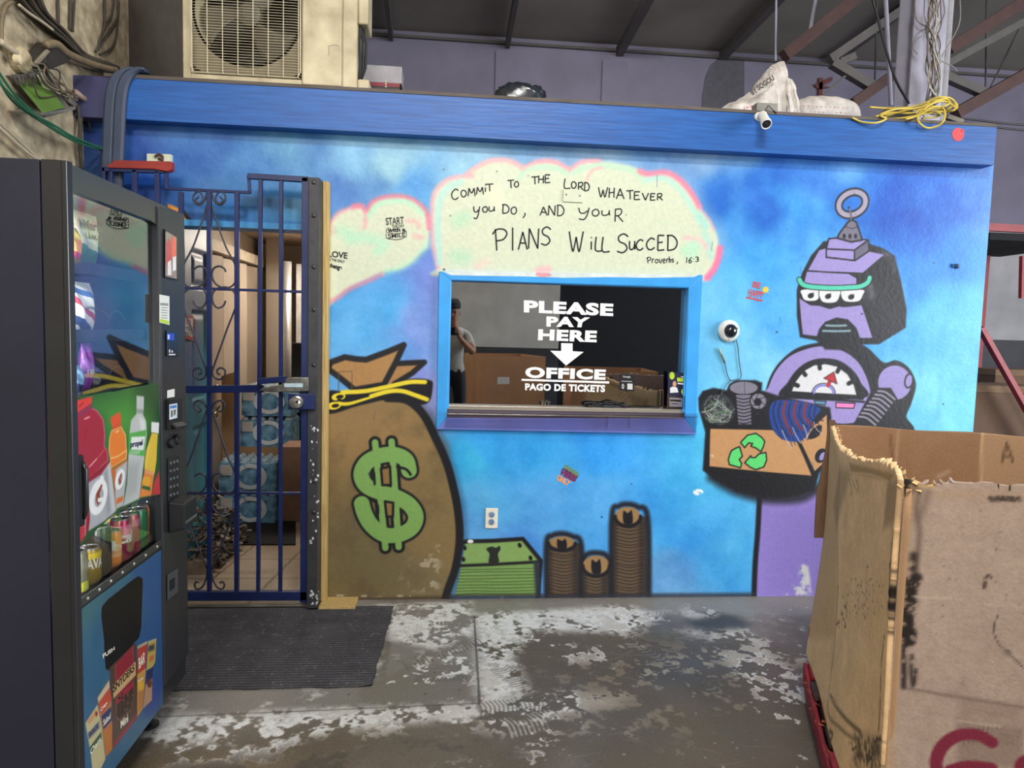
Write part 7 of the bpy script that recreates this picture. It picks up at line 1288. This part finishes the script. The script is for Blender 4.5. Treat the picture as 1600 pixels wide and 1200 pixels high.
def dep_(u, v):
    d_ = np.zeros_like(u)
    for (a0, b0, a1, b1) in pans:
        e = np.minimum(np.minimum(u-a0, a1-u), np.minimum(v-b0, b1-v)); d_ += np.where(e > 0, -.012*np.clip(e/.02, 0, 1)+.010*np.clip((e-.03)/.03, 0, 1), 0)
    return d_
do = dc.mesh('door_leaf', lambda u, v: (DTX+dep_(u, v)-t.location.x, D+WT+.02+u-t.location.y, v+.01), M_tdoor, parent=t); md = do.modifiers.new('thickness', 'SOLIDIFY'); md.thickness = .04; md.offset = -1
for z, m_ in ((1.02, 'brass_knob'), (.86, 'brass_knob')): MB().lathe([(.028, 0), (.028, .006), (.012, .012), (.012, .03), (.024, .04), (.024, .055), (.006, .06)], (DTX, D+WT+.76, FZ+z), (1, 0, 0), 18).build('knob', mat(m_, (196, 170, 120), .25, metal=.9), t, smooth=True)
SX = DTX+.006
def sq_(px, off=0): return [tuple(atX(x, y, SX+off)) for x, y in px]
sg = thing('notice_sign', tuple(atX(292, 512, SX)), 'small red bordered NOTICE sign on the open turquoise door', 'sign')
MB().prism(sq_([(272,490),(302,494),(302,532),(272,526)]), (.002, 0, 0)).build('board', mat('sign_red', (186, 62, 66), .5), sg); MB().prism(sq_([(273.5,495),(300.5,498),(300.5,527),(273.5,522)], .0021), (.001, 0, 0)).build('face', mat('sign_white', (222, 216, 214), .5), sg)
for body, y0_, y1_, m_ in (('NOTICE', 497, 506, mat('sign_red', (186, 62, 66))), ('EMPLOYEES', 508, 515, M_ink), ('ONE ONLY', 516, 524, M_ink)): b = MB(); put_text(b, body, sq_([(275,y1_),(299.5,y1_+2.5),(299.5,y0_+2.5),(275,y0_)], .0035), .02); b.build('lettering', m_, sg, fixn=False)
# folding panels on the left, ceiling lamp, post, back room things
AXL = XL+.06
ac_ = thing('folding_door', (AXL, D+1.9, FZ), 'beige folding panel door along the left side of the corridor', 'folding door'); M_fold = mat('beige_fold', (188, 172, 154), .6, var=.06, scale=3)
yy = D+.98; k = 0
while yy < YB-.1:
    MB().prism([(AXL-.02, yy, FZ), (AXL+(.045 if k % 2 else .0), yy+.0, FZ), (AXL+(.0 if k % 2 else .045), yy+.15, FZ), (AXL-.02, yy+.15, FZ)], (0, 0, 1.93)).build('panel', M_fold, ac_); yy += .155; k += 1
MB().box2((AXL-.02, D+.5, FZ+1.95), (AXL+.06, YB-.05, FZ+2.03)).build('head_track', mat('beige_track', (200, 186, 166), .6), ac_)
CZ = 2.22; o = MB().box2((XL+.03, D+WT+.001, CZ), (CXR, YB, CZ+.03)).build('ceiling_corridor', mat('corridor_ceiling', (178, 160, 140), .8)); tag(o, 'low beige ceiling of the corridor', 'ceiling', kind='structure')
fx = thing('ceiling_lamp', (-1.15, D+1.1, CZ-.05), 'long beige ceiling lamp fixture inside the corridor', 'ceiling lamp'); b = MB(); b.prism([(-1.26, D+.55, CZ-.001), (-1.23, D+.55, CZ-.06), (-1.09, D+.55, CZ-.06), (-1.06, D+.55, CZ-.001)], (0, 1.15, 0)); b.build('fixture', mat('lamp_beige', (190, 170, 146), .5), fx, bevel=.01)
area('corridor_lamp', (-1.0, D+2.4, CZ-.08), (-1.1, D+1.6, 0), .5, 15, (1.0, .88, .74))
b = MB(); p = atY(447, 590, 6.2); b.tube([(p[0], 6.2, FZ), (p[0], 6.2, 2.0)], .045, 16); tag(b.build('vent_pipe', mat('silver_duct', (168, 166, 166), .3, metal=.5), smooth=True), 'silver vertical pipe at the back of the corridor', 'pipe')
p = atY(418, 500, 6.5); b = MB(); b.box2((p[0], 6.45, FZ), (p[0]+.12, 6.6, CZ)); tag(b.build('wall_return', M_int), 'cream wall end at the back of the corridor', 'wall', kind='structure')
p = atY(452, 540, 5.9); b = MB(); b.box2((p[0]+.02, 5.9, FZ), (CXR-.01, 6.1, float(atY(460, 536, 5.9)[2]))); tag(b.build('black_cabinet', M_blk, bevel=.004), 'black narrow cabinet at the back right of the corridor', 'cabinet')
p = atY(459, 420, 6.3); b = MB(); b.box2((p[0], 6.4, 1.0), (CXR-.005, 6.43, 2.0)); tag(b.build('whiteboard', mat('board_white', (206, 204, 202), .5)), 'white panel on the back wall behind the silver pipe', 'panel')
# shrink-wrapped bottle packs
M_wrap = mat('blue_shrink_film', (128, 176, 204), .18, var=.25, scale=22, spec=.7, rgb2=(72, 118, 150)); M_cap = mat('clear_bottle_tops', (176, 196, 206), .15, var=.25, scale=60)
def pack(x0, y0_, z0, label, w_=.40, d_=.30, h_=.235):
    t = thing('water_pack', (x0+w_/2, y0_+d_/2, z0), label, 'water pack', 'shrink wrapped water packs in the corridor'); nx, nz = 48, 14; rows = []
    for j in range(nz+1):
        v = j/nz; z = z0+h_*.86*v; row = []
        per = 64
        for i in range(per):
            s_ = i/per*4; k_ = int(s_); f_ = s_-k_; X, Y = [(f_, 0), (1, f_), (1-f_, 1), (0, 1-f_)][k_]; bm_ = .008*abs(math.sin((X*6+Y*4)*math.pi)); nrm = [(0, -1), (1, 0), (0, 1), (-1, 0)][k_]
            row.append((x0+w_*X+nrm[0]*(bm_-.008), y0_+d_*Y+nrm[1]*(bm_-.008), z-.0+.003*math.sin(i*2.1+j)*(0 < j < nz)))
        rows.append(row)
    P = np.array(rows); b = MB(); nv, nu = P.shape[:2]; b.add(P.reshape(-1, 3), [(j*nu+i, j*nu+(i+1) % nu, (j+1)*nu+(i+1) % nu, (j+1)*nu+i) for j in range(nv-1) for i in range(nu)]+[tuple(reversed(range(nu))), tuple((nv-1)*nu+i for i in range(nu))]); b.build('wrap', M_wrap, t, smooth=False)
    b = MB()
    for i in range(6):
        for j in range(4): b.lathe([(.028, 0), (.022, h_*.06), (.013, h_*.09), (.013, h_*.14-.001)], (x0+w_*(i+.5)/6, y0_+d_*(j+.5)/4, z0+h_*.86), (0, 0, 1), 8)
    b.build('bottle_tops', M_cap, t, smooth=True)
    b = MB(); cx_, cz_ = x0+w_*.56, z0+h_*.47; b.add([(cx_+r_*1.05*math.cos(a), y0_-.0105, cz_+r_*.85*math.sin(a)) for r_ in (.075, .11) for a in np.linspace(2.0, 8.2, 30)], [(i, i+1, 31+i, 30+i) for i in range(29)]); b.build('printed_ring', mat('ring_white', (226, 234, 238), .3), t, fixn=False)
    b = MB(); b.box2((x0+.02, y0_-.012, z0+h_*.5), (x0+.10, y0_-.010, z0+h_*.82)); b.build('tag', mat('tag_white', (206, 200, 196), .5), t)
    return t
PY = 5.02; PX0 = float(atY(341, 760, PY)[0])
pack(PX0, PY, FZ, 'bottom water pack of the front stack inside the corridor'); pack(PX0, PY, FZ+.237, 'upper water pack of the front stack inside the corridor')
t = thing('carton', (PX0+.2, PY+.52, FZ), 'brown carton under the rear water packs', 'carton'); MB().box2((PX0+.02, PY+.34, FZ), (PX0+.62, PY+.70, FZ+.50)).build('box', M_cplain, t, bevel=.004)
pack(PX0+.05, PY+.345, FZ+.502, 'lower water pack of the rear stack, raised on a carton', w_=.38); pack(PX0+.06, PY+.345, FZ+.739, 'topmost water pack at the back of the corridor', w_=.37)
t = thing('carton', (PX0+.55, PY+.1, FZ), 'brown carton right of the front water packs', 'carton'); MB().box2((PX0+.412, PY+.05, FZ), (CXR-.02, PY+.33, float(atY(440, 700, PY)[2]))).build('box', mat('reddish_cardboard', (150, 116, 96), .8), t, bevel=.004)
t = thing('carton', (XL+.2, PY+.3, FZ), 'tall tan cardboard sheet standing behind the water packs', 'cardboard sheet'); MB().prism([(XL+.112, PY+.312, FZ), (PX0+.045, PY+.318, FZ), (PX0+.045, PY+.318, FZ+1.08), (XL+.112, PY+.312, FZ+1.04)], (0, .008, 0)).build('sheet', M_cplain, t)
q = [atZ(x, y, FZ) for x, y in ((326,852),(462,852),(462,815),(332,816))]; b = MB(); b.prism([(p[0], p[1], FZ+.0005) for p in q], (0, 0, .008)); tag(b.build('floor_mat', mat('black_mat', (30, 30, 32), .9), bevel=.002), 'small black mat on the tiled corridor floor', 'mat')
# heap of scrap strips by the open door (nobody could count it)
b = MB(); rr = random.Random(44)
for k in range(300):
    u, v = rr.random(), rr.random(); y = D+.34+.62*u; x = DTX+.05+.17*v; z = FZ+.02+rr.random()*max(.03, .44*(1-v*.8)*(1-.2*u)); d_ = Vector((rr.uniform(-1, 1), rr.uniform(-1, 1), rr.uniform(-.8, .8))).normalized(); L_ = rr.uniform(.03, .085); w_ = rr.uniform(.012, .032); s_ = d_.orthogonal().normalized(); b.mi = k % 3; p = Vector((x, y, z)); e1 = p-d_*L_/2; e2 = p+d_*L_/2
    if min(e1.z, e2.z) < FZ+.01: dz = FZ+.012-min(e1.z, e2.z); e1.z += dz; e2.z += dz
    b.bar(e1, e2, w_, .004)
b.box2((DTX+.05, D+.34, FZ), (DTX+.18, D+.95, FZ+.08))
o = b.build('scrap_heap', [mat('scrap_grey', (118, 110, 104), .7, var=.3), mat('scrap_dark', (58, 52, 52), .7, var=.3), mat('scrap_tan', (150, 132, 116), .7, var=.3)]); tag(o, 'heap of grey and brown scrap strips on the floor by the open door', 'scrap', kind='stuff')
# ------------------------------------------------------------------ behind the photographer, mirrored in the pay window: two bin boxes and the person with the phone
for i, (x0, x1, zt, lab_) in enumerate(((.30, 1.15, 1.13, 'open cardboard bin box mirrored at the left of the pay window'), (1.62, 2.75, .97, 'wide cardboard bin box mirrored at the right of the pay window'))):
    t = thing('cardboard_box', (0, 0, 0), lab_, 'cardboard box'); m = mat('mirrored_cardboard', (186, 138, 100), .85, var=.08, scale=5)
    for nm, a, c in (('front_side', (x0, -1.514, .001), (x1, -1.5, zt)), ('back_side', (x0, -2.5, .001), (x1, -2.486, zt)), ('left_side', (x0, -2.486, .001), (x0+.014, -1.514, zt)), ('right_side', (x1-.014, -2.486, .001), (x1, -1.514, zt))): MB().box2(a, c).build(nm, m, t)
    if i == 0: MB().box2((x0+.2, -1.499, zt-.36), (x0+.36, -1.4985, zt-.27)).build('label', M_lab, t)
    cxy = Vector(((x0+x1)/2, -2.0, 0))
    for ch in t.children:
        for v in ch.data.vertices: v.co -= cxy
    t.location = cxy; t.rotation_euler = (0, 0, -.22 if i == 0 else .06)
pr = thing('person', (.02, -.36, 0), 'person in cap and pale shirt holding up a phone, mirrored in the pay window', 'person')
def skin_body():
    J = {'pel':(.02,-.38,.96,.135,.11),'waist':(.02,-.385,1.08,.135,.105),'chest':(.02,-.39,1.27,.155,.115),'nb':(.02,-.38,1.43,.10,.08),'neck':(.02,-.36,1.50,.058,.058),'jaw':(.02,-.335,1.58,.070,.078),'head':(.02,-.345,1.665,.082,.095),'crown':(.02,-.35,1.735,.062,.072)}
    for s_, k in ((1, 'R'), (-1, 'L')):
        J.update({k+'sh':(.02+s_*.175,-.385,1.39,.062,.060),k+'el':(.02+s_*.235,-.24,1.20,.046,.046),k+'wr':(.02+s_*.075,-.075,1.375,.030,.026),k+'pm':(.02+s_*.058,-.052,1.425,.030,.017),k+'hip':(.02+s_*.095,-.38,.90,.092,.092),k+'kn':(.02+s_*.105,-.36,.50,.062,.064),k+'an':(.02+s_*.11,-.40,.10,.042,.045),k+'he':(.02+s_*.115,-.41,.045,.044,.042),k+'to':(.02+s_*.13,-.25,.036,.044,.032)})
        for f_, (dx, L_) in enumerate(((-.022,.062),(-.008,.072),(.007,.068),(.021,.054))):
            J[k+'f%da' % f_] = (.02+s_*(.058+dx*s_*0+.0)-dx*.0, -.046+.0*f_, 1.45+dx*.9, .0095, .0095); x = .02+s_*.055
            J[k+'f%da' % f_] = (x, -.044, 1.438+dx, .0095, .0095); J[k+'f%db' % f_] = (x-s_*.004, -.034, 1.442+dx, .009, .009); J[k+'f%dc' % f_] = (x-s_*L_*.45, -.028, 1.446+dx, .008, .008)
        J[k+'ta'] = (.02+s_*.045,-.062,1.435,.011,.011); J[k+'tb'] = (.02+s_*.018,-.062,1.452,.0095,.0095)
    E_ = [('pel','waist'),('waist','chest'),('chest','nb'),('nb','neck'),('neck','jaw'),('jaw','head'),('head','crown')]
    for k in 'RL':
        E_ += [('nb',k+'sh'),(k+'sh',k+'el'),(k+'el',k+'wr'),(k+'wr',k+'pm'),('pel',k+'hip'),(k+'hip',k+'kn'),(k+'kn',k+'an'),(k+'an',k+'he'),(k+'he',k+'to'),(k+'pm',k+'ta'),(k+'ta',k+'tb')]
        for f_ in range(4): E_ += [(k+'pm',k+'f%da' % f_),(k+'f%da' % f_,k+'f%db' % f_),(k+'f%db' % f_,k+'f%dc' % f_)]
    names = list(J); me = bpy.data.meshes.new('body'); me.from_pydata([J[n][:3] for n in names], [(names.index(a), names.index(b_)) for a, b_ in E_], [])
    o = bpy.data.objects.new('body', me); col.objects.link(o); md = o.modifiers.new('skin', 'SKIN'); md.use_smooth_shade = True
    for i, n in enumerate(names): sv = me.skin_vertices[0].data[i]; sv.radius = J[n][3:5]; sv.use_root = (n == 'pel')
    sb = o.modifiers.new('sub', 'SUBSURF'); sb.levels = sb.render_levels = 2
    dg = bpy.context.evaluated_depsgraph_get(); m2 = bpy.data.meshes.new_from_object(o.evaluated_get(dg)); bpy.data.objects.remove(o); return m2
bm_ = skin_body(); M_skin = mat('skin', (176, 126, 98), .55, var=.04)
for m in (M_skin, mat('pale_shirt', (186, 184, 176), .8, var=.05), mat('dark_trousers', (40, 42, 50), .8), mat('dark_shoes', (44, 40, 38), .6)): bm_.materials.append(m)
for p in bm_.polygons:
    c_ = p.center; arm = abs(c_.x-.02) > .02 and c_.y > -.27; p.use_smooth = True
    p.material_index = 3 if c_.z < .085 else (2 if c_.z < 1.0 else (0 if (c_.z > 1.475 or arm) else 1))
for v in bm_.vertices: v.co -= pr.location
bo = bpy.data.objects.new('body', bm_); col.objects.link(bo); bo.parent = pr
b = MB(); b.lathe([(.088, 0), (.092, .03), (.086, .07), (.06, .105), (.01, .118)], (.02, -.355, 1.685), (0, .1, 1), 24); b.prism([(.02+.085*math.cos(a), -.355+.085*math.sin(a), 1.70) for a in np.linspace(.3, 2.84, 12)]+[(-.03, -.20, 1.695), (.02, -.185, 1.695), (.07, -.20, 1.695)], (0, 0, .008)); b.build('cap', mat('dark_cap', (44, 46, 52), .8), pr)
M_eye = mat('eye_dark', (30, 26, 24), .3)
for s_ in (1, -1): MB().lathe([(.011, 0), (.009, .003), (.002, .005)], (.02+s_*.031, -.258, 1.64), (0, 1, 0), 12).build('eye', M_eye, pr); MB().lathe([(.016, 0), (.02, .006), (.012, .012)], (.02+s_*.080, -.345, 1.63), (s_, 0, 0), 12).build('ear', M_skin, pr)
b = MB(); b.prism([(.02, -.262, 1.645), (.008, -.262, 1.60), (.032, -.262, 1.60)], (0, .004, 0)); b.add([(.02, -.258, 1.645), (.006, -.258, 1.597), (.034, -.258, 1.597), (.02, -.232, 1.603)], [(0, 1, 3), (0, 3, 2), (1, 2, 3)]); b.build('nose', M_skin, pr); MB().tube([(-.002, -.252, 1.568), (.02, -.247, 1.565), (.042, -.252, 1.568)], .005, 6).build('mouth', mat('lips', (150, 88, 80), .5), pr)
ph = thing('phone', (.02, -.03, 1.39), 'dark phone held up in both hands by the person', 'phone'); b = MB(); b.box2((-.035, -.036, 1.392), (.075, -.028, 1.475)); b.build('phone_body', mat('phone_black', (24, 24, 28), .2), ph, bevel=.003); MB().lathe([(.008, 0), (.008, .002)], (.0, -.028, 1.45), (0, 1, 0), 14).build('lens', mat('lens_black', (22, 24, 30)), ph)
